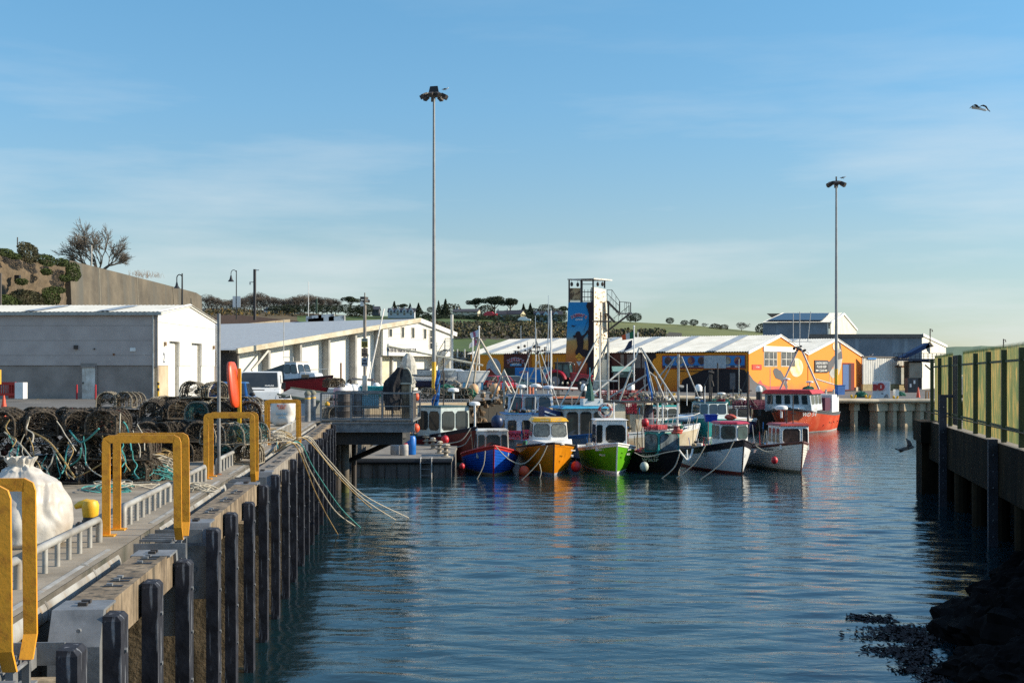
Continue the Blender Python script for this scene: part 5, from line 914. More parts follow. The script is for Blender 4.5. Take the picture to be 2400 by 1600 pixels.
for px,D,y0,y1,m_,lb in ((1230,80,980,850,mp_,'thin grey aerial left of the picture board'),(1236,72,985,872,white,'white whip aerial above the slate blue roof'),(1403,74,970,905,dark,'short dark pole by the capped pile'),(1558,80,985,903,mp_,'short pale pole right of the blue net'),(1461,77,960,905,dark,'dark pole behind the pink crates'),(1610,84,950,900,white,'thin white aerial behind the drum'),(1340,76,990,930,mp_,'pale pole crossing the long boom'),(1652,86,945,900,white,'white whip aerial on the teal boat'),(1718,86,950,905,dark,'dark aerial by the plum crates'),(1805,95,930,862,mp_,'thin aerial ahead of the trawler gantry')): rig(lb,px,D,y0,y1,.028,m_)
q = random.Random(8)
for i in range(22):
    px = q.uniform(-10,330); y0 = q.uniform(975,1070); pts = [P(px,y0,20.8)]
    for k in range(4): px += q.uniform(-12,15); y0 += q.uniform(10,26); pts.append(P(px,min(y0,1120),20.8 - k * .1 + q.uniform(-.05,.05)))
    rope(pts,q.uniform(.007,.014),(rope_t,rope_w,rope_y,rope_t)[i % 4],'tether_rope','%s twine tangled over the front of the near pot heap' % ('teal','pale','tan','teal')[i % 4],'tethers hanging over the near pot heap')
# ================================================================ BUILDINGS
whr = mat('white corrugated roof',(.70,.68,.61),.6,col2=(.55,.53,.46),ns=.6,nd=8); rlt = mat('grey rooflight',(.30,.34,.38),.5,col2=(.22,.26,.30),ns=1)
def wallq(parent,quad,m_,name='wall',th=.15):
    q = [V(p) for p in quad]; n = (q[1] - q[0]).cross(q[-1] - q[0]).normalized() * th; m = MB(); m.prism([p - n for p in q],n); return m.build(name,m_,parent,world=True)
class Fr:      # flat frame on a wall: origin o, direction d (horizontal), up; u metres along, z absolute, k metres out of the wall
    def __init__(s,a,b): s.a = V((a[0],a[1],0)); s.d = (V((b[0],b[1],0)) - s.a); s.L = s.d.length; s.d.normalize(); s.n = V((s.d.y,-s.d.x,0))
    def p(s,u,z,k=0): q = s.a + s.d * u + s.n * k; return V((q.x,q.y,z))
    def u(s,px):  # distance along the wall at image column px
        t = (px - 1200) / F; return (t * s.a.y - s.a.x) / (s.d.x - t * s.d.y)
    def z(s,u,py): return Z(py,(s.a + s.d * u).y)
    def rect(s,u0,u1,z0,z1,k0,k1,parent,m_,name):
        m = MB(); m.hexa([s.p(u0,z0,k1),s.p(u1,z0,k1),s.p(u1,z0,k0),s.p(u0,z0,k0)],[s.p(u0,z1,k1),s.p(u1,z1,k1),s.p(u1,z1,k0),s.p(u0,z1,k0)]); return m.build(name,m_,parent,world=True)
    def px(s,p0,y0,p1,y1,k0,k1,parent,m_,name):
        u0,u1 = s.u(p0),s.u(p1); um = (u0 + u1) / 2; return s.rect(u0,u1,s.z(um,y1),s.z(um,y0),k0,k1,parent,m_,name)
# --- left warehouse
cb = V((X(370,86),86,0)); ce = V((X(505,101.4),101.4,0)); zl = Z(733,86); t = thing('warehouse','long grey and white block-built warehouse with two tall doors in its gable','building',V((cb.x,cb.y,GZ)))
gd = (ce - cb).normalized(); back = V((-gd.y,gd.x,0)); LL = 30
gw = mat('pale render',(.70,.68,.63),.8,col2=(.62,.60,.55),ns=.5,nd=9,bump=.1,bs=8); gl = mat('grey block wall',(.50,.43,.39),.9,col2=(.40,.34,.31),ns=.7,nd=9,bump=.2,bs=10); gl2 = mat('darker block wall',(.34,.29,.255),.9,col2=(.23,.195,.17),ns=.8,nd=9,bump=.2,bs=10)
Fg = Fr(cb,ce); Lg = Fg.L; zap = Z(718,93.7); zs = GZ + 2.25
bl = cb + back * LL; Fl = Fr(bl,cb); br = ce + back * LL
du = [Fg.u(397),Fg.u(421),Fg.u(449),Fg.u(473)]; zd0 = Z(800,90)
# gable: lintel wall above, piers between the door recesses
wallq(t,[Fg.p(0,zd0),Fg.p(Lg,zd0),Fg.p(Lg,zl),Fg.p(Lg / 2,zap),Fg.p(0,zl)],gw,'gable_wall')
for a,b in ((0,du[0]),(du[1],du[2]),(du[3],Lg)): Fg.rect(a,b,zs,zd0,-.15,0,t,gw,'pier'); Fg.rect(a + .05,b - .05,GZ,zs,-.2,-.05,t,conc_l if a == 0 else gw,'pier_base')
for a,b in ((du[0],du[1]),(du[2],du[3])):
    Fg.rect(a,b,GZ,zd0,-.45,-.34,t,white,'door'); Fg.rect(b - .02,b + .10,GZ,zd0,-.40,-.16,t,mat('shaded reveal',(.5,.47,.4),.9),'reveal'); Fg.rect(a - .1,a,GZ,zd0,-.40,-.16,t,mat('shaded reveal'),'reveal')
for i,u in enumerate((Fg.u(385),Fg.u(499))): Fg.rect(u - .12,u + .12,Z(812,90),Z(803,90),0,.15,t,mat('tan lamp',(.3,.2,.12),.6),'wall_lamp')
Fg.rect(.02,Lg - .02,zl - .62,zl - .6,0,.012,t,gl2,'joint'); 
text('2',t,tuple(Fg.p(Fg.u(384),Z(838,88),.02) - t.location),Fg.d,(0,0,1),.35,.7,mat('blue grey mark',(.12,.16,.25),.7))
Fl.rect(0,LL - .01,zs,zl - .05,-.15,0,t,gl,'wall'); Fl.rect(0,LL - .01,GZ,zs - .02,-.25,-.08,t,gl2,'lower_wall')
for z_ in (zl - .85,zl - 1.85,zl - 2.85): Fl.rect(0,LL - .02,z_ - .012,z_ + .012,0,.006,t,gl2,'joint')
Fl.rect(0,LL + .3,zl - .16,zl + .06,-.05,.28,t,mat('olive gutter',(.42,.42,.38),.6),'gutter'); Fl.rect(LL - 1.3 + .96,LL - 1.3 + 1.05,GZ,zl - .1,.0,.1,t,whited,'downpipe')
Fl.rect(LL - 1.35 + 1.02,LL,zs - .1,zl - .16,.0,.05,t,gl2,'corner_strip')
ud = Fl.u(193),Fl.u(223); Fl.rect(ud[0] - .12,ud[1] + .12,GZ,GZ + 2.4,-.09,.01,t,gl2,'door_frame'); d_ = Fl.rect(ud[0],ud[1],GZ,GZ + 2.15,0,.05,t,whited,'door'); 
Fl.px(194,895,197,899,.05,.09,d_,black,'handle') if 0 else Fl.px(194,895,197,899,.05,.09,t,black,'handle')
Fl.px(175,809,183,818,0,.2,t,dark,'flood_lamp'); Fl.px(305,815,318,823,0,.05,t,white,'wall_sign'); Fl.px(191,856,224,861,0,.12,t,gl2,'door_hood'); Fl.px(220,816,223,819,0,.1,t,dark,'vent_pipe'); Fl.px(265,828,269,832,0,.08,t,mat('rust'),'alarm_box')
m = MB(); rb = Fg.p(Lg / 2,zap) + back * LL; m.corr(Fl.p(-.2,zl + .05,.3),Fl.p(LL + .25,zl + .05,.3),Fg.p(Lg / 2,zap + .08) - back * .25,rb + V((0,0,.08)),100,.035); m.build('roof',whr,t,world=True)
m = MB(); m.corr(Fg.p(Lg / 2,zap + .08) - back * .25,Fg.p(Lg + .3,zl - .05) - back * .25,Fg.p(Lg + .3,zl - .05) + back * LL,rb + V((0,0,.08)),30,.03); m.build('roof',whr,t,world=True)
for u0 in (3.2,8.2,14.2,20,26):
    m = MB(); a = Fl.p(LL - u0,zl + .13,.25); b = Fl.p(LL - u0 - .9,zl + .13,.25); c = Fg.p(Lg / 2,zap + .15) - V(Fl.d) * (u0 + .9) ; d = Fg.p(Lg / 2,zap + .15) - V(Fl.d) * u0; m.corr(b,a,a.lerp(d,.8),b.lerp(c,.8),3,.03); m.build('rooflight',rlt,t,world=True)
for a,b in ((Fg.p(-.25,zl,.06),Fg.p(Lg / 2,zap + .08,.06)),(Fg.p(Lg / 2,zap + .08,.06),Fg.p(Lg + .3,zl - .05,.06))): m = MB(); m.bar(a,b,.12,.2); m.build('verge',white,t,world=True)
wallq(t,[V((br.x,br.y,GZ)),V((bl.x,bl.y,GZ)),V((bl.x,bl.y,zl)),V((br.x,br.y,zl))],gl,'wall'); wallq(t,[Fg.p(Lg,GZ),V((br.x,br.y,GZ)),V((br.x,br.y,zl)),Fg.p(Lg,zl)],gl,'wall')
m = MB(); m.tube([Fg.p(Lg + .15,GZ,.1),Fg.p(Lg + .15,zl - .3,.1)],.09,8); m.build('downpipe',white,t,world=True)
# --- sailing club hall
c0 = V((X(540,104),104,0)); c1 = V((X(1037,129),129,0)); Fc = Fr(c0,c1); bk = V((-Fc.d.y,Fc.d.x,0)); t = thing('sailing_club','long white hall of the harbour sailing club with grey fins and an upper floor','building',V((c0.x,c0.y,GZ)))
cw = mat('cream boarding',(.80,.78,.70),.7,col2=(.71,.69,.61),ns=.5,nd=9,streak=((.45,.33,.18),1.2,.66,.8)); fin = mat('grey fin',(.42,.41,.38),.9,col2=(.30,.29,.27),ns=1.5,nd=8)
uz = lambda px,py: (Fc.u(px),Fc.z(Fc.u(px),py)); A0 = uz(540,820); AP = uz(963,751); AR = uz(1037,779); Lc = Fc.L
ufl = Fc.u(878)
wallq(t,[Fc.p(0,GZ),Fc.p(ufl,GZ),Fc.p(ufl,A0[1] + (AP[1] - A0[1]) * ufl / AP[0]),Fc.p(0,A0[1])],cw,'wall')
zfl = Fc.z(ufl,833); wallq(t,[Fc.p(ufl,zfl,1.0),Fc.p(Lc,zfl,1.0),Fc.p(AR[0],AR[1],1.0),Fc.p(*AP,1.0),Fc.p(ufl,A0[1] + (AP[1] - A0[1]) * ufl / AP[0],1.0)],cw,'upper_wall',1.1)
wallq(t,[Fc.p(ufl,GZ,0),Fc.p(Lc,GZ,0),Fc.p(Lc,zfl,0),Fc.p(ufl,zfl,0)],cw,'wall')
for px in (540,614,688,755,818,877): u = Fc.u(px); zt_ = A0[1] + (AP[1] - A0[1]) * u / AP[0] - .1; Fc.rect(u,u + .25,GZ,zt_,0,.75,t,fin,'fin')
Fc.rect(Fc.u(940),Fc.u(940) + .3,GZ,zfl,0,1.0,t,fin,'fin'); Fc.rect(Fc.u(914),Fc.u(914) + .2,GZ,zfl,0,.25,t,fin,'fin')
for k in range(1,6): z_ = zfl + .52 * k; Fc.rect(ufl + .05,Lc - .05,z_ - .012,z_ + .012,1.0,1.012,t,fin,'board_joint')
m = MB(); m.bar(Fc.p(-.4,A0[1] - .1,1.15),Fc.p(AP[0],AP[1] + .02,1.15),.2,.42); m.build('fascia',mat('stained fascia',(.66,.6,.47),.8,col2=(.45,.38,.26),ns=1.2,nd=8),t,world=True); m = MB(); m.bar(Fc.p(AP[0] - .1,AP[1],1.15),Fc.p(AR[0] + .8,AR[1] - .2,1.15),.2,.4); m.build('fascia',white,t,world=True)
m = MB(); Lb = 34; m.corr(Fc.p(-.6,A0[1] - .02,1.2),Fc.p(AP[0],AP[1] + .16,1.2),Fc.p(AP[0],AP[1] + .16,0) + bk * Lb,Fc.p(-.6,A0[1] - .02,0) + bk * Lb,2,.01); slate = mat('pale slate roof',(.46,.48,.48),.7,col2=(.34,.36,.37),ns=3,nd=9,st=(1,1,6)); m.build('roof',slate,t,world=True)
m = MB(); m.corr(Fc.p(AP[0],AP[1] + .16,1.2),Fc.p(AR[0] + .8,AR[1] - .05,1.2),Fc.p(AR[0] + .8,AR[1] - .05,0) + bk * Lb,Fc.p(AP[0],AP[1] + .16,0) + bk * Lb,2,.01); m.build('roof',slate,t,world=True)
wallq(t,[Fc.p(Lc,GZ,1),Fc.p(Lc,GZ,0) + bk * Lb,Fc.p(Lc,AR[1],0) + bk * Lb,Fc.p(Lc,AR[1],1)],cw,'wall')
for px,py in ((737,744),(766,741),(790,745),(742,750)):
    m = MB(); q = P(px,py,132); m.hexa([q + V((-.8,-.5,-.6)),q + V((.8,-.5,-.6)),q + V((.8,.5,-.6)),q + V((-.8,.5,-.6))],[q + V((-.8,-.5,.1)),q + V((.8,-.5,.25)),q + V((.8,.5,.25)),q + V((-.8,.5,.1))]); m.build('roof_vent',mat('vent dark',(.2,.2,.2),.7,col2=(.6,.6,.58),ns=.6,lo=.48,hi=.52),t,world=True)
for px,y0,y1,wd in ((895,770,790,9),(924,766,792,8),(948,767,793,8),(976,770,795,8)):
    w_ = Fc.px(px - wd / 2,y0,px + wd / 2,y1,1.0,1.05,t,whited,'window_frame'); Fc.px(px - wd / 2 + 1.5,y0 + 1.5,px + wd / 2 - 1.5,y1 - 1.5,1.03,1.07,t,glass,'window')
Fc.px(986,772,1000,819,1.0,1.05,t,whited,'door_frame')
for a,b in ((988,992.3),(993.7,998.5)):
    for c,d in ((774,789),(791,802),(804,817)): Fc.px(a,c,b,d,1.03,1.07,t,glass,'window')
text('WATERFORD HARBOUR SAILING CLUB',t,tuple(Fc.p(Fc.u(921.5),Fc.z(Fc.u(921),820.5),1.02) - t.location),Fc.d,(0,0,1),Fc.u(956) - Fc.u(886.5),.42,mat('dark lettering',(.03,.025,.05),.6))
Fc.px(629,835,664,902,0,.06,t,white,'door'); Fc.px(884,836,911,897,0,.06,t,mat('cream door',(.7,.64,.46),.7),'door'); Fc.px(951,840,962,900,0,.06,t,mat('cream door'),'door')
for a,b in (((573,868),(612,820)),): m = MB(); m.bar(Fc.p(Fc.u(a[0]),Fc.z(Fc.u(a[0]),a[1]),.8),Fc.p(Fc.u(b[0]),Fc.z(Fc.u(b[0]),b[1]),.8),.18,.18); m.build('brace',whited,t,world=True)
wallq(t,[Fc.p(-.1,GZ,.9),Fc.p(-.1,GZ,0) + bk * Lb,Fc.p(-.1,A0[1] - .2,0) + bk * Lb,Fc.p(-.1,A0[1] - .2,.9)][::-1],mat('dark end wall',(.12,.11,.1),.9),'end_wall')
# outside stair of the club
t = thing('outside_stair','white steel outside stair with landing at the end of the sailing club','staircase',V((X(1035,127),127,GZ))); Ds = 126.5
m = MB()
for (xa,ya),(xb,yb),r_ in (((1020,835),(1044,795),.09),((1024,855),(1060,810),.0),):
    m.bar(P(xa,ya + 22,Ds),P(xb,yb + 24,Ds),.1,.3); m.bar(P(xa,ya,Ds),P(xb,yb,Ds),.06,.08); m.bar(P(xa,ya + 22,Ds + 1.2),P(xb,yb + 24,Ds + 1.2),.1,.3)
m.build('stringer',whited,t,world=True); m = MB()
for k in range(14): f = k / 13; m.box(P(1020 + 24 * f,857 - 38 * f,Ds + .6),(.35,1.2,.05))
m.build('tread',whited,t,world=True); m = MB(); m.box(P(1051,821,Ds + .6),(1.0,1.3,.15)); m.build('landing',whited,t,world=True); m = MB()
for px in range(1044,1060,2): m.tube([P(px,795,Ds),P(px,820,Ds)],.02,4)
for px,y_ in ((1043,915),(1058,915)): m.tube([P(px,793,Ds),P(px,y_,Ds)],.06,6)
m.bar(P(1043,793,Ds),P(1059,793,Ds),.06,.08); 
for k in range(10): f = k / 9; m.tube([P(1020 + 24 * f,835 - 40 * f,Ds),P(1020 + 24 * f,856 - 38 * f,Ds)],.018,4)
m.build('balustrade',whited,t,world=True)
t = thing('yard_stair','dark steel stair beside the white net stack near the yellow-footed mast','staircase',V((X(985,118),118,GZ))); m = MB()
for k in range(11): m.box(P(975 + k * .4 + (k % 2) * .2 + 8,871 + k * 3.6,118),(.95,.4,.05))
m.bar(P(968,866,118),P(1008,866,118),.08,.12); m.bar(P(972,868,118),P(984,912,118),.06,.16); m.bar(P(1000,868,118),P(1000,912,118),.08,.08); m.build('stair',dark,t,world=True)
t = thing('net_stack','pale heap of bagged nets behind the black draped post','heap',V((X(957,110),110,GZ))); m = MB(); m.lathe([(.75,0),(.7,.8),(.5,1.4),(.2,1.8)],(0,0,1.6),11); crumple(m,(0,0,.9),.7,(1,1,1.3),24,.2,4); m.build('heap',mat('pale netting',(.55,.53,.47),.9,col2=(.35,.33,.28),ns=5,bump=.6,bs=8),t)

# --- orange activity centre: two gabled sheds
o0 = V((X(1755,128),128,0)); o1 = V((X(2020,160),160,0)); Fo = Fr(o0,o1); ob = V((-Fo.d.y,Fo.d.x,0)); Lo = Fo.L; ze = Z(825,128); uv = Fo.u(1893); zv = Z(829,142.9); ua = Fo.u(1828); za = Z(788,135.4); ub = Fo.u(1960); zb = Z(796,151.5); Lw = 33.5; gr = 2.2
t = thing('activity_centre','orange painted adventure centre with twin white corrugated roofs','building',V((o0.x,o0.y,gr)))
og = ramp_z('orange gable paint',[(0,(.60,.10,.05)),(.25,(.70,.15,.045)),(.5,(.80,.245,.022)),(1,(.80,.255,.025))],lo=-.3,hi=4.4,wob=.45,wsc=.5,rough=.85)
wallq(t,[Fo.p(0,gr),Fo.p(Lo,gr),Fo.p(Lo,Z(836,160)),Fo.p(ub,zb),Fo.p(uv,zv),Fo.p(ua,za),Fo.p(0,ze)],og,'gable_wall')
oe = o0 + ob * Lw; Fw = Fr(oe,o0)
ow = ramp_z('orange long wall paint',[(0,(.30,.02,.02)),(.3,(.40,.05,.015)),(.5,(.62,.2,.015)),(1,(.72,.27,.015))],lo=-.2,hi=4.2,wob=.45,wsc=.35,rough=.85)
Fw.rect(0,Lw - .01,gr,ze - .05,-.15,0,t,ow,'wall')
for a,b,wd,nm,kk in ((Fw.p(-.4,ze + .03,.3),Fw.p(Lw + .2,ze + .03,.3),0,'roof',0),):
    m = MB(); e2 = Fo.p(ua,za + .12) - ob * .2; m.corr(a,b,e2,e2 + ob * (Lw + .6),120,.06); m.build('roof',whr,t,world=True)
m = MB(); m.corr(Fo.p(ua,za + .12) - ob * .2,Fo.p(uv,zv + .05) - ob * .2,Fo.p(uv,zv + .05) + ob * Lw,Fo.p(ua,za + .12) + ob * Lw,6,.02); m.build('roof',whr,t,world=True)
m = MB(); m.corr(Fo.p(uv,zv + .05) + ob * Lw,Fo.p(uv,zv + .05) - ob * .2,Fo.p(ub,zb + .12) - ob * .2,Fo.p(ub,zb + .12) + ob * Lw,110,.06); m.build('roof',whr,t,world=True)
m = MB(); m.corr(Fo.p(ub,zb + .12) - ob * .2,Fo.p(Lo + .2,Z(835,160)) - ob * .2,Fo.p(Lo + .2,Z(835,160)) + ob * Lw,Fo.p(ub,zb + .12) + ob * Lw,6,.02); m.build('roof',whr,t,world=True)
for u0 in (3.4,9.0,13.6,18.6,22.6,26.6,30.6):
    a = Fw.p(Lw - u0 - 1.1,ze + .13,.22); b = Fw.p(Lw - u0,ze + .13,.22); d = Fo.p(ua,za + .2) + ob * (u0); c = Fo.p(ua,za + .2) + ob * (u0 + 1.1)
    m = MB(); m.corr(a,b,b.lerp(d,.97),a.lerp(c,.97),4,.06); m.build('rooflight',rlt,t,world=True)
a = Fo.p(uv,zv + .15) + ob * 4.5; m = MB(); m.corr(a + ob * 1.1,a,a.lerp(Fo.p(ub,zb + .2) + ob * 4.5,.97),(a + ob * 1.1).lerp(Fo.p(ub,zb + .2) + ob * 5.6,.97),4,.06); m.build('rooflight',rlt,t,world=True)
for a,b in ((Fo.p(-.3,ze - .05,.08),Fo.p(ua,za + .08,.08)),(Fo.p(ua,za + .08,.08),Fo.p(uv,zv,.08)),(Fo.p(uv,zv,.08),Fo.p(ub,zb + .08,.08)),(Fo.p(ub,zb + .08,.08),Fo.p(Lo + .3,Z(836,160),.08))): m = MB(); m.bar(a,b,.1,.3); m.build('verge',white,t,world=True)
gm = mat('grey mural paint',(.12,.115,.12),.9,col2=(.10,.10,.105),ns=1); gm2 = mat('pale mural paint',(.45,.44,.4),.9,col2=(.3,.3,.28),ns=.5); wmur = mat('white mural paint',(.75,.68,.5),.9,col2=(.78,.5,.2),ns=1.5)
def blob(F_,pts,k,parent,m_,name='mural_shape'):
    q = [F_.p(F_.u(x),F_.z(F_.u(x),y),k) for x,y in pts]; m = MB(); n = F_.n * .012; m.prism([p_ - n for p_ in q],n); return m.build(name,m_,parent,world=True)
Fo.px(1788,812,1863,824,0,.12,t,white,'shutter_box')
for a,b in ((1790,1821),(1830,1863)):
    f_ = Fo.px(a,823,b,859,-.02,.03,t,whited,'window_frame'); Fo.px(a + 1,825,b - 1,857,.01,.05,t,mat('barred pane',(.03,.03,.035),.2,col2=(.12,.12,.12),ns=2),'window')
    for k in (.35,.7): Fo.px(a + (b - a) * k - .6,825,a + (b - a) * k + .6,857,.04,.07,t,whited,'glazing_bar')
    Fo.px(a + 1,841,b - 1,842.5,.04,.07,t,whited,'glazing_bar')
blob(Fo,[(1847 + 16 * math.cos(a) + 19,861 + 22 * math.sin(a)) for a in [2 * PI * k / 18 for k in range(18)]],.03,t,wmur)
blob(Fo,[(1812,868),(1815,863),(1820,862),(1824,866),(1829,868),(1834,876),(1840,888),(1846,905),(1843,916),(1838,902),(1829,890),(1818,886),(1813,876)],.03,t,gm)
blob(Fo,[(1756,877),(1765,890),(1775,898),(1790,904),(1806,922),(1756,926)],.03,t,gm); blob(Fo,[(1782,890),(1787,899),(1800,905),(1846,905),(1846,924),(1806,922),(1790,906),(1776,898)],.018,t,mat('pink mural paint',(.62,.12,.1),.9))
sg = Fo.px(1762,854,1784,866,.02,.06,t,mat('red arrow board',(.6,.05,.02),.6),'arrow_sign'); text('Top of Slipway',t,tuple(Fo.p(Fo.u(1774),Fo.z(Fo.u(1774),860),.08) - t.location),Fo.d,(0,-.0,1),1.0,.18,white)
# mural bird on the second gable
blob(Fo,[(1964,801),(1969,808),(1972,820),(1974,838),(1971,858),(1966,876),(1960,884),(1950,886),(1943,876),(1945,868),(1953,862),(1955,845),(1958,835),(1964,830),(1960,815)],.03,t,gm2)
blob(Fo,[(1945,846),(1953,835),(1962,829),(1968,824),(1972,822),(1974,840),(1964,842),(1958,838),(1954,856),(1944,872),(1938,868),(1938,846)],.045,t,gm); blob(Fo,[(1958 + 7.5 * math.cos(a),811 + 11 * math.sin(a)) for a in [2 * PI * k / 14 for k in range(14)]],.055,t,wmur)
blob(Fo,[(1965,800),(1969,806),(1972,822),(1967,812)],.065,t,gm)
for px in (1944,1951): Fo.px(px,880,px + 1,900,.02,.04,t,wmur,'mural_shape')
Fo.px(1908,844,1939,873,.02,.1,t,mat('charcoal board',(.03,.03,.035),.6),'sign_board')
for s_,y_,w_ in (('LANDING BERTH',850.5,27),('PLEASE KEEP',859,22),('CLEAR',868,11)): text(s_,t,tuple(Fo.p(Fo.u(1923.5),Fo.z(Fo.u(1923.5),y_),.12) - t.location),Fo.d,(0,0,1),(Fo.u(1923.5 + w_ / 2) - Fo.u(1923.5 - w_ / 2)),.27,white)
for px in (1913,1933): Fo.px(px - 3,866,px + 3,869.5,.1,.12,t,whited,'small_print')
u0,u1 = Fo.u(1974),Fo.u(2002); Fo.rect(u0,u1,gr,Fo.z(u0,850),.01,.03,t,mat('shaded reveal red',(.16,.02,.012),.9),'door_reveal'); Fo.rect(u0 + .05,u0 + (u1 - u0) * .5,gr + .1,Fo.z(u0,854),.02,.06,t,mat('blue shutter',(.07,.14,.32),.5,col2=(.05,.10,.24),ns=8,st=(.2,.2,5)),'roller_door'); Fo.rect(u0 + (u1 - u0) * .5,u0 + (u1 - u0) * .68,gr + .1,Fo.z(u0,852),.02,.07,t,mat('painted door shadow',(.02,.012,.03),.8),'door_shade')  # flat strips: the doorway's deep recess shadow is painted dark red and near-black
Fo.rect(Lo - .12,Lo + .05,gr,Z(837,160),.0,.1,t,whited,'downpipe'); Fo.rect(uv - .04,uv + .04,gr,zv,.01,.05,t,mat('joint brown',(.25,.1,.04),.9),'joint'); Fo.rect(u1 + .1,Lo + .6,gr - .1,gr + .35,.0,.2,t,conc_l,'plinth')
# long wall: panels, dark opening, banner
bk_ = mat('black mural paint',(.012,.008,.012),.8)
blob(Fw,[(1420,827),(1532,827),(1532,842),(1524,850),(1528,862),(1522,880),(1530,900),(1526,912),(1420,912)],.02,t,mat('maroon black paint',(.05,.012,.012),.85,col2=(.02,.01,.01),ns=.4)); blob(Fw,[(1520,827),(1537,827),(1538,838),(1530,842),(1527,860),(1534,868),(1528,880),(1522,880)],.03,t,bk_)
for a,b in ((1455,1463),(1470,1486),(1488,1502),(1505,1514)): Fw.px(a,830,b,862,.03,.06,t,mat('grey board cladding',(.16,.15,.15),.7,col2=(.08,.08,.09),ns=1),'window')
blob(Fw,[(1590,924),(1600,890),(1620,880),(1650,866),(1700,864),(1745,866),(1754,880),(1754,926)],.03,t,bk_); Fw.px(1711,874,1724,912,.04,.06,t,mat('grey door',(.12,.12,.13),.7),'door')
bn = Fw.px(1552,832,1748,864,.02,.08,t,mat('banner frame',(.30,.05,.02),.7),'banner_frame'); Fw.px(1554,834,1746,856,.08,.10,t,mat('banner blue',(.01,.22,.55),.6,col2=(.01,.14,.42),ns=.5),'banner'); Fw.px(1554,856,1746,861,.08,.11,t,navy,'banner_strip')
for i,px in enumerate((1567,1594,1621,1645,1706,1730)):
    q = [(px + 8.5 * math.cos(a),845 + 9.5 * math.sin(a)) for a in [2 * PI * k / 16 for k in range(16)]]; blob(Fw,q,.12,t,mat(('roundel brown','roundel tan','roundel plum')[i % 3],((.14,.06,.05),(.25,.16,.1),(.10,.02,.05))[i % 3],.7,col2=((.05,.03,.03),(.3,.3,.25),(.3,.12,.06))[i % 3],ns=2,lo=.45,hi=.55),'roundel')
    text(('SAILING','KAYAKING','ARCHERY','SAILING','CLIMB','SUP')[i],t,tuple(Fw.p(Fw.u(px),Fw.z(Fw.u(px),858.5),.13) - t.location),Fw.d,(0,0,1),.62,.12,white)
Fw.px(1651,833,1703,863,.12,.15,t,mat('pale screen',(.38,.45,.50),.6),'screen'); text('www.dunmoreadventure.com',t,tuple(Fw.p(Fw.u(1640),Fw.z(Fw.u(1640),869),.05) - t.location),Fw.d,(0,0,1),Fw.u(1700) - Fw.u(1590),.2,bk_)
# left part of the long wall
blob(Fw,[(1138 + 17 * math.cos(a),862 + 22 * math.sin(a)) for a in [PI + PI * k / 14 for k in range(15)]] + [(1171,885),(1171,905),(1121,905)],.02,t,mat('pale blue paint',(.35,.42,.48),.8)) if 0 else blob(Fw,[(1157 + 17 * math.cos(a),862 + 23 * math.sin(a)) for a in [PI + PI * k / 14 for k in range(15)]] + [(1174,880),(1140,880)],.02,t,mat('pale mural blue',(.38,.45,.50),.8)); blob(Fw,[(1128,912),(1130,875),(1148,862),(1160,876),(1178,890),(1178,912)],.03,t,mat('brick red paint',(.25,.04,.02),.8))
Fw.px(1181,827,1238,862,.02,.05,t,mat('plum panel',(.10,.025,.018),.8),'panel'); Fw.px(1238,827,1246,872,.02,.05,t,mat('rust panel',(.42,.12,.015),.8),'panel'); Fw.px(1181,862,1210,912,.02,.05,t,mat('green black panel',(.02,.03,.025),.7),'panel')
def advent_logo(parent,F_,cx,cy,sc,k,off):
    pk = mat('logo pink',(.62,.12,.14),.6); wb = mat('logo blue white',(.35,.5,.62),.6)
    for i,ch in enumerate('Dunmore'):
        a = (i - 3) / 3; px,py = cx + a * 17 * sc,cy + 5 * sc * a * a - 3 * sc; u = F_.u(px); h = (9.5 - abs(a) * 1.2) * sc / F * F_.p(u,0).y
        ang = -a * .35; xd = F_.d * math.cos(ang) + V((0,0,math.sin(ang))); yd = V((0,0,1)) * math.cos(ang) - F_.d * math.sin(ang)
        text(ch,parent,tuple(F_.p(u,F_.z(u,py),k) - off),xd,yd,h * .72,h * 1.12,wb); text(ch,parent,tuple(F_.p(u,F_.z(u,py),k + .03) - off),xd,yd,h * .5,h * .85,pk)
    u = F_.u(cx); text('ADVENTURE',parent,tuple(F_.p(u,F_.z(u,cy + 8 * sc),k) - off),F_.d,(0,0,1),F_.u(cx + 9 * sc) - F_.u(cx - 9 * sc),4.5 * sc / F * F_.p(u,0).y,white)
advent_logo(t,Fw,1209,845,1.0,.07,t.location); Fw.px(1196,852.5,1223,857.5,.05,.07,t,mat('cyan strip',(.03,.28,.55),.6),'panel')
m = MB(); m.tube([P(1276,870,139),P(1276,860,139)],.3,8); 
pz_ = blob(Fw,[(1284 + 11 * math.cos(a),862 + 16 * math.sin(a)) for a in [PI + PI * k / 12 for k in range(13)]] + [(1300,895),(1268,895)],.03,t,mat('dark figure paint',(.09,.02,.012),.8))
for px in (1600,1625,1650,1690,1712,1724):
    tt = thing('fence_post','thin post of the low fence before the black mural, at %s' % {1600: 'the red corner',1625: 'the shutter',1650: 'the screen',1690: 'its middle',1712: 'the grey door',1724: 'the step'}[px],'fence post',G(px,917,gz(X(px,126))),group='posts before the orange wall'); m = MB(); m.tube([(0,0,0),(0,0,1.05)],.04,5); m.build('post',galv,tt)
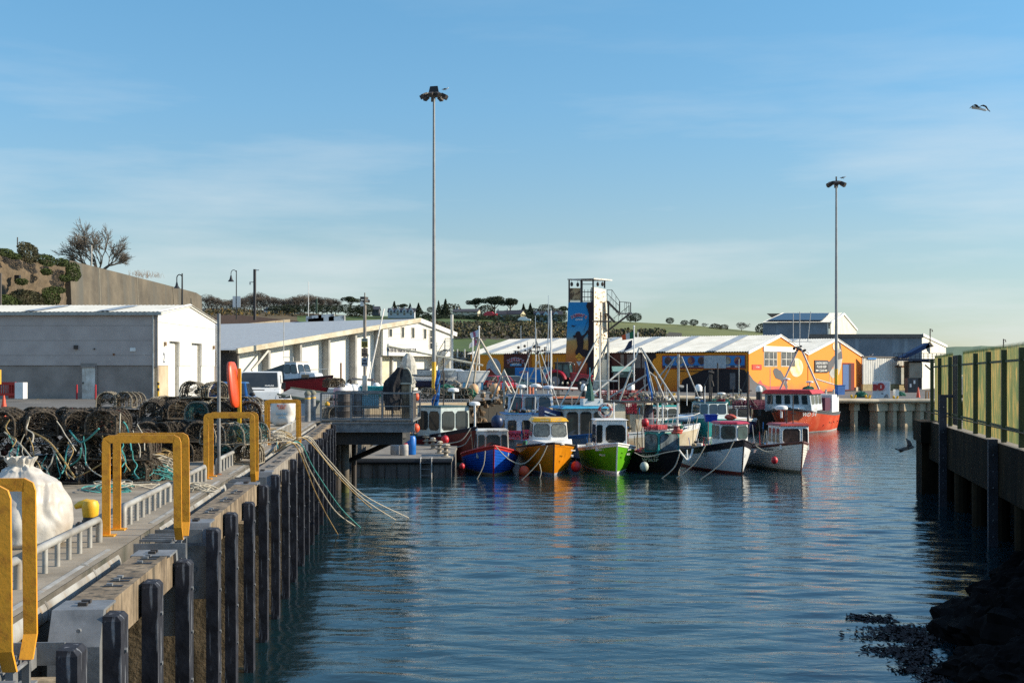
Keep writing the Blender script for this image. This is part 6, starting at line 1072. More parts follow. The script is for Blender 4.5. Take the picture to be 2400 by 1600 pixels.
# banner trailer board, awning
tt = thing('blue_banner','long blue banner board behind the tractor and poles','banner',P(1260,905,131)); m = MB(); a = P(1207,896,131); b = P(1268,896,131); m.bx(a.x,b.x,131,131.1,a.z,Z(861,131)); m.build('panel',mat('banner blue'),tt,world=True); Ft = Fr((a.x,131,0),(b.x,131,0)); advent_logo(tt,Ft,1228,872,.55,.02,tt.location); text('Dunmore Adventure',tt,tuple(P(1236,886,130.96) - tt.location),(1,0,0),(0,0,1),2.0,.3,mat('logo blue white')); m = MB(); m.bx(a.x,a.x + .1,131,131.1,2.6,a.z); m.bx(b.x - .1,b.x,131,131.1,2.6,a.z); m.build('leg',dark,tt,world=True)
tt = thing('stripe_banner','white and blue upright picture board left of the tractor','banner',P(1285,905,128)); m = MB(); m.bx(X(1273,128),X(1295,128),128,128.08,Z(898,128),Z(860,128)); m.build('panel',mat('picture board',(.65,.68,.68),.6,col2=(.04,.25,.4),ns=.9,lo=.42,hi=.5),tt,world=True); m = MB(); m.bx(X(1275,128),X(1276.5,128),128,128.06,2.6,Z(898,128)); m.build('leg',dark,tt,world=True)
tt = thing('green_awning','pale green board stall in front of the dark mural','stall',P(1458,905,130)); m = MB(); m.bx(X(1437,130),X(1482,130),129,130,Z(884,130),Z(871,130)); m.build('board',mat('dull green board',(.10,.13,.10),.7),tt,world=True); m = MB(); a = P(1436,871,129); b = P(1483,871,129); m.hexa([a + V((0,1.2,-.1)),b + V((0,1.2,-.1)),b + V((0,-.1,0)),a + V((0,-.1,0))][::-1],[a + V((0,1.2,.55)),b + V((0,1.2,.55)),b + V((0,-.1,.05)),a + V((0,-.1,.05))][::-1]); m.build('awning',mat('mint awning',(.22,.38,.32),.6),tt,world=True); text('THE HARBOUR',tt,tuple(P(1450,875.5,128.97) - tt.location),(1,0,0),(0,0,1),1.0,.16,whited); text('BAIT & TACKLE',tt,tuple(P(1468,880.5,128.97) - tt.location),(1,0,0),(0,0,1),1.0,.16,whited) if 0 else None
for px in (1438,1480): m = MB(); m.tube([P(px,884,129.5),P(px,912,129.5)],.05,5); m.build('leg',dark,tt,world=True)

# --- climbing tower
D = 133; t = thing('climbing_tower','tall climbing tower with sunset mural of a climber and a white wall studded with holds','tower',V((X(1360,D),D,2.5)))
xl0,xr0,xl1,xr1 = X(1322,D),X(1392,D),X(1332,D),X(1391,D); zt_ = Z(708,D); dp = 4.3
mur = ramp_z('tower mural',[(0,(.13,.012,.012)),(.22,(.28,.03,.02)),(.42,(.50,.16,.03)),(.6,(.45,.27,.08)),(.66,(.10,.30,.42)),(.8,(.01,.22,.50)),(1,(.01,.20,.46))],lo=-.05,hi=9.0,wob=.06,wsc=.8,rough=.8)
cream = mat('cream climbing wall',(.78,.72,.58),.8,col2=(.68,.61,.47),ns=.8,nd=8)
zw = Z(673,D); za_ = Z(842,D); xe = X(1426,D + dp); xe2 = X(1420,D + dp)
m = MB(); m.hexa([(xl0,D,2.4),(xr0,D,2.4),(xr0 + .3,D + dp,2.4),(xl0 + .3,D + dp,2.4)],[(xl1,D,zt_),(xr1,D,zt_),(xr1 + .3,D + dp,zt_),(xl1 + .3,D + dp,zt_)]); m.build('mural_wall',mur,t,world=True)
m = MB(); m.hexa([(xr0 + .01,D - .1,2.4),(xe + .3,D + dp,2.4),(xe + .3,D + dp + .3,2.4),(xr0 - .3,D + .3,2.4)],[(xr0 + .01,D - .1,zw),(xe2,D + dp,zw),(xe2,D + dp + .3,zw),(xr0 - .3,D + .3,zw)]); m.build('climbing_wall',cream,t,world=True)
Ft = Fr((xr0,D - .12,0),(xe2 + .2,D + dp,0)); m = MB()
for k in range(150): u = rnd.uniform(.2,Ft.L - .2); z_ = rnd.uniform(Z(836,D),zw - .3); m.ball(Ft.p(u,z_,.03),rnd.uniform(.04,.085),5)
m.build('climbing_hold',mat('hold mixed',(.09,.07,.06),.7,col2=(.4,.2,.08),ns=6,lo=.62,hi=.66),t,world=True)  # the small knobs are the climbing holds of the white wall
Fm = Fr((xl0,D - .05,0),(xr0,D - .05,0)); kk = mat('silhouette paint',(.018,.006,.010),.8)
blob(Fm,[(1377,708),(1392,708),(1392,912),(1386,912),(1383,880),(1381,860),(1378,842),(1379,810),(1378,780),(1380,760),(1380,735),(1374,716)],.03,t,kk)
blob(Fm,[(1350,779),(1354,776),(1359,777),(1361,782),(1363,787),(1370,783),(1376,774),(1378,772),(1379,778),(1372,787),(1367,793),(1368,802),(1366,818),(1373,819),(1380,822),(1382,850),(1374,850),(1370,835),(1352,835),(1348,826),(1350,820),(1354,812),(1352,800),(1351,790),(1345,792),(1343,786),(1348,785)],.04,t,kk); blob(Fm,[(1378,845),(1382,845),(1374,905),(1372,912),(1368,912),(1375,880)],.035,t,kk)
blob(Fm,[(1338,762),(1343,762),(1346,764),(1352,760),(1347,765),(1344,766)],.03,t,kk); advent_logo(t,Fm,1357,741,.95,.03,t.location)
m = MB(); m.tube([Fm.p(Fm.u(1368),Z(778,D),.05),Fm.p(Fm.u(1378),Z(748,D),.05)],.02,4); m.build('mural_line',kk,t,world=True)
m = MB()
for px,y0_,y1_,dd in ((1334,708,655,0),(1362,708,655,0),(1390,708,653,0),(1417,675,657,dp),(1364,708,655,dp)): m.bar(P(px,y0_,D + dd),P(px,y1_,D + dd),.16,.16,(0,1,0))
for y_ in (666,684,696,706): m.bar(P(1332 if y_ > 700 else 1362,y_,D),P(1390,y_,D),.07,.07)
for px in (1370,1378,1384): m.bar(P(px,678,D),P(px,706,D),.05,.05,(0,1,0))
m.build('frame',dark,t,world=True)
m = MB(); m.hexa([P(1333,704,D + .3),P(1360,704,D + .3),P(1360,704,D + .5),P(1333,704,D + .5)],[P(1333,675,D + .3),P(1360,675,D + .3),P(1360,675,D + .5),P(1333,675,D + .5)]); m.build('back_board',mat('weathered boards',(.16,.10,.06),.9,col2=(.5,.36,.2),ns=2,lo=.5,hi=.56),t,world=True)
m = MB(); a,b,c,d = P(1330,656,D - .3),P(1391,655,D - .4),P(1430,658,D + dp),P(1372,659,D + dp); m.hexa([a,b,c,d],[p_ + V((0,0,.12)) for p_ in (a,b,c,d)]); m.build('canopy',mat('dull metal sheet',(.25,.22,.18),.7),t,world=True); m = MB(); m.bar(P(1391,653,D - .45),P(1434,656.5,D + dp),.1,.14); m.bar(P(1331,654,D - .45),P(1362,655,D - .45),.1,.1); m.build('canopy_trim',whited,t,world=True)
for px,py,dd in ((1340,666,0),(1354,667,0),(1401,666,1.5),(1412,666,3)): m = MB(); m.ball(P(px,py,D + dd),.2,8,(.8,.8,1.2)); m.tube([P(px,py,D + dd),P(px,656,D + dd)],.03,4); m.build('pulley',dark,t,world=True)
m = MB(); m.bx(X(1394,D),X(1420,D + 2),D + 1,D + 3,2.4,za_); m.build('base_wall',mat('cream climbing wall'),t,world=True)
t = thing('fire_stair','zigzag steel stair climbing the back of the tower','staircase',V((X(1450,D + 2),D + 2,2.5))); Dd = D + 3; m = MB()
for (xa,ya),(xb,yb) in (((1423,706),(1451,734)),((1475,736),(1424,775)),((1422,735),(1440,755))):
    m.bar(P(xa,ya,Dd),P(xb,yb,Dd),.08,.2); m.bar(P(xa,ya,Dd + 1),P(xb,yb,Dd + 1),.08,.2)
    for k in range(12): f = k / 11; m.box(P(xa + (xb - xa) * f,ya + (yb - ya) * f,Dd + .5),(.28,1.0,.04))
m.build('flight',dark,t,world=True); m = MB(); m.box(P(1462,735,Dd + .5),(1.25,1.2,.12)); m.box(P(1476,735,Dd + .5),(.4,1.2,.25)); m.build('landing',galv_w,t,world=True); m = MB()
for (xa,ya),(xb,yb),n in (((1423,688),(1451,716),5),((1423,679),(1434,679),2),((1434,679),(1453,707),3),((1478,709),(1464,709),4),((1453,707),(1478,709),2),((1475,716),(1424,757),7)):
    m.bar(P(xa,ya,Dd),P(xb,yb,Dd),.05,.05)
    for k in range(n): f = k / max(1,n - 1); px,py = xa + (xb - xa) * f,ya + (yb - ya) * f; m.bar(P(px,py,Dd),P(px,min(py + 26,736) if ya < 705 else py + 22,Dd),.04,.04,(0,1,0))
m.bar(P(1478,709,Dd),P(1478,735,Dd),.1,.06,(0,1,0))
for px,y1_ in ((1425,905),(1427,905),(1452,770)): m.bar(P(px,706,Dd),P(px,y1_ if y1_ > 800 else 740,Dd),.1,.1,(0,1,0))
m.build('railing',dark,t,world=True)

# --- big grey cold store behind
D = 188; gs = mat('grey cladding',(.20,.235,.27),.7,col2=(.14,.165,.19),ns=.5,nd=8,streak=((.3,.36,.4),.9,.55,.8)); gsl = mat('rusty white cladding',(.68,.66,.56),.8,col2=(.56,.52,.42),ns=.6,nd=8,streak=((.45,.28,.1),.7,.6,.78))
t = thing('cold_store','tall grey shed with dark solar panels on its roof','building',V((X(1870,D),D,2.1))); za0,zr0 = Z(756,D),Z(733,D); g0 = V((X(1947,D),D,0)); g1 = V((X(2007,D + 26),D + 26,0)); Fh = Fr(g0,g1)
m = MB(); m.bx(X(1789,D),X(1942,D),D,D + .3,2.0,za0); m.build('wall',gs,t,world=True); wallq(t,[Fh.p(0,2),Fh.p(Fh.L,2),Fh.p(Fh.L,za0),Fh.p(Fh.L * .46,zr0 + .35),Fh.p(0,za0)],gsl,'gable_wall')
m = MB(); m.corr((X(1785,D),D - .5,za0),(X(1944,D),D - .5,za0),(X(1944,D) + Fh.d.x * Fh.L * .46,D + Fh.d.y * Fh.L * .46,zr0 + .5),(X(1789,D) + 5.3,D + Fh.d.y * Fh.L * .46,zr0 + .5),60,.08); m.build('roof',whr,t,world=True)
m = MB(); a,b = V((X(1800,D),D,za0 + .35)),V((X(1926,D),D,za0 + .35)); c,d = V((X(1940,D) + 3.0,D + Fh.d.y * Fh.L * .43,zr0 + .45)),V((X(1812,D) + 4,D + Fh.d.y * Fh.L * .43,zr0 + .45)); m.hexa([p_ + V((0,0,-.1)) for p_ in (a,b,c,d)],[p_ + V((0,0,.05)) for p_ in (a,b,c,d)]); m.build('solar_panel',mat('solar glass',(.008,.012,.03),.3),t,world=True)
for a,b in ((Fh.p(-.3,za0,.1),Fh.p(Fh.L * .46,zr0 + .4,.1)),(Fh.p(Fh.L * .46,zr0 + .4,.1),Fh.p(Fh.L + .4,za0 - .2,.1))): m = MB(); m.bar(a,b,.15,.3); m.build('verge',white,t,world=True)
m = MB(); m.corr(Fh.p(Fh.L * .46,zr0 + .45),Fh.p(Fh.L + .3,za0),Fh.p(Fh.L + .3,za0) - V((12,0,0)),Fh.p(Fh.L * .46,zr0 + .45) - V((12,0,0)),2,.02); m.build('roof',whr,t,world=True); m = MB(); m.bx(X(1938,D),X(1941,D),D - .15,D,5,za0); m.build('downpipe',whited,t,world=True)
D = 172; t = thing('fish_hall','long low grey hall reaching out behind the white sheet wall','building',V((X(2060,D),D,2.1))); zt_ = Z(785,D)
m = MB(); m.bx(X(1900,D),X(2161,D),D,D + .3,2.0,zt_); m.build('wall',gs,t,world=True); m = MB(); m.bx(X(1898,D),X(2163,D),D - .25,D + .3,zt_ - .35,zt_ + .12); m.build('parapet',mat('brown parapet',(.16,.14,.12),.8),t,world=True)
Fk = Fr((X(2161,D),D,0),(X(2217,D + 22),D + 22,0)); wallq(t,[Fk.p(0,2),Fk.p(Fk.L,2),Fk.p(Fk.L,Z(811,D + 22)),Fk.p(0,zt_)],mat('white painted sheet',(.72,.7,.62),.8,col2=(.6,.57,.48),ns=.8,nd=8),'gable_wall'); m = MB(); m.bar(Fk.p(0,zt_ + .05,.1),Fk.p(Fk.L + .3,Z(811,D + 22),.1),.15,.35); m.build('verge',white,t,world=True)
m = MB(); m.add([(X(1900,D),D,zt_),(X(2161,D),D,zt_),Fk.p(Fk.L,Z(811,D + 22)),(X(1960,D),D + 22,Z(811,D + 22))],[(0,1,2,3)]); m.build('roof',gs,t,world=True)
D0 = 150; Fs = Fr((X(2022,158),158,0),(X(2128,163),163,0)); t = thing('sheet_wall','streaked white corrugated sheet wall with sliding door','building',V((X(2022,158),158,2.1)))
m = MB(); m.corr(Fs.p(0,2.9),Fs.p(Fs.L,2.9),Fs.p(Fs.L,Z(838,163)),Fs.p(0,Z(837,158)),26,.06); m.build('wall',mat('white streaked sheet',(.74,.73,.68),.7,col2=(.62,.6,.54),ns=1,nd=8,streak=((.13,.12,.11),1.1,.60,.72)),t,world=True)
Fs.rect(0,Fs.L,1.9,2.95,-.3,.02,t,mat('yellowed plinth',(.42,.34,.18),.9,col2=(.28,.22,.12),ns=2),'plinth'); Fs.px(2097,861,2121,900,.08,.16,t,mat('grey white door',(.5,.5,.45),.8,col2=(.36,.36,.32),ns=1.5,streak=((.2,.18,.15),2,.6,.7)),'sliding_door'); Fs.px(2096,857,2122,860,.1,.22,t,mat('rust'),'door_track'); Fs.px(2032,838,2052,842,.08,.14,t,mat('banner blue'),'sign_strip'); m = MB(); m.bar(Fs.p(-.1,Z(837,158) + .05),Fs.p(Fs.L,Z(838,163) + .05),.3,.15); m.build('capping',mat('brown parapet'),t,world=True)
m = MB(); m.bar(Fs.p(Fs.L,2,0),Fs.p(Fs.L,Z(838,163),0),.2,.2); m.build('corner_post',white,t,world=True)
# conveyor, catwalk, bin
D = 160; t = thing('ice_conveyor','blue covered conveyor rising to a grey hopper above the quay','conveyor',P(2150,900,D)); m = MB(); a,b = P(2115,836,D),P(2178,804,D)
m.hexa([P(2112,838,D),P(2124,840,D),P(2182,812,D),P(2176,803,D)],[p_ + V((0,2,0)) for p_ in (P(2112,838,D),P(2124,840,D),P(2182,812,D),P(2176,803,D))]); m.build('chute',mat('deep blue sheet',(.01,.04,.13),.6),t,world=True)
m = MB(); m.hexa([P(2172,822,D),P(2180,830,D),P(2180,830,D + 1.5),P(2172,822,D + 1.5)],[P(2170,812,D),P(2179,803,D),P(2182,803,D + 2),P(2172,812,D + 2)]); m.hexa([P(2176,803,D - .1),P(2180,803,D - .1),P(2188,812,D + 1.5),P(2180,814,D + 1.5)],[P(2176,803,D - .1) + V((0,0,.1)),P(2181,803,D - .1) + V((0,0,.1)),P(2189,811,D + 1.6),P(2183,811,D + 1.5)]); m.build('hopper',mat('beige hopper',(.35,.32,.26),.7),t,world=True)
m = MB(); m.bar(P(2100,843,D),P(2215,843,D),1.5,.25); m.bar(P(2140,845,D),P(2215,850,D),.2,.2)
for px in range(2095,2216,10): m.bar(P(px,828,D - .7),P(px,843,D - .7),.06,.06,(0,1,0))
m.bar(P(2095,828,D - .7),P(2215,828,D - .7),.06,.06); m.bar(P(2095,835,D - .7),P(2215,835,D - .7),.04,.04); m.build('catwalk',mat('blue black steel',(.03,.04,.07),.7),t,world=True)
m = MB(); m.bx(X(2130,D),X(2160,D),D,D + 2,2.4,Z(846,D)); m.build('hall_recess',mat('dark recess',(.06,.055,.05),.9),t,world=True); m = MB(); m.bx(X(2130,D),X(2160,D),D - .3,D,Z(885,D),Z(850,D)); m.build('tank',mat('beige tank',(.32,.30,.24),.8,col2=(.24,.22,.17),ns=1),t,world=True)
m = MB(); m.bar(P(2168,855,D),P(2188,872,D),.15,.15); m.build('strut',dark,t,world=True)
D = 145; t = thing('waste_skip','dark slatted bin with two white notices near the orange cone','bin',V((X(2142,D),D,2.05))); m = MB(); m.bx(X(2128,D),X(2152,D),D,D + 1.2,2.05,Z(886,D)); m.build('body',mat('black bin',(.035,.035,.035),.7,col2=(.09,.09,.09),ns=3,st=(6,1,.3)),t,world=True)
for px,py in ((2143,895),(2134,903)): m = MB(); m.bx(X(px - 2,D),X(px + 2,D),D - .04,D,Z(py + 4,D),Z(py - 4,D)); m.build('notice',white,t,world=True)
# lifebuoy cabinet
D = 112; t = thing('life_ring_cabinet','white quayside cabinet with a red ring and hose on its side','cabinet',P(2080,938,D)); xa,xb,xc = X(2045,D),X(2086,D),X(2099,D); zb_,zt_ = Z(939,D),Z(894,D)
m = MB(); m.hexa([(xa,D,zb_),(xb,D,zb_),(xc,D + 1.6,zb_),(xa + .6,D + 1.6,zb_)],[(xa,D,zt_),(xb,D,zt_),(xc,D + 1.6,zt_),(xa + .6,D + 1.6,zt_)]); m.build('body',mat('bluish white cabinet',(.6,.66,.7),.5),t,world=True)
m = MB(); c = P(2064,906,D - .08); m.tube([c,c + V((0,-.08,0))],.34,24); m.build('ring',mat('brick red plastic',(.40,.03,.03),.6),t,world=True); text('i',t,tuple(c + V((0,-.1,0)) - t.location),(1,0,0),(0,0,1),.08,.3,white); m = MB(); m.bx(X(2046,D),X(2054,D),D - .1,D,Z(915,D),Z(900,D)); m.build('box',mat('brick red plastic'),t,world=True)
m = MB()
for k in range(3): c = P(2078,930 - k * 1.5,D - .05); m.ring((c.x,c.y - .02 * k,c.z),.18 - .03 * k,.02,'Y',14,5)
m.build('hose',mat('grey hose',(.25,.25,.25),.7),t,world=True); text('FUEL',t,tuple(P(2068,922,D - .01) - t.location),(1,0,0),(0,0,1),.2,.1,mat('dark lettering'))
t = thing('white_locker','narrow white locker right of the red ring cabinet','cabinet',P(2103,938,112.5)); m = MB(); m.bx(X(2099,112.5),X(2107,112.5),112.5,113.2,Z(938,112.5),Z(913,112.5)); m.build('body',white,t,world=True); m = MB(); m.bx(X(2098.5,112.5),X(2107.5,112.5),112.45,113.25,Z(913,112.5),Z(912,112.5)); m.build('lid',whited,t,world=True)
# barriers, cone, hoops on the far quay
def barrier(px0,px1,y0,y1,D,label,m_=whited):
    t = thing('crowd_barrier',label,'barrier',P((px0 + px1) / 2,y1,D),group='low barriers on the far quay'); m = MB(); m.tube([P(px0,y1,D),P(px0,y0,D),P(px1,y0,D),P(px1,y1,D)],.03,5); n = int((px1 - px0) / 4)
    for k in range(1,n): m.tube([P(px0 + (px1 - px0) * k / n,y0,D),P(px0 + (px1 - px0) * k / n,y1,D)],.015,4)
    m.build('barrier',m_,t,world=True)
barrier(2054,2089,933,941,109,'low white barrier in front of the red ring cabinet'); barrier(2117,2162,934,941,109,'low white barrier right of the cabinet')
for i in range(7): barrier(962 + i * 20,980 + i * 20,936,944,76.8,'low pale barrier above the tan beam, %s' % ('nearest the platform','second from the platform','third from the platform','in the middle','third from the far end','second from the far end','at the far end')[i])
def cone(p,h,label):
    t = thing('traffic_cone',label,'cone',p); m = MB(); m.lathe([(h * .26,0),(h * .26,.03),(h * .19,.04),(h * .035,h)],n=18); m.build('cone',mat('cone red',(.72,.09,.03),.5,col2=(.6,.06,.02)),t,smooth=True); m = MB(); m.box((0,0,.015),(h * .6,h * .6,.03)); m.build('base',mat('cone red'),t)
cone(G(9,979,GZ),.9,'orange-red traffic cone at the left edge before the warehouse'); cone(V((X(2152,118),118,2.05)),1.0,'red traffic cone in front of the dark slatted bin')
t = thing('quay_hoop','orange steel hoop at the far right of the quay','handrail',P(2177,935,110)); m = MB(); m.tube([P(2170,938,110),P(2170,916,110),P(2184,916,110),P(2184,938,110)],.06,6); m.tube([P(2176,938,111),P(2176,918,111)],.05,6); m.build('hoop',mat('burnt orange',(.5,.2,.03),.6),t,world=True)
t = thing('quay_hoop','orange steel hoop half hidden by the blue boat poles','handrail',P(1200,935,84)); m = MB(); m.tube([P(1186,940,84),P(1186,909,84)],.05,6); m.tube([P(1199,940,84),P(1199,909,84),P(1215,909,84),P(1215,940,84)],.05,6); m.build('hoop',mat('burnt orange'),t,world=True)
for px,py,D in ((1575,934,101),(1738 - 10,934,103),(2000,938,106),(2034,938,106),(2099,940,107)):
    t = thing('yellow_bollard','forked yellow bollard on the far quay %s' % {1575: 'left of the knotted mast',1728: 'right of the white post caps',2000: 'behind the trawler stern',2034: 'between trawler and cabinet',2099: 'below the white locker'}[px],'bollard',P(px,py,D),group='yellow forked bollards'); m = MB(); m.tube([(0,0,-.1),(-.2,0,.45)],.09,7); m.tube([(0,0,-.1),(.2,0,.45)],.09,7); m.build('fork',yel2,t); m = MB(); m.cyl((0,0,-.25),.25,.18,12); m.build('base',black,t)
# capped rubber piles
cp = None
for px,y0_,y1_,w_,D,lb in ((882,896,932,18,92,'black pile with white conical cap seen over the platform rail'),(1063,897,932,17,92,'black pile with white cap left of the inverted V mast'),(1368,899,935,13,92,'black pile with bluish white cap beside the tapered pole'),(1478,898,932,17,92,'black pile with white cap under the leaning boom'),(1637,900,936,17,93,'black pile with twin-peaked white cap behind the teal boat'),(1779,903,935,15,93,'black pile with white cap left of the trawler roof')):
    r_ = w_ / 2 / F * D; h0 = Z(y1_,D); hh = Z(y0_,D) - h0; t = thing('capped_pile',lb,'pile',V((X(px,D),D,h0)),group='white capped piles'); m = MB(); m.cyl((0,0,-1.2),r_ * .92,hh * .6 + 1.2,16); m.build('pile',black,t,smooth=True); m = MB(); m.lathe([(r_ * 1.05,hh * .55),(r_ * 1.05,hh * .82),(r_ * .55,hh * .97),(.02,hh)],n=16); m.build('cap',white,t,smooth=True)
t = thing('white_tanks','row of rounded white cylinders behind the platform rail','tank',P(800,925,74),group=None); bpy.data.objects.remove(t)
for i,(px,D,h_) in enumerate(((800,66,24),(815,68,26),(828,70,24),(838,72,24),(848,74,22))):
    t = thing('white_tank','rounded white tank, %s of the row behind the platform' % ('leftmost','second','middle','fourth','rightmost')[i],'tank',V((X(px,D),D,GZ)),group='white tanks'); r_ = .26 if i else .42; hh = Z(924 - h_,D) - GZ; m = MB(); m.lathe([(r_,0),(r_,hh * .75),(r_ * .8,hh * .92),(r_ * .3,hh)],n=18); m.build('body',white,t,smooth=True); m = MB(); m.cyl((0,0,hh * .99),.05,.06,8); m.build('cap',galv,t)
# ================================================================ YARD THINGS
# light masts
def mast(px,D,ytop,ybase,r,label,heads):
    z0 = gz(X(px,D)); zt_ = Z(ytop,D); t = thing('light_mast',label,'light mast',V((X(px,D),D,z0)),group='tall floodlight masts'); m = MB(); m.tube([(0,0,2.6),(0,0,zt_ - z0)],r,16,r * .55); m.build('pole',mat('mast steel',(.30,.31,.31),.6,.3,col2=(.22,.22,.22),ns=1),t,smooth=True); m = MB(); m.tube([(0,0,0),(0,0,2.62)],r * 1.12,16); m.build('yellow_base',yel2,t,smooth=True)
    h = zt_ - z0; m = MB(); m.cyl((0,0,h - .15),.5,.25,14); m.tube([(-.7,0,h),(.7,0,h)],.06,6); m.tube([(0,-.7,h),(0,.7,h)],.06,6); m.cyl((0,0,h),.07,.55 if heads < 8 else .2,8)
    m.build('head_frame',dark,t)
    if heads > 8: m = MB(); m.hexa([(-.42,-.3,h + .1),(.42,-.3,h + .1),(.42,.3,h + .1),(-.42,.3,h + .1)],[(-.3,-.25,h + .62),(.32,-.25,h + .66),(.32,.25,h + .66),(-.3,.25,h + .62)]); m.build('control_box',black,t)
    for k in range(heads):
        a = 2 * PI * k / heads + .3; R_ = .82 if heads > 8 else .6; m = MB(); c = V((R_ * math.cos(a),R_ * math.sin(a),h - .1)); o = V((math.cos(a),math.sin(a),-.5)).normalized(); m.bar(c - o * .1,c + o * .35,.34,.28); q = m.build('floodlight',dark,t); m2 = MB(); m2.bar(c - o * .35,c - o * .1,.16,.14); m2.build('gear',mat('olive housing',(.4,.38,.25),.6),q)
    return t
mast(1017,105,222,923,.16,'tallest floodlight mast with yellow foot beside the sailing club stair',9); mast(1960,118,428,930,.15,'floodlight mast with yellow foot in front of the orange gable',6)
# gulls
gw_ = mat('gull white',(.75,.75,.72),.7); gb_ = mat('gull dark grey',(.03,.03,.035),.7)
def gull_sit(p,rz,label):
    t = thing('gull',label,'gull',p,rz); m = MB(); m.tube([(-.2,0,.12),(-.1,0,.14),(.05,0,.17),(.14,0,.2),(.2,0,.26)],.06,8,.04); m.ball((.21,0,.28),.045,8); m.tube([(.25,0,.28),(.31,0,.265)],.012,5,.004)
    for s_ in (-1,1): m.tube([(.03,s_ * .03,.12),(.03,s_ * .03,0)],.008,4)
    m.build('body',gw_,t,smooth=True); m = MB()
    for s_ in (-1,1): m.add([(.1,s_ * .065,.22),(-.05,s_ * .07,.23),(-.33,s_ * .02,.14),(-.05,s_ * .08,.12)],[(0,1,2,3)])
    m.build('wing',gb_,t)
gull_sit(P(1044,214,105),0,'gull perched on the head of the tallest mast'); gull_sit(P(1976,420.5,118),0,'gull perched on the shorter floodlight mast'); gull_sit(P(2042,835,158),0,'gull standing on the white sheet wall')
t = thing('gull','gull gliding high in the open sky','gull',P(2295,254,44)); m = MB(); m.tube([(-.22,.1,.05),(-.1,.05,.02),(.05,0,-.02),(.16,-.02,-.06),(.22,-.03,-.07)],.05,8,.035); m.ball((.2,-.03,-.065),.045,8); m.tube([(.24,-.03,-.07),(.3,-.03,-.08)],.012,5,.003); m.build('body',gw_,t,smooth=True)
for s_,L_,dz in ((-1,.34,.0),(1,.42,-.06)):
    m = MB(); c = V((-.04,0,.02)); pts = [(0,0),(.12,.07),(.22,.09),(.36,.05),(.46,.0 + dz),(.56 if s_ > 0 else .5,-.03 + dz * 1.6)]; wd = [.15,.15,.14,.1,.05,.01]; vs = []
    for (q,z_),w2 in zip(pts,wd): vs += [c + V((s_ * q * (.55 if s_ < 0 else .75),-w2 * .5,z_)),c + V((s_ * q * (.55 if s_ < 0 else .75),w2 * .5,z_ - .005))]
    m.add(vs,[(2 * i,2 * i + 2,2 * i + 3,2 * i + 1) for i in range(5)]); o = m.build('wing',gb_,t); o.modifiers.new('s','SOLIDIFY').thickness = .018
t = thing('gull','dark gull banking low over the water','gull',P(2126,1052,30)); m = MB(); m.tube([(-.18,0,-.04),(-.08,0,0),(.05,0,.03),(.12,0,.05)],.05,8,.035); m.ball((.12,0,.05),.04,8); m.tube([(.15,0,.055),(.21,0,.05)],.01,5,.003); m.add([(-.16,-.03,-.04),(-.3,-.1,-.13),(-.24,.06,-.12)],[(0,1,2)]); m.build('body',mat('gull brown',(.10,.09,.08),.8),t,smooth=True)
for pts in ([(.03,.03),(.05,.12),(.02,.2),(-.04,.26)],[(0,.0),(-.1,-.03),(-.2,-.02),(-.29,.01)]):
    m = MB(); vs = []
    for i,(x,z_) in enumerate(pts): w2 = (.12,.13,.1,.02)[i]; vs += [(x - (w2 / 2 if pts[0][1] > 0 else 0),-.05 if pts[0][1] > 0 else -w2,z_),(x + (w2 / 2 if pts[0][1] > 0 else 0),.02,z_ - .01)]
    m.add(vs,[(2 * i,2 * i + 2,2 * i + 3,2 * i + 1) for i in range(3)]); o = m.build('wing',gb_,t); o.modifiers.new('s','SOLIDIFY').thickness = .015
# sign pole, cctv and aerials behind the platform
D = 60; t = thing('sign_pole','steel pole carrying three stacked notices and a cluster of cameras','sign pole',V((X(855,D),D,GZ))); m = MB(); m.tube([(0,0,0),(0,0,Z(715,D) - GZ)],.075,10); m.tube([(0,0,Z(715,D) - GZ),(0,0,Z(686,D) - GZ)],.03,6); m.build('pole',mat('brown grey pole',(.3,.26,.22),.7),t,smooth=True)
m = MB()
for a in range(5): m.box((.12 * math.cos(a * 1.3),.12 * math.sin(a * 1.3),Z(706,D) - GZ + (a % 2) * .15),(.22,.12,.12),a)
m.build('camera',dark,t); m = MB(); m.box((-.12,0,Z(712,D) - GZ),(.16,.16,.22)); m.box((.16,0,Z(704,D) - GZ),(.14,.1,.1)); m.build('lamp',white,t)
for y0_,y1_,m_,s_ in ((793,800,mat('pale green notice',(.45,.5,.42),.6),'QUAY'),(800,814,mat('ochre notice',(.45,.33,.05),.6),'CAUTION'),(816,836,mat('tan notice',(.36,.22,.14),.6),'NO\nPARKING'),(838,858,mat('grey notice',(.35,.38,.45),.6),'DANGER\nDEEP WATER')):
    z1,z0 = Z(y0_,D) - GZ,Z(y1_,D) - GZ; m = MB(); m.bx(-.15,.15,-.1,-.085,z0,z1); m.build('notice',m_,t); text(s_,t,(0,-.103,(z0 + z1) / 2),(1,0,0),(0,0,1),.24,(z1 - z0) * .6,black)
m = MB(); m.bx(-.1,.12,-.2,-.05,Z(925,D) - GZ,Z(880,D) - GZ); m.build('cabinet',whited,t)
def pole(px,y0_,y1_,D,r,m_,label,name='pole_aerial',cat='pole'):
    t = thing(name,label,cat,V((X(px,D),D,Z(y1_,D)))); m = MB(); m.tube([(0,0,0),(0,0,Z(y0_,D) - Z(y1_,D))],r,7); m.build('pole',m_,t); return t
t = thing('spar','white spar leaning against the sailing club','spar',P(865,890,95)); m = MB(); m.tube([P(865,888,95),P(900,724,100)],.06,6); m.build('spar',whited,t,world=True)
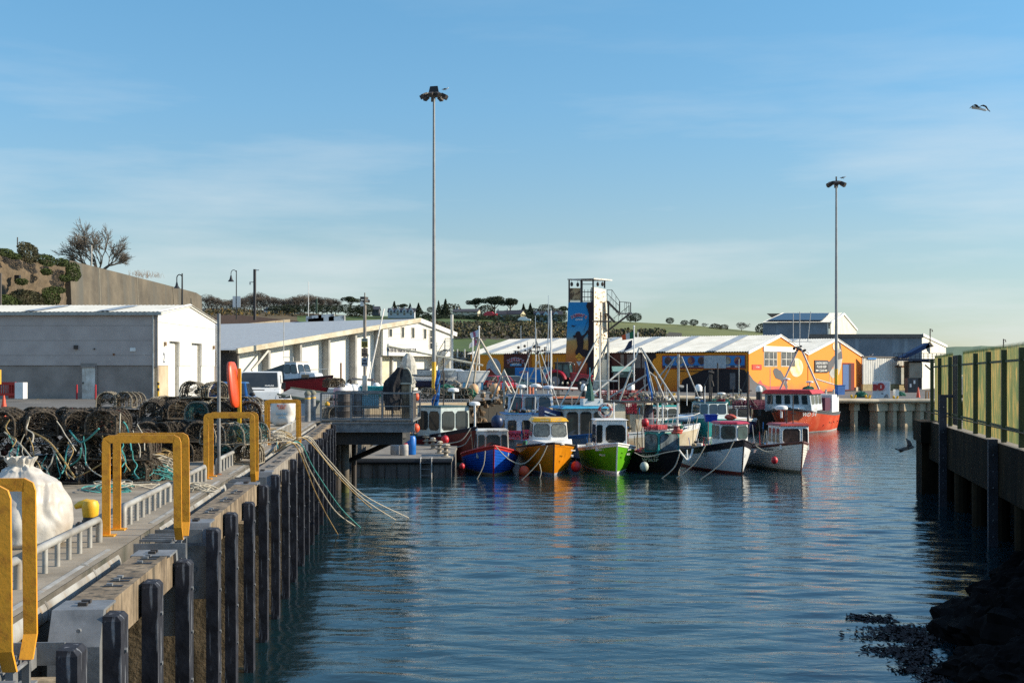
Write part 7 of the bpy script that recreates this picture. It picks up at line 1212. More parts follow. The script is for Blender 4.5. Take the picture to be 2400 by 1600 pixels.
pole(1059,737,905,120,.14,whited,'thick pale pole beside the white stair landing'); pole(723,660,750,170,.05,white,'very thin white aerial above the hall roof'); pole(742,700,735,400,.3,mat('dark green tower',(.03,.07,.05),.7),'dark green signal tower on the hill','signal_tower','tower')
pole(1293,740,860,118,.05,whited,'slim white aerial left of the tower'); pole(541,892,700,100,.01,dark,'x') if 0 else None
pole(799,850,925,72,.05,mat('rust',(.25,.1,.04),.9),'thin rusty stake between boat and white tanks')
# flags
def flag(px,yt,D,y0_,y1_,w_,m_,label,top):
    pass
def flagpole(px,y0_,y1_,D,label,flags):
    t = thing('flagpole',label,'flagpole',V((X(px,D),D,Z(y1_,D))),group='flagpoles'); m = MB(); m.tube([(0,0,0),(0,0,Z(y0_,D) - Z(y1_,D))],.06,8); m.ball((0,0,Z(y0_,D) - Z(y1_,D)),.1,8); m.build('pole',white,t,smooth=True)
    for pts,mats in flags:      # pts: top outline from pole outwards; bottom
        m = MB(); (ax,ay),(bx,by),(cx,cy),(dx,dy) = pts; n = 9
        for i in range(n + 1):
            f = i / n; wv = .12 * math.sin(f * 7) * f
            p0 = P(ax + (bx - ax) * f,ay + (by - ay) * f,D) - t.location + V((0,wv,0)); p1 = P(dx + (cx - dx) * f,dy + (cy - dy) * f,D) - t.location + V((0,wv + .05,0)); m.v += [tuple(p0),tuple(p1)]
        for i in range(n): m.f.append([2 * i,2 * i + 1,2 * i + 3,2 * i + 2]); m.m.append(min(len(mats) - 1,int(i / n * len(mats))))
        o = m.build('flag',mats,t,smooth=True); 
lf = mat('pale flag cloth',(.42,.55,.72),.8,col2=(.6,.65,.7),ns=1); lr_ = mat('flag emblem',(.35,.08,.14),.8,col2=(.45,.55,.7),ns=2.5,lo=.42,hi=.5)
flagpole(1123,766,912,120,'white flagpole with pale adventure flag near the white yacht',[([(1122,772),(1101,781),(1104,792),(1122,789)],[lf,lr_,lf])])
flagpole(1108,793,905,124,'short flagpole with small drooping emblem flag',[([(1118,792),(1100,806),(1099,816),(1118,808)],[lr_,lf,white])])
flagpole(1486,765,915,118,'flagpole with Irish tricolour over a dark drooping flag',[([(1485,776),(1457,786),(1459,797),(1485,793)],[mat('flag green',(.02,.16,.07),.8),mat('flag white',(.65,.66,.64),.8),mat('flag orange',(.75,.12,.03),.8)]),([(1482,796),(1474,800),(1461,824),(1481,815)],[mat('navy flag cloth',(.03,.04,.09),.8)])])
pole(1495,778,800,150,.05,white,'short white pole on the orange building roof')
# road signs by tower
t = thing('road_sign','yellow diamond warning sign above a white yield triangle','road sign',P(1357,915,121)); D = 121; m = MB(); m.bar(P(1357,858,D),P(1357,915,D),.07,.07,(0,1,0)); m.build('pole',dark,t,world=True); m = MB(); c = P(1357,836,D - .1); s_ = .37; m.prism([c + V((0,0,s_)),c + V((-s_,0,0)),c + V((0,0,-s_)),c + V((s_,0,0))],(0,-.03,0)); m.build('diamond',mat('sign orange',(.85,.38,.02),.5),t,world=True); m = MB(); m.ball(c + V((0,-.05,0)),.05,6)
for a in (90,210,330): q = c + V((math.cos(R(a)) * .16,-.05,math.sin(R(a)) * .16)); m.bar(q + V((-.07,0,0)),q + V((.07,0,.0)),.02,.05)
m.build('symbol',black,t,world=True); m = MB(); c = P(1357,852,D - .1); m.prism([c + V((-.25,0,.2)),c + V((0,0,-.24)),c + V((.25,0,.2))],(0,-.03,0)); m.build('triangle',mat('sign white',(.6,.63,.65),.5),t,world=True); text('YIELD',t,tuple(c + V((0,-.04,.12)) - t.location),(1,0,0),(0,0,1),.25,.07,black)
for px,py in ((1297,916),(1318,914),(1330,917),(1341,915),(1360,916),(1378,916)):
    D = 118; t = thing('bollard_post','black bollard with pale head before the tractor, %s' % {1297: 'leftmost',1318: 'second from the left',1330: 'third from the left',1341: 'under the cab',1360: 'under the yield sign',1378: 'rightmost'}[px],'bollard',V((X(px,D),D,gz(X(px,D)))),group='bollards before the tractor'); m = MB(); m.cyl((0,0,0),.06,.72,10); m.build('post',black,t,smooth=True); m = MB(); m.lathe([(.075,.7),(.085,.8),(.06,.88),(.01,.9)],n=10); m.build('head',mat('cream head',(.7,.64,.48),.6),t,smooth=True)
# ================================================================ BOATS AND GEAR ASHORE
b = boat('red hulled cabin boat with white cabin and grey tarpaulin, propped on a trailer',780,930,68,5.4,2.1,1.05,.72,mat('deep red hull',(.26,.008,.018),.35,col2=(.22,.006,.015)),mat('dark gunwale',(.03,.015,.02),.5),mat('deep red hull'),rake=.5,name='cabin_boat',D=64,z=3.22,band=.06,draft=.2)
house(b,-1.5,.95,1.4,.78,.95,mat('cabin white',(.7,.72,.74),.4),mat('cabin roof cream',(.6,.5,.38),.6),2,2,tw=.86,rk=.25,wz=(.42,.88),ov=.04,rt=.05); 
m = MB(); m.hexa([(-1.52,-.72,.78),(-.7,-.45,.88),(-.7,.45,.88),(-1.52,.72,.78)],[(-1.52,-.62,1.25),(-.85,-.38,1.18),(-.85,.38,1.18),(-1.52,.62,1.25)]); h = m.build('fore_cabin',mat('cabin white'),b); m = MB(); m.bx(-1.4,-1.0,-.68,-.6,.92,1.12); m.build('window',glass,h)
m = MB(); m.hexa([(-5.3,-.85,.75),(-2.4,-.9,.75),(-2.4,.9,.75),(-5.3,.85,.75)],[(-5.1,-.15,.85),(-2.45,-.35,1.7),(-2.45,.35,1.7),(-5.1,.15,.85)]); m.build('tarpaulin',mat('grey tarpaulin',(.10,.11,.10),.8,col2=(.06,.07,.065),ns=2),b)
pipes(b,'rail',whited,[[(-1.2,-.6,.95),(-1.2,-.6,1.35),(-.2,-.1,1.4),(-.2,-.1,1.05)],[(-2.6,-.4,1.8),(-2.6,-.4,3.9)],[(-2.6,.5,1.8),(-2.6,.5,2.0),(-3.2,.5,2.0)]],.02)
t = thing('boat_trailer','dark boat trailer under the red cabin boat','trailer',V((X(705,64.5),64.5,GZ)),R(62 - 90)); m = MB(); m.bar((-2.2,-.6,.45),(2.2,-.3,.45),.1,.12); m.bar((-2.2,.6,.45),(2.2,.3,.45),.1,.12); m.bar((-1.5,-.7,.5),(-1.5,.7,.5),.1,.1); m.bar((1.2,-.6,.5),(1.2,.6,.5),.1,.1); m.bar((2.2,0,.45),(3.2,0,.45),.1,.1); m.build('frame',dark,t)
for x,y_ in ((-.9,-.85),(-.9,.85)): wheel(t,(x,y_,.3),.3,.2,ax='Y')
t = thing('small_skip','open grey steel skip with weed-stained lining in front of the red boat','skip',V((X(706,55),55,GZ)),R(-10)); m = MB(); m.hexa([(-.55,-.6,.02),(.75,-.6,.02),(.75,.6,.02),(-.55,.6,.02)],[(-.75,-.8,.85),(1.1,-.8,.55),(1.1,.8,.85),(-.75,.8,1.1)]); m.build('tub',mat('dull steel tub',(.16,.16,.15),.8,col2=(.25,.26,.25),ns=2),t); m = MB(); m.bar((-.78,-.83,.88),(1.13,-.83,.58),.05,.08); m.bar((-.78,.83,1.13),(1.13,.83,.88),.05,.08); m.build('rim',mat('khaki rim',(.35,.32,.2),.8),t)
t = thing('white_board','pair of pale panels lying against the skip','panel',V((X(712,52.5),52.5,GZ)),R(-8)); m = MB(); m.box((-.1,0,.28),(.3,.05,.5)); m.box((.3,.05,.28),(.28,.05,.5)); m.build('panel',mat('pale panel',(.5,.54,.55),.6),t)
for px,D,lb in ((775,60,'rusty lobster pot balanced beside the red boat'),(790,61,'small brown pot next to the coral marker'),(775,50.5,'teal-netted pot on the quay behind the platform mesh'),(790,51,'pale hooped pot on the quay behind the platform mesh')): put(3 if D < 55 else 2,V((X(px,D),D,GZ + (1.1 if D > 55 else 0))),.6,lb,'single pots in the yard')
buoy(P(767,947,50),.1,mat('yellow buoy',(.8,.45,.03),.5),'small yellow buoy by the platform corner post')
# white yacht ashore, dinghies, stacked boats
b = boat('white sailing yacht standing on props with its boom raised',1146,873,84,6.6,2.3,1.55,1.55,white,white,white,rake=.8,name='yacht',D=118,z=4.0 - .55,band=.1,draft=.9,transom=.6); b.location = (X(1147,118),118,2.95)
m = MB(); m.hexa([(-4.4,-.7,1.5),(-2.2,-.6,1.5),(-2.2,.6,1.5),(-4.4,.7,1.5)],[(-4.2,-.55,1.85),(-2.7,-.4,1.75),(-2.7,.4,1.75),(-4.2,.55,1.85)]); m.build('coach_roof',white,b); pipes(b,'boom',mat('buff spar',(.62,.58,.45),.6),[[(-9.6,0,3.9),(-.6,0,2.1)]],.1); pipes(b,'prop',dark,[[(-2,-1,.6),(-2,-1.3,-.4)],[(-5,-1,.6),(-5,-1.3,-.4)],[(-3.5,.5,-.2),(-3.5,.5,-.4)]],.06)
for i,(px,py,D,a,m_,L_,lb) in enumerate(((1048,905,112,75,navy,3.6,'navy blue dinghy stored on the rack by the yellow-footed mast'),(1068,880,116,90,mat('pale grey dinghy',(.42,.48,.52),.5),4.2,'upturned grey-white dinghy, top of the boat rack'),(1070,897,114,88,white,3.8,'white dinghy on the middle shelf of the boat rack'),(925,930,74,80,white,4.2,'long white dinghy behind the black draped post'),(900,925,77,85,whited,4.4,'white sailing dinghy under a trailer frame'),(925,925,72,78,mat('turquoise dinghy',(.02,.38,.42),.5),1.9,'turquoise and white dinghy tip beside the draped post'))):
    d = boat(lb,px,py,a,L_,1.3,.5,.42,m_,m_,m_,rake=.3,name='dinghy',D=D,z=Z(py,D),band=.05,draft=.12); 
t = thing('boat_rack','steel rack holding dinghies beside the yellow-footed mast','rack',V((X(1050,113),113,2.65))); m = MB()
for px in (1032,1048,1072): m.bar(P(px,872,113),P(px,915,113),.08,.08,(0,1,0)); m.bar(P(px,872,115),P(px,915,115),.08,.08,(0,1,0))
for y_ in (884,900): m.bar(P(1030,y_,113),P(1075,y_,113),.06,.06)
m.build('frame',galv,t,world=True)
t = thing('trailer_frame','upturned trailer frame with small wheel above the white tanks','trailer',P(820,893,86)); m = MB(); m.bar(P(818,889,86),P(875,889,86),.12,.1); m.bar(P(825,886,87),P(880,893,87),.1,.1); m.build('frame',mat('rust white',(.55,.45,.36),.8,col2=(.3,.15,.1),ns=3),t,world=True); m = MB(); c = P(819,894,85.5); m.ring(tuple(c),.11,.05,'Y',14,6); m.build('wheel',tyre,t,world=True)
# pots along the far quay rail
k = 0
for px in range(1050,1098,11):
    for lvl in (0,1):
        put(3,V((X(px + (lvl * 4),79),79,GZ + lvl * .4)),rnd.uniform(-.3,.3),'open hooped pot in the %s row above the tan beam' % ('lower' if lvl == 0 else 'upper'),'pots behind the low pale barriers')
for px in (990,1003,1016,1029,1040): put(3,V((X(px,80),80,GZ + (.4 if px in (1003,1029) else 0))),rnd.uniform(-.5,.5),'hooped pot at the foot of the yellow-based mast','pots behind the low pale barriers')
for px,py,D,m_,lb in ((1047,915,82,greenp,'green net heap above the pots'),(1096,925,80,greenp,'green net heap at the end of the pot rows'),(1062,905,84,mat('mixed gear'),'dark gear heap behind the green net'),(2018,925,118,greenp,'green net heap left of the red ring cabinet'),(2110,925,125,greenp,'green net heap right of the white locker'),(1895,913,112,greenp,'dark green net bundle over the trawler deck')):
    t = thing('net_heap',lb,'net heap',V((X(px,D),D,Z(py + 7,D)))); m = MB(); crumple(m,(0,0,.25),.5,(1.3,1,.8),26,.25,px); m.build('net',m_,t)
for px,D in ((1088,98),(1130,97),(1156,96),(1179,95)):
    t = thing('marker_post','dark post with pale blue notice on the far quay, %s' % {1088: 'nearest the pots',1130: 'under the white yacht',1156: 'by the bright red car',1179: 'below the silver car'}[px],'post',V((X(px,D),D,GZ)),group='posts with blue notices'); m = MB(); m.cyl((0,0,0),.05,1.0,8); m.build('post',dark,t); m = MB(); m.bx(-.08,.08,-.08,-.05,.45,1.0); m.build('notice',mat('sky blue notice',(.12,.42,.62),.6),t)
t = thing('low_fence','dark low railing behind the pots and yacht','fence',P(1100,905,106)); m = MB(); m.bar(P(1030,897,106),P(1215,895,106),.05,.06)
for px in range(1030,1216,22): m.bar(P(px,896,106),P(px,922,106),.06,.06,(0,1,0))
m.build('railing',dark,t,world=True)
# left yard furniture
t = thing('plastic_barrier','red and white plastic barriers at the left edge of the yard','barrier',P(20,935,78)); D = 78
m = MB()
for a in range(10): px = -20 + a * 5.2; m.bar(P(px,902,D),P(px,925,D),.05,.05,(0,1,0))
m.bx(X(-25,D),X(37,D),D - .05,D + .05,Z(902,D),Z(895,D)); m.bx(X(-25,D),X(37,D),D - .05,D + .05,Z(927,D),Z(921,D)); m.bx(X(18,D),X(38,D),D + .1,D + .5,Z(933,D),Z(896,D)); m.build('red_panel',mat('barrier red',(.5,.03,.02),.5),t,world=True); m = MB(); m.bx(X(37.5,D),X(57,D),D - .2,D + .5,Z(934,D),Z(896,D)); m.build('white_block',white,t,world=True)
for px in (180,224): t = thing('door_post','red guard post %s the warehouse side door' % ('left of' if px == 180 else 'right of'),'post',V((X(px,84.6),84.6,GZ)),group='red posts at the side door'); m = MB(); m.cyl((0,0,0),.06,.95,10); m.build('post',mat('post red',(.42,.01,.02),.5),t); m = MB(); m.lathe([(.06,.95),(.04,.98),(.005,.99)],n=10); m.build('cap',mat('post red'),t)
t = thing('corner_post','black and yellow post at the warehouse corner','post',V((X(371,84.8),84.8,GZ))); m = MB(); m.cyl((0,0,0),.07,1.15,10); m.build('post',yel2,t); m = MB(); m.cyl((0,0,.55),.075,.2,10); m.cyl((0,0,.95),.075,.15,10); m.build('stripe',black,t)
for px,D_,y_ in ((0,78,862),(-1,79,700)): pass
pole(1,640,735,95,.1,dark,'dark pole cut by the left edge of the picture'); pole(0,866,900,40,.04,yel2,'yellow post cut by the left picture edge')
for px,py in ((14,934),(20,933),(128,932),(122,934)):
    t = thing('wheel_stop','black and white kerb block on the asphalt %s' % {14: 'under the cone',20: 'right of the cone',128: 'before the warehouse',122: 'beside its twin before the warehouse'}[px],'kerb block',G(px,py,GZ),.2,'striped kerb blocks'); m = MB(); m.box((-.15,0,.06),(.25,.15,.12)); m.build('dark_half',black,t); m = MB(); m.box((.12,0,.06),(.25,.15,.12)); m.build('white_half',white,t)
m = MB()
for a,b,w_ in ((( -60,951),(100,955),.1),((20,962),(110,954),.1),((84,936),(102,932.5),.12),((650,985),(700,965),.12),((560,1010),(590,990),.1)):
    p,q = G(*a,GZ),G(*b,GZ); d = (q - p).normalized(); n_ = V((d.y,-d.x,0)) * w_ / 2; z = V((0,0,.008)); m.add([p - n_ + z,p + n_ + z,q + n_ + z,q - n_ + z],[(0,1,2,3)])
struct('yard_markings',m,mat('worn yellow line',(.35,.27,.12),.9,col2=(.16,.14,.11),ns=2,lo=.4,hi=.6))
# street lamps
def lamp(px,D,yt,yb,label,sign=False):
    t = thing('street_lamp',label,'street lamp',V((X(px,D),D,Z(yb,D))),group='black swan-neck street lamps'); h = Z(yt,D) - Z(yb,D); m = MB(); m.tube([(0,0,0),(0,0,h - .1)],.09,8,.06); m.build('pole',black,t,smooth=True); m = MB(); s_ = D / F
    m.tube([(0,0,h - .6)] + [(-6.3 * s_ + 6.3 * s_ * math.cos(a),0,h - .5 + 8 * s_ * math.sin(a)) for a in [PI * k / 8 for k in range(9)]] + [(-12.6 * s_,0,h - 1.0)],.045,6); m.build('swan_neck',black,t,smooth=True); m = MB(); m.lathe([(.08 * s_ * 25,0),(.3 * s_ * 25,-.12 * s_ * 25),(.14 * s_ * 25,.1 * s_ * 25),(.06 * s_ * 25,.45 * s_ * 25)][1:],(-12.6 * s_,0,h - 1.0 - .3 * s_ * 25),14); m.build('shade',black,t,smooth=True)
    if sign: m = MB(); c = (Z(694,D) - Z(yb,D),Z(720,D) - Z(yb,D)); m.bx(-8.6 * s_,-1.3 * s_,-.06,-.03,c[1],c[0]); m.bx(.9 * s_,10 * s_,-.06,-.03,c[1],c[0]); m.build('sign_panel',white,t)
lamp(427,112,638,722,'black swan-neck lamp against the concrete hillside wall'); lamp(554,175,632,748,'black swan-neck lamp carrying two white panels',True)
t = pole(597,631,750,165,.19,mat('dark camera pole',(.02,.02,.025),.6),'thick dark camera pole between lamp and hall','camera_pole'); m = MB(); m.box((.3,0,Z(633,165) - t.location.z),(.6,.1,.12)); m.box((-.35,0,Z(661,165) - t.location.z),(.55,.1,.1)); m.box((-.6,0,Z(664,165) - t.location.z),(.15,.15,.35)); m.build('camera',whited,t)
for px,y0_,y1_,D_ in ((2180,770,806,168),(2352,794,830,60)):
    t = thing('rusty_lamp','rusty lamp bracket post %s' % ('above the conveyor hopper' if px < 2200 else 'behind the palisade fence'),'lamp post',V((X(px,D_),D_,Z(y1_,D_)))); s_ = D_ / F; h = Z(y0_,D_) - Z(y1_,D_); m = MB(); m.tube([(0,0,0),(0,0,h)],1.3 * s_,7); m.tube([(0,0,h - 2 * s_),(5 * s_,0,h - 2 * s_),(5 * s_,0,h - 5 * s_)],.8 * s_,6); m.build('post',mat('rusty brown',(.09,.05,.035),.9),t); m = MB(); m.lathe([(2 * s_,0),(1.2 * s_,2.4 * s_)],(5 * s_,0,h - 7 * s_),8); m.build('lamp',mat('rusty brown'),t)
for i in range(3):     # figures of piles and poles standing at the fleet edge
    pass
# ================================================================ RIGHT QUAY AND PALISADE FENCE
def RQ(D,off,z): return V((15.6 + (D - 47.4) * .2 + off,D,z))       # off: metres to the right of the fence line
Rd = V((.2,1,0)).normalized()
m = MB(); m.add([RQ(-6,-.17,GZ),RQ(49.0,-.17,GZ),RQ(49.0,60,GZ),RQ(-6,60,GZ)],[(0,1,2,3)]); struct('right_quay_deck',m,conc)
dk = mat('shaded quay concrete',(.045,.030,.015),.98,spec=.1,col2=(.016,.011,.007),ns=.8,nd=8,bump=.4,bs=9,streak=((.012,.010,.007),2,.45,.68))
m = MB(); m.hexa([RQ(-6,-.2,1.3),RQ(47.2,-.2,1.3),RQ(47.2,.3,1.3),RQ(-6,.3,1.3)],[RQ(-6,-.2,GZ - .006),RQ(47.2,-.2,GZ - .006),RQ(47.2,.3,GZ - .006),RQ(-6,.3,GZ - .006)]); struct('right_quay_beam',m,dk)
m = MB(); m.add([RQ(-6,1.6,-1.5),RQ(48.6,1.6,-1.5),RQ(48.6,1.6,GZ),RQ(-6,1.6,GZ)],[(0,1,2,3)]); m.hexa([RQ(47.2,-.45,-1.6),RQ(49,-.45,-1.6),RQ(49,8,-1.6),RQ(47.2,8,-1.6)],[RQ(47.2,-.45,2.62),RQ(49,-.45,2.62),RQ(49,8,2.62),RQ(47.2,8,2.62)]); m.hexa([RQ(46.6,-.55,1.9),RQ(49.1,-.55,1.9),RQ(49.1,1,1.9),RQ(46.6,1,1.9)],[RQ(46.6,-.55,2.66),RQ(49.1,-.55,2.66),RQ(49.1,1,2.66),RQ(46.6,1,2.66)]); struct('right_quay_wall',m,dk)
for i,D in enumerate((44.6,41,37.5,34.2,31,28,25.2,22.6,20.2,17.8)):
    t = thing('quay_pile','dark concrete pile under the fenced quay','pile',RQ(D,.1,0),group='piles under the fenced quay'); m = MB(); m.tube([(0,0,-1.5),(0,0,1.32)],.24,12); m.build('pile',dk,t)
for D,lb in ((42.4,'dark upright timber fender with a top bracket beside the gate gap'),(33.0,'dark studded steel channel hanging down the fenced quay')):
    t = thing('quay_fender',lb,'fender',RQ(D,-.62,0)); m = MB(); zt = 3.72 if D > 40 else 2.75; m.hexa([RQ(D - .1,-.45,-1),RQ(D + .1,-.45,-1),RQ(D + .1,-.21,-1),RQ(D - .1,-.21,-1)],[RQ(D - .1,-.45,zt),RQ(D + .1,-.45,zt),RQ(D + .1,-.21,zt),RQ(D - .1,-.21,zt)]); m.build('post',mat('dull blue black steel',(.035,.037,.05),.7,col2=(.015,.015,.02),ns=3),t,world=True)
    m = MB()
    for k in range(8): m.ball(RQ(D - .11,-.33,zt - .4 - k * .42),.02,6)
    m.build('bolt',galv,t,world=True)
    if D > 40: m = MB(); m.bar(RQ(D,-.4,3.68),RQ(D - .2,.5,3.68),.1,.1); m.build('bracket',mat('dull blue black steel'),t,world=True)
# fence
pal = mat('green palisade paint',(.30,.29,.07),.6,col2=(.12,.19,.045),ns=7,nd=6,st=(1,1,.05),lo=.40,hi=.6,streak=((.55,.38,.09),11,.5,.62)); psp = mat('dark green post',(.03,.045,.01),.6,col2=(.03,.045,.012),ns=2)
posts = [47.3,45.2,42.6,40.5,37.4,35.2,32.9,30.6,28.4,26.1,23.7]
def ftop(D): return 4.98 + (47.3 - D) * .007
t = thing('palisade_fence','green steel palisade fence with spiked pales along the right-hand quay','fence',RQ(47.3,0,GZ))
for i,D in enumerate(posts):
    m = MB(); c = RQ(D,-.06,0); m.box((c.x,c.y,(GZ + ftop(D)) / 2),(.12,.12,ftop(D) - GZ - .05),-math.atan(.2)); m.build('post',psp,t,world=True)
for i in range(len(posts) - 1):
    a,b = posts[i],posts[i + 1]
    if i == 2:
        m = MB()
        for k in range(5): D = a - (a - b) * (k + 1) / 6; c = RQ(D,0,0); m.bar((c.x,c.y,GZ + .1),(c.x,c.y,ftop(D)),.05,.05,(0,1,0))
        m.build('gate_bars',black,t,world=True); continue
    m = MB(); n = int((a - b) / .152); step = (a - b) / n
    for k in range(n):
        D = a - step * (k + .5); c = RQ(D,.03,0); zt = ftop(D) + .08; z0 = GZ + .05; w_ = .036
        # W section: three narrow strips folded about the vertical
        pf = [(-.037,.004),(-.020,.022),(0,.0),(.020,.022),(.037,.004)]
        vs = []
        for u,v in pf: q = c + Rd * u + V((-Rd.y,Rd.x,0)) * -v; vs += [(q.x,q.y,z0),(q.x,q.y,zt - .10 + (.0 if abs(u) > .03 else .07 if abs(u) > .01 else .16))]
        m.add(vs,[(2 * j,2 * j + 2,2 * j + 3,2 * j + 1) for j in range(4)])
    m.build('pale_panel',pal,t,world=True)
m = MB()
for z_ in (GZ + .42,None):
    for i in range(len(posts) - 1):
        a,b = posts[i],posts[i + 1]; p,q = RQ(a,-.03,z_ or ftop(a) - .32),RQ(b,-.03,z_ or ftop(b) - .32); m.bar(p,q,.05,.06)
m.build('rail',psp,t,world=True)
m = MB(); m.tube([RQ(49,-.12,GZ + .32),RQ(44,-.12,GZ + .34),RQ(24,-.12,GZ + .42)],.022,6); tag(m.build('edge_rail',mat('brown rail',(.14,.09,.04),.8)),'thin rusty pipe rail along the foot of the fence','rail')
# rocks and weed
rk = mat('dark wet rock',(.009,.0075,.007),.95,spec=.05,col2=(.0025,.0022,.0025),ns=1.5,nd=9,bump=.6,bs=5)
rr = random.Random(3)
for i,(px,py,D,sx,sy,sz) in enumerate(((2335,1500,21.5,.95,1.5,.72),(2420,1430,23.2,1.1,1.3,.95),(2350,1580,19.0,.85,1.1,.42),(2410,1590,18.2,1.0,1.1,.65),(2440,1500,20.5,1.3,1.3,1.1),(2420,1340,27,.7,1.0,.6),(2460,1400,25,1.1,1.2,.8))):
    m = MB(); n = 64; k = 32; vs = []
    for a_ in range(k + 1):
        for b_ in range(n):
            th,ph = PI * a_ / k,2 * PI * b_ / n; d = V((math.sin(th) * math.cos(ph),math.sin(th) * math.sin(ph),math.cos(th))); q = 1 - .28 * abs(noise.noise(d * 2.6 + V((i,3,0)))) + .35 * noise.noise(d * 1.3 + V((i * 7,0,0))) + .16 * noise.noise(d * 3.7 + V((0,i,0))) + .09 * noise.noise(d * 8) + .05 * noise.noise(d * 17); vs.append((d.x * sx * q,d.y * sy * q,d.z * sz * q))
    m.add(vs,[(a_ * n + b_,(a_ + 1) * n + b_,(a_ + 1) * n + (b_ + 1) % n,a_ * n + (b_ + 1) % n) for a_ in range(k) for b_ in range(n)])
    o = m.build('shore_rock',rk); o.location = (X(px,D),D,.02); o.rotation_euler = (0,0,i)
    tag(o,'dark weedy boulder below the fenced quay, %s' % ('biggest at the waterline','tall one behind the biggest','low one with weed spreading from it','nearest the picture corner','at the right edge','beside the farthest pile','under the quay beam')[i],'rock','boulders at the right-hand quay')
wd = MB()
for px,py,n,sx,sy in ((2010,1446,90,26,5),(2060,1452,260,38,7),(2100,1475,420,70,9),(2140,1490,420,60,12),(2060,1492,140,60,6),(2110,1525,420,55,9),(2150,1545,380,45,12),(2165,1505,400,40,25),(2145,1572,220,50,7),(2185,1590,260,35,10),(2040,1520,40,26,4)):
    for k in range(n):
        p = G(px + rr.gauss(0,1) * sx * .55,py + rr.gauss(0,1) * sy * .55,.0); a = rr.uniform(0,6.3); s_ = rr.uniform(.02,.075); z = rr.uniform(.004,.05)
        u = V((math.cos(a),math.sin(a),0)) * s_; v_ = V((-math.sin(a),math.cos(a),rr.uniform(-.3,.3))) * s_ * .4; wd.add([p + u + V((0,0,z)),p + v_ + V((0,0,z * .5)),p - u + V((0,0,.003)),p - v_ + V((0,0,z))],[(0,1,2,3)])
tag(wd.build('seaweed',mat('brown weed',(.02,.012,.011),.7,col2=(.008,.005,.006),ns=4)),'dark brown seaweed floating out from the boulders','seaweed',kind='stuff')

# ================================================================ HILLSIDE WALL AT THE LEFT
cw_ = mat('old concrete wall',(.145,.12,.085),.95,col2=(.075,.063,.046),ns=.35,nd=10,bump=.4,bs=3,streak=((.09,.085,.07),.6,.5,.68)); st_ = mat('rubble stone wall',(.16,.115,.07),.95,col2=(.06,.045,.028),ns=2.4,nd=10,lo=.3,hi=.7,bump=.9,bs=2.5)
xw = -41.3; zt = lambda D: 4.5 + 10.35 + (0 if D < 150 else 0)
t = thing('hillside_wall','tall brown concrete retaining wall curving above the warehouse','wall',V((xw,120,GZ))); pts = [(xw,119.5),(xw,135),(xw,150),(xw - .1,168),(xw - .9,174),(xw - 3.4,178),(xw - 12,181)]; top = [262 / F * 119.5,228 / F * 135,10.3,10.3,10.0,9.5,9]
tops = [10.36,10.36,10.33,10.3,10.2,10,9.5]
m = MB()
for i in range(len(pts) - 1):
    (x0,y0),(x1,y1) = pts[i],pts[i + 1]; bt = .55
    m.hexa([(x0 + bt,y0,GZ - .3),(x1 + bt,y1 + (bt if i > 2 else 0),GZ - .3),(x1 - 1,y1,GZ - .3),(x0 - 1,y0,GZ - .3)],[(x0,y0,CZ + tops[i]),(x1,y1,CZ + tops[i + 1]),(x1 - 1,y1,CZ + tops[i + 1]),(x0 - 1,y0,CZ + tops[i])])
m.build('wall',cw_,t,world=True)
m = MB()
for D in (128,141,156): m.bar((xw + .56,D,GZ),(xw + .01,D,CZ + 10.3),.2,.02,(1,0,0))
m.build('joint',mat('lime streak',(.2,.175,.13),.9),t,world=True)
t = thing('stone_wall','rough brown rubble slope wall overgrown with ivy at the left edge','wall',V((xw,105,GZ))); m = MB(); nx,nz_ = 60,40; vs = []
for i in range(nx + 1):
    for j in range(nz_ + 1):
        D = 92 + 27.6 * i / nx; tz = CZ + 10.0 + .35 * noise.noise(V((D * .3,0,0))); z_ = GZ - .2 + (tz - GZ) * j / nz_; vs.append((xw + .9 - 1.5 * j / nz_ + .5 * noise.noise(V((D * .5,z_ * .5,0))) + .25 * noise.noise(V((D * 1.7,z_ * 1.7,3))),D,z_))
m.add(vs,[(i * (nz_ + 1) + j,(i + 1) * (nz_ + 1) + j,(i + 1) * (nz_ + 1) + j + 1,i * (nz_ + 1) + j + 1) for i in range(nx) for j in range(nz_)]); m.build('wall',st_,t,smooth=True,world=True)
m = MB(); vs = []
for i in range(13):
    for j in range(9): D = 113.5 + 5.6 * i / 12; z_ = GZ + 6.2 * j / 8; k_ = max(0,1 - ((D - 117.3) / 3.6) ** 2 - (max(0,z_ - GZ - 3) / 4.0) ** 2); vs.append((xw + .9 + .55 * k_ - .4 * (1 - k_) + .15 * noise.noise(V((D,z_,9))),D,z_))
m.add(vs,[(i * 9 + j,(i + 1) * 9 + j,(i + 1) * 9 + j + 1,i * 9 + j + 1) for i in range(12) for j in range(8)]); m.build('bare_rock',mat('pale ochre rock',(.62,.44,.26),.95,col2=(.36,.22,.12),ns=1.6,nd=9,bump=.8,bs=4),t,world=True)
m = MB(); c = P(46,652,106); m.box((xw + .35,106,c.z),(.4,.38,.5)); m.build('drain_opening',black,t,world=True)
# land on top
m = MB(); m.add([(xw - .5,90,CZ + 9.8),(xw - .5,165,CZ + 9.8),(xw - 5,169,CZ + 9.3),(-200,175,CZ + 12),(-200,90,CZ + 12)],[(0,1,2,3,4)]); struct('upper_ground',m,mat('dry grass',(.12,.10,.04),.95,col2=(.06,.07,.02),ns=1))
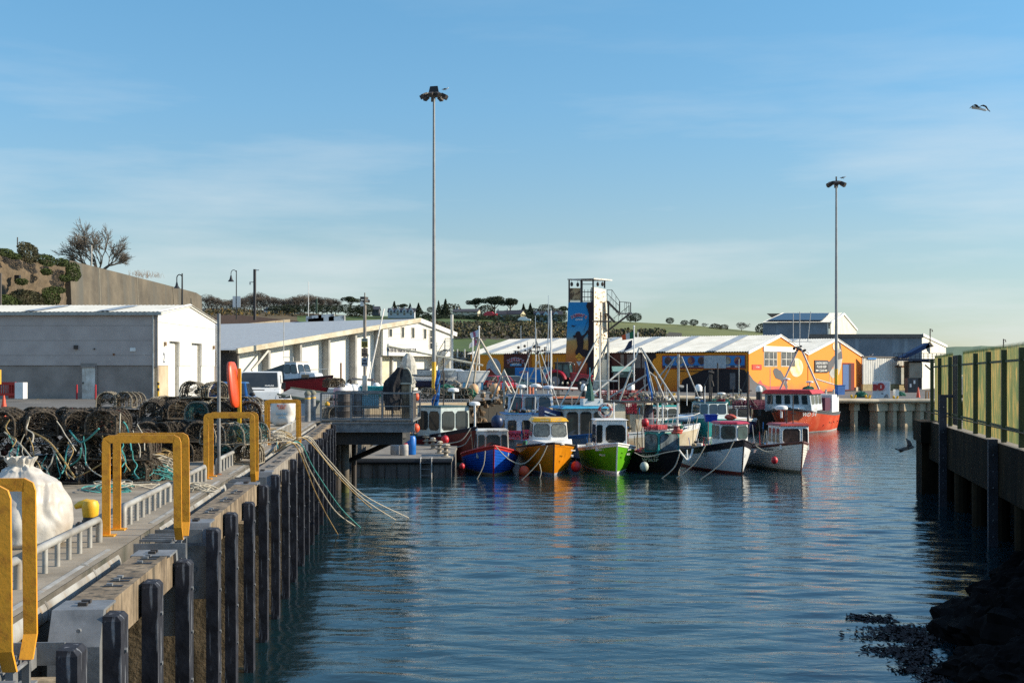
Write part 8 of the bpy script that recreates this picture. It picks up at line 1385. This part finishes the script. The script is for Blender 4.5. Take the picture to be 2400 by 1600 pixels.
# ---- leaf crowns
def leaves(mb,c,rx,ry,rz_,n,s,rr,hole=.35,sd=0):
    c = V(c)
    while n > 0:
        d = V((rr.uniform(-1,1),rr.uniform(-1,1),rr.uniform(-1,1)))
        if d.length > 1: continue
        q = d.length; d2 = d.normalized() * (q ** .45)
        if noise.noise(d2 * 2.2 + V((sd,sd,0))) > hole - .25 + rr.random() * .3 and q > .25: n -= .34; continue
        k = 1 + .22 * noise.noise(d2 * 1.8 + V((0,sd,5))); p = c + V((d2.x * rx * k,d2.y * ry * k,d2.z * rz_ * k)); a = V((rr.gauss(0,1),rr.gauss(0,1),rr.gauss(0,.7))).normalized() * s * rr.uniform(.5,1.4); b = a.cross(V((rr.gauss(0,1),rr.gauss(0,1),rr.gauss(0,1)))).normalized() * s * rr.uniform(.4,.9)
        mb.add([p - a,p + b,p + a,p - b],[(0,1,2,3)]); n -= 1
def branches(mb,p,d,L_,r,depth,rr,spread=.55,up=.12,tips=None,n_=3,minr=.01):
    q = p; dd = V(d).normalized(); seg = 3; pts = [V(p)]
    for k in range(seg): dd = (dd + V((rr.gauss(0,.10),rr.gauss(0,.10),rr.gauss(0,.06) + up * .3))).normalized(); q = q + dd * L_ / seg; pts.append(V(q))
    mb.tube(pts,max(r,minr),5 if depth > 2 else 3,max(r * .62,minr),cap=False)
    if depth == 0:
        if tips is not None: tips.append(q)
        return
    for k in range(n_ if depth > 1 else n_ + 1):
        f = rr.uniform(.45,1); o = pts[0].lerp(pts[-1],f) if k else pts[-1]; a = rr.uniform(0,2 * PI); e = dd.orthogonal().normalized(); e2 = dd.cross(e); nd = (dd + (e * math.cos(a) + e2 * math.sin(a)) * spread * rr.uniform(.7,1.5) + V((0,0,up))).normalized(); branches(mb,o,nd,L_ * rr.uniform(.62,.82),r * .6,depth - 1,rr,spread,up,tips,n_,minr)
bark = mat('bark',(.10,.075,.055),.95,col2=(.05,.04,.03),ns=3); twig = mat('twigs',(.17,.14,.11),.95,col2=(.09,.075,.06),ns=3)
gd_ = mat('deep green leaves',(.042,.06,.026),.9,col2=(.02,.03,.014),ns=.8); gi_ = mat('ivy leaves',(.055,.08,.012),.9,col2=(.025,.035,.008),ns=1.2); go_ = mat('olive scrub',(.075,.07,.03),.95,col2=(.035,.035,.016),ns=.6); gorse = mat('gorse',(.22,.13,.02),.9,col2=(.08,.06,.015),ns=.8)
# bare tree above the wall
rr = random.Random(11); t = thing('bare_tree','wide leafless tree standing on top of the concrete wall','tree',V((X(228,160),160,Z(640,160)))); m = MB(); tips = []
for a,tl in ((-.6,.95),(-.3,1.0),(0,1.1),(.25,1.05),(.6,.95),(-1.1,.8),(1.1,.8)): branches(m,V((a * .4,0,0)),V((a * 1.25,rr.uniform(-.5,.5),1)),2.1 * tl,.12,4,rr,.5,.05,tips,4,.018)
m.build('crown',twig,t); m = MB(); m.tube([(0,0,-2.2),(0,0,-.8),(.05,0,.1)],.4,9,.25); m.build('trunk',bark,t)
pole(214,575,622,130,.1,galv_w,'short grey post in front of the leafless tree'); pole(41,556,580,112,.05,dark,'thin dark post on top of the overgrown wall')
# ivy and bushes on the stone wall
rr = random.Random(5)
for i,(px,py,w_,h_,m_,lb) in enumerate(((62,592,22,24,go_,'rounded olive bush high on the rubble wall'),(105,610,20,14,gi_,'bright ivy patch below the wall top'),(8,592,16,9,gi_,'small green tuft at the left edge of the wall'),(28,600,12,7,gi_,'green tuft near the left edge of the wall'),(168,638,16,22,gi_,'dark ivy clump at the joint of the two walls'),(150,652,10,8,gi_,'small ivy clump beside the bare rock'),(105,637,8,8,gi_,'little ivy tuft in mid wall'),(142,615,12,10,gi_,'ivy trail near the wall top'),(116,695,20,24,gi_,'large ivy bush left of the pale rock'),(60,700,40,20,go_,'wide olive undergrowth along the warehouse roof'),(15,708,25,16,gi_,'green undergrowth at the left edge above the roof'),(134,680,10,8,gi_,'ivy edge on the pale rock'),(46,660,7,8,gi_,'ivy hanging from the dark opening'))):
    D = 104 + px / 180 * 13; s_ = D / F; x = xw + .75; p = V((x,(x / (px - 1200)) * F,0)); p.z = Z(py,p.y); D = p.y
    t = thing('wall_bush',lb,'bush',p,group='bushes on the rubble wall'); m = MB(); leaves(m,(.15,0,0),.5,w_ * s_ * 1.0 * 2.6,h_ * s_,int(300 + w_ * h_ * 4.5),.075,rr,.7,i); m.build('foliage',m_,t)
t = thing('wall_bush','dry tuft growing on the concrete wall top','bush',P(345,645,152),group='bushes on the rubble wall'); m = MB()
for k in range(120): a = V((rr.uniform(-1.4,1.4),rr.uniform(-3,3),-.2)); m.tube([a,a + V((rr.gauss(0,.15),0,rr.uniform(.2,.7)))],.012,3,cap=False)
m.build('foliage',mat('dry stems',(.25,.15,.08),.95),t)

# ================================================================ HILLS
ridge = [(380,742),(480,720),(560,722),(640,726),(700,730),(760,735),(850,738),(960,740),(1040,737),(1120,740),(1200,746),(1290,752),(1380,752),(1450,751),(1500,754),(1560,757),(1620,760),(1680,766),(1740,772),(1790,777),(1850,784),(1920,792),(1980,800),(2050,808),(2120,815)]
def ry(px):
    for (a,ya),(b,yb) in zip(ridge[:-1],ridge[1:]):
        if a <= px <= b: f = (px - a) / (b - a); return ya + (yb - ya) * f
    return ridge[-1][1]
def hill_z(px,D):       # D 380..720
    f = max(0,min(1,(D - 380) / 340)); zr = Z(ry(px),720); f2 = f ** .75; w_ = 1.2 * noise.noise(V((px * .012,D * .02,0))) * f * (1 - f) * 3
    return 2.0 + (zr - 2.0) * f2 + w_
m = MB(); nx,ny = 110,34; grid = []
for i in range(nx + 1):
    px = 380 + (2120 - 380) * i / nx
    for j in range(ny + 1):
        if j <= 28: D = 380 + 340 * j / 28; z_ = hill_z(px,D)
        else: D = 720 + (j - 28) * 40; z_ = hill_z(px,720) - (j - 28) * 1.5
        m.v.append((X(px,600) * (D / 600),D,z_ - .4))
mats_h = [mat('bright pasture',(.085,.13,.022),.95,col2=(.05,.085,.016),ns=.05,nd=6),mat('brown scrub ground',(.075,.06,.035),.95,col2=(.035,.03,.018),ns=.12,nd=8),mat('olive pasture',(.17,.18,.045),.95,col2=(.10,.115,.028),ns=.03,nd=8),mat('rust heath',(.13,.085,.03),.95,col2=(.07,.05,.02),ns=.1,nd=8)]
for i in range(nx):
    px = 380 + (2120 - 380) * (i + .5) / nx
    for j in range(ny):
        D = 380 + 340 * min(j + .5,28) / 28; y_ = HY - (hill_z(px,D) - CZ) / D * F; r0 = ry(px)
        if px < 900: k = 0 if (px > 690 and y_ > 738) else 3 if y_ > 726 else 1
        elif px < 1420: k = 0 if y_ > 793 else 1 if y_ > 762 else 0
        else: k = 1 if (y_ > 778 and px < 1600) else 2
        m.f.append([i * (ny + 1) + j,(i + 1) * (ny + 1) + j,(i + 1) * (ny + 1) + j + 1,i * (ny + 1) + j + 1]); m.m.append(k)
o = m.build('hill',mats_h,smooth=True); tag(o,None,None,kind='structure')
m = MB(); vs = []; fr = [(1950,826),(2080,822),(2200,815),(2240,812),(2280,812),(2300,810),(2340,812),(2420,816),(2600,822)]
for px,y_ in fr: vs += [(X(px,2400),2400,-2),(X(px,2600),2600,Z(y_,2600)),(X(px,3400),3400,Z(y_,3000))]
m.add(vs,[(3 * i + q,3 * i + 3 + q,3 * i + 4 + q,3 * i + 1 + q) for i in range(len(fr) - 1) for q in (0,1)]); struct('far_hill',m,mat('hazy pasture',(.16,.22,.13),.95,col2=(.10,.15,.11),ns=.006,nd=8,st=(1,.3,1)))
m = MB(); m.add([(-2000,2000,-2),(3000,2000,-2),(3000,2600,-2),(-2000,2600,-2)],[(0,1,2,3)]) 
# dark bank and parapet behind the hall
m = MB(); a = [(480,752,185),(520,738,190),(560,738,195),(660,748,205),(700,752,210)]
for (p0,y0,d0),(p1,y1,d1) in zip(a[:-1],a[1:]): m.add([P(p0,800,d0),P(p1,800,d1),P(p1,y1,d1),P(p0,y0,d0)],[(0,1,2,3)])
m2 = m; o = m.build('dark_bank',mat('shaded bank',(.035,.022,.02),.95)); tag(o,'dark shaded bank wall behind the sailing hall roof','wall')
t = thing('parapet_wall','pale concrete parapet rising behind the hall roof','wall',P(600,760,178)); m = MB(); m.hexa([P(516,775,178),P(680,775,184),P(680,775,185),P(516,775,179)],[P(516,764,178),P(680,748,184),P(680,748,185),P(516,764,179)]); m.build('wall',conc_l,t,world=True)
# ---- tree kinds for the skyline
rr = random.Random(21)
def tk(name,kind,h):
    t = thing(name,'x','tree'); m = MB(); f = MB()
    if kind == 'bare':
        tips = []; 
        for a in (-.5,0,.5): branches(m,V((a * .2,0,h * .22)),V((a,rr.uniform(-.4,.4),1.2)),h * .26,h * .016,4,rr,.62,.12,tips,3,h * .004)
        for p in tips[::2]:
            for k in range(2): q = p + V((rr.gauss(0,.04),rr.gauss(0,.04),rr.gauss(0,.04))) * h; s_ = h * .014; f.add([q + V((-s_,0,0)),q + V((0,0,s_ * 1.6)),q + V((s_,0,0)),q + V((0,0,-s_))],[(0,1,2,3)])
        m.tube([(0,0,-h * .1),(0,0,h * .25)],h * .03,6,h * .02); m.build('trunk',bark,t); leaves(f,(0,0,h * .6),h * .36,h * .36,h * .38,2200,h * .014,rr,.5,7); f.build('crown',twig,t)
    elif kind == 'pine':
        m.tube([(0,0,-h * .1),(.02 * h,0,h * .4),(0,0,h * .65)],h * .035,6,h * .02)
        for a in range(6): b_ = a * 1.05; m.tube([(0,0,h * .4),(.18 * h * math.cos(b_),.18 * h * math.sin(b_),h * .6),(.34 * h * math.cos(b_),.34 * h * math.sin(b_),h * .72)],h * .016,5,h * .008)
        m.build('trunk',bark,t)
        for a in range(9): b_ = a * .75; q = .36 * h * (a % 3) / 2; leaves(f,(q * math.cos(b_),q * math.sin(b_),h * rr.uniform(.66,.86)),h * .21,h * .21,h * .12,260,h * .034,rr,.6,a)
        f.build('crown',gd_,t)
    elif kind == 'spruce':
        m.tube([(0,0,-h * .1),(0,0,h)],h * .03,6,h * .005); m.build('trunk',bark,t)
        for k in range(12): z_ = h * (.14 + .8 * k / 12); r_ = h * .26 * (1 - k / 12.5) * rr.uniform(.75,1.15); leaves(f,(0,0,z_),r_,r_,h * .06,int(200 * (1 - k / 16)),h * .034,rr,.6,k)
        f.build('crown',gd_,t)
    else:
        leaves(f,(0,0,h * .5),h * .62,h * .62,h * .5,1300,h * .048,rr,.75,2); m.tube([(0,0,-h * .1),(0,0,h * .4)],h * .04,5); m.build('trunk',bark,t); f.build('crown',go_ if kind == 'bush' else gd_,t)
    return t
T = {k: tk(n,k,1.0) for k,n in (('bare','bare_tree'),('pine','pine_tree'),('spruce','spruce_tree'),('bush','field_bush'),('dark','evergreen_bush'))}; T2 = {k: tk(n,k,1.0) for k,n in (('bare','bare_tree'),('spruce','spruce_tree'),('dark','evergreen_bush'))}
tt_ = {k: [(c,[]) for c in kids(v)] for k,v in T.items()}; tt2 = {k: [(c,[]) for c in kids(v)] for k,v in T2.items()}; us = set()
def tree(kind,px,ytop,ybase,label,D=690,alt=False,wide=1,grp='trees on the skyline'):
    D += rr.uniform(-12,12); s_ = (ybase - ytop) / F * D; src = (T2 if alt else T)[kind]; tr2 = (tt2 if alt else tt_)[kind]; loc = V((X(px,D),D,Z(ybase,D))); cat = 'bush' if kind in ('bush','dark') else 'tree'
    if (kind,alt) not in us: us.add((kind,alt)); o = place(src,loc,rr.uniform(0,6),(s_ * wide,s_ * wide,s_)); o['label'] = label; o['group'] = grp; o['category'] = cat; return
    o = dup(src,loc,rr.uniform(0,6),label,grp,(s_ * wide,s_ * wide,s_),tr2); o['category'] = cat
px = 486
i = 0
while px < 795:
    yt = 694 + 6 * math.sin(px * .05) + rr.uniform(-3,4) - (4 if 600 < px < 660 else 0); tree('bare',px,yt,735,'leafless brown tree in the skyline row above %s' % ('the curving wall and lamp' if px < 600 else 'the hall roof' if px < 700 else 'the grassy strip'),alt=i % 2,wide=1.1,grp='leafless row on the left skyline'); px += rr.uniform(8.5,12); i += 1
for px in range(640,870,17): tree('dark',px,714 + rr.uniform(-2,3),733,'dark hedge bush below the skyline trees',D=670,wide=1.2,alt=px % 2,grp='hedge on the left hill')
for k_,px,yt,yb,wd,lb in (('pine',822,693,730,1.25,'broad dark pine left of the white houses'),('bush',858,712,740,1.3,'brown rounded bush beside the broad pine'),('bush',835,722,745,1.5,'low brown scrub bush under the broad pine'),('spruce',924,704,735,1.3,'dark conifer above the white houses, left one'),('pine',943,711,735,1.1,'flat-topped pine above the white houses'),('spruce',961,709,735,1.3,'dark conifer right of the white houses'),('spruce',981,708,738,1.5,'spreading conifer left of the tall mast'),('dark',1008,719,732,1,'small round evergreen at the tall mast'),('dark',990,730,752,1.6,'dark shrubbery at the foot of the conifers'),('spruce',1028,702,740,.9,'slim spruce just right of the tall mast'),('spruce',1044,698,742,1.1,'tall spruce right of the tall mast'),('bush',1055,712,750,1.3,'olive broadleaf tree beside the tall spruce'),('dark',1035,735,757,1.6,'dark bush under the spruces'),('pine',1116,697,738,1.15,'round-headed dark pine standing alone'),('pine',1160,692,745,1.15,'largest umbrella pine on the skyline'),('pine',1196,697,742,1.05,'umbrella pine overlapping the largest one'),('bush',1139,714,745,1.1,'low tree between the two pine groups'),('spruce',1227,710,745,1.3,'dark conifer right of the yellow gabled house'),('spruce',1243,708,745,1.2,'conifer beside the blue dormer house'),('dark',1250,722,752,1.4,'dark shrubs before the dormer house'),('dark',1222,726,752,1.3,'dark shrubs right of the yellow gable'),('bush',1281,713,740,1.3,'golden brown tree over the blue dormer house'),('bush',1310,722,750,1.1,'brown tree at the left side of the tower'),('pine',1322,716,745,1,'dark pine touching the tower'),('dark',1490,733,753,1.2,'wind-bent evergreen right of the fire stair, left half'),('dark',1478,738,753,1.2,'wind-bent evergreen right of the fire stair, lower half'),('dark',1570,744,758,1.2,'round hillside bush, single one'),('dark',1604,750,762,1.3,'hillside bush, left of the joined pair'),('dark',1626,748,763,1.2,'hillside bush, right of the joined pair'),('bush',1677,758,778,1.2,'mottled hillside bush right of the pair'),('bush',1697,760,776,1.1,'mottled hillside bush near the bare bush'),('dark',1690,774,786,1.2,'small bush lower on the slope'),('dark',1785,757,787,.8,'dark tree at the corner of the grey shed'),('dark',1790,770,790,.8,'lower foliage at the corner of the grey shed'),('bare',1738,754,776,1.5,'leafless fan-shaped bush on the slope'),('bare',1650,756,768,1.4,'small leafless bush between the hillside bushes'),('dark',1461,755,765,1,'small bush below the fire stair')): tree(k_,px,yt,yb,lb,wide=wd,D=700)
# shrubs behind gardens
for px in range(1000,1320,15): tree('dark',px + rr.uniform(-4,4),738 + rr.uniform(-3,2),754,'dark garden hedge bush below the hilltop houses',D=668,alt=px % 2,wide=1.2,grp='garden hedges on the hill')
# scrub on the slope
sc = MB(); n = 0
while n < 22000:
    px = rr.uniform(480,1560); D = rr.uniform(430,660); y_ = HY - (hill_z(px,D) - CZ) / D * F
    if px < 900: ok = y_ < 739 and y_ > 722 and rr.random() < .5
    elif px < 1420: ok = 762 + 4 * noise.noise(V((px * .03,0,0))) < y_ < 792
    else: ok = y_ > 779
    if not ok or noise.noise(V((px * .05,D * .03,0))) < -.35: n += .1; continue
    s_ = rr.uniform(.3,.85); b = V((X(px,D),D,hill_z(px,D) + rr.uniform(-.2,2.0)))
    a = V((rr.gauss(0,1),rr.gauss(0,1),rr.gauss(0,1))).normalized() * s_; c = a.cross(V((rr.gauss(0,1),rr.gauss(0,1),rr.gauss(0,1)))).normalized() * s_ * .7; sc.mi = 1 if rr.random() < (.35 if px < 900 else .07) else 2 if rr.random() < .3 else 0
    sc.add([b - a,b + c,b + a,b - c],[(0,1,2,3)]); n += 1
tag(sc.build('hillside_scrub',[mat('scrub leaves',(.085,.08,.035),.95,col2=(.045,.045,.02),ns=.05),gorse,mat('grey brown twigs',(.10,.08,.06),.95)]),'brown and green scrub covering the bank below the hilltop fields','scrub',kind='stuff')
# houses on the hill
def hhouse(px,y0,y1,wpx,label,D=680,roof=(.04,.04,.055),wall=(.6,.58,.5),rz=.0,dorm=0,roofh=.45,chim=1,d=8):
    w_ = wpx / F * D; h = (y1 - y0) / F * D; t = thing('hill_house',label,'house',V((X(px,D),D,Z(y1,D))),rz,'houses on the hilltop'); wm_ = mat('house wall %.2f %.2f %.2f' % wall,wall,.9); rm_ = mat('house roof %.2f' % roof[0],roof,.8); hw = h * (1 - roofh)
    m = MB(); m.bx(-w_ / 2,w_ / 2,0,d,-1,hw); m.prism([(w_ / 2 - .01,0,hw),(w_ / 2 - .01,d,hw),(w_ / 2 - .01,d / 2,h)],(-w_ + .02,0,0)); m.build('wall',wm_,t); m = MB(); e = .3
    for sy in (0,1): y_a = -e if sy == 0 else d + e; m.hexa([(-w_ / 2 - e,y_a,hw - .15),(w_ / 2 + e,y_a,hw - .15),(w_ / 2 + e,d / 2,h),(-w_ / 2 - e,d / 2,h)],[(-w_ / 2 - e,y_a,hw + .1),(w_ / 2 + e,y_a,hw + .1),(w_ / 2 + e,d / 2,h + .25),(-w_ / 2 - e,d / 2,h + .25)])
    rf = m.build('roof',rm_,t)
    for k in range(chim): m = MB(); x = -w_ * .35 + k * w_ * .7 / max(1,chim - 1 or 1); m.bx(x - .4,x + .4,d / 2 - .4,d / 2 + .4,h - .4,h + 1.1); m.build('chimney',mat('pale chimney',(.6,.58,.52),.9),rf)
    n = max(2,int(w_ / 3.2))
    for k in range(n): x = -w_ / 2 + w_ * (k + .5) / n; m = MB(); m.bx(x - .5,x + .5,-.06,0,hw * .3,hw * .75); m.build('window',glass,t)
    for k in range(dorm):
        x = -w_ / 2 + w_ * (k + .5) / dorm; m = MB(); m.prism([(x - 1.2,-.35,hw * .9),(x + 1.2,-.35,hw * .9),(x + 1.2,-.35,hw + (h - hw) * .45),(x,-.35,h * .98),(x - 1.2,-.35,hw + (h - hw) * .45)],(0,3,0)); q = m.build('dormer',wm_,t); m = MB(); m.bx(x - .45,x + .45,-.42,-.36,hw,hw + (h - hw) * .4); m.build('window',glass,q)
hhouse(940,722,741,62,'terrace of white gabled houses left of the tall mast',dorm=4,wall=(.52,.55,.6),roofh=.5,chim=4); hhouse(1198,727,748,46,'yellow-gabled cottage with dark roof under the umbrella pines',wall=(.62,.55,.36),rz=-.35,chim=1,d=9); hhouse(1175,728,747,22,'grey annex left of the yellow-gabled cottage',wall=(.4,.43,.42),chim=1)
hhouse(1270,729,750,36,'pale blue house with twin dormers',dorm=2,wall=(.45,.58,.66),roofh=.6); hhouse(1303,729,748,30,'pale blue gabled house nearest the tower',dorm=1,wall=(.5,.6,.66),roofh=.6); hhouse(1090,724,736,60,'long low bungalow behind the round-headed pine',roof=(.07,.065,.07),wall=(.66,.6,.45),roofh=.55,rz=-.2)
hhouse(670,722,732,32,'dark-roofed cottage with white gable among leafless trees',wall=(.6,.56,.42),rz=-.35,roofh=.6); hhouse(632,723,730,26,'low white cottage among the leafless trees',wall=(.55,.6,.62),roofh=.4); hhouse(880,718,735,16,'dark gabled house at the left end of the terrace',roof=(.05,.05,.06),wall=(.10,.10,.11)); hhouse(2215,0,1,1,'x') if 0 else None
t = thing('parked_car','tiny red car parked by the hilltop cottage','car',P(1150,742,660)); profile_body(t,[(-2,.3),(-2,.9),(-1,1.0),(-.5,1.5),(1.2,1.5),(2,.9),(2,.3)],1.7,1.4,mat('car bright red')); t.rotation_euler.z = 1.4; t.scale = (1.7,) * 3
t = thing('parked_car','tiny white car parked on the hill below the hedges','car',P(1229,754,640)); profile_body(t,[(-2,.3),(-2,.9),(-1,1.0),(-.5,1.5),(1.2,1.5),(2,.9),(2,.3)],1.7,1.4,white); t.rotation_euler.z = 1.5; t.scale = (1.6,) * 3
# strip of road and posts beyond the yard
m = MB(); m.bx(X(1035,300),X(1110,300),300,301,2,Z(824,300)); o = m.build('sea_wall',mat('blue grey wall',(.20,.23,.26),.9)); tag(o,'blue-grey wall strip behind the white stair','wall')
m = MB(); leaves(m,(X(1075,290),290,Z(845,290)),4.5,3,2.2,1200,.25,rr,.5,4); tag(m.build('field_hedge',go_),'olive hedge under the blue-grey wall strip','hedge')
for k_,px in enumerate((1072,1089)): pole(px,818,838,280,.15,whited,'pale post in the field, %s' % ('left one' if k_ == 0 else 'right one'))

for o in [o for o in bpy.data.objects if o.get('label') == 'x']:
    for c in kids(o): bpy.data.objects.remove(c)
    bpy.data.objects.remove(o)
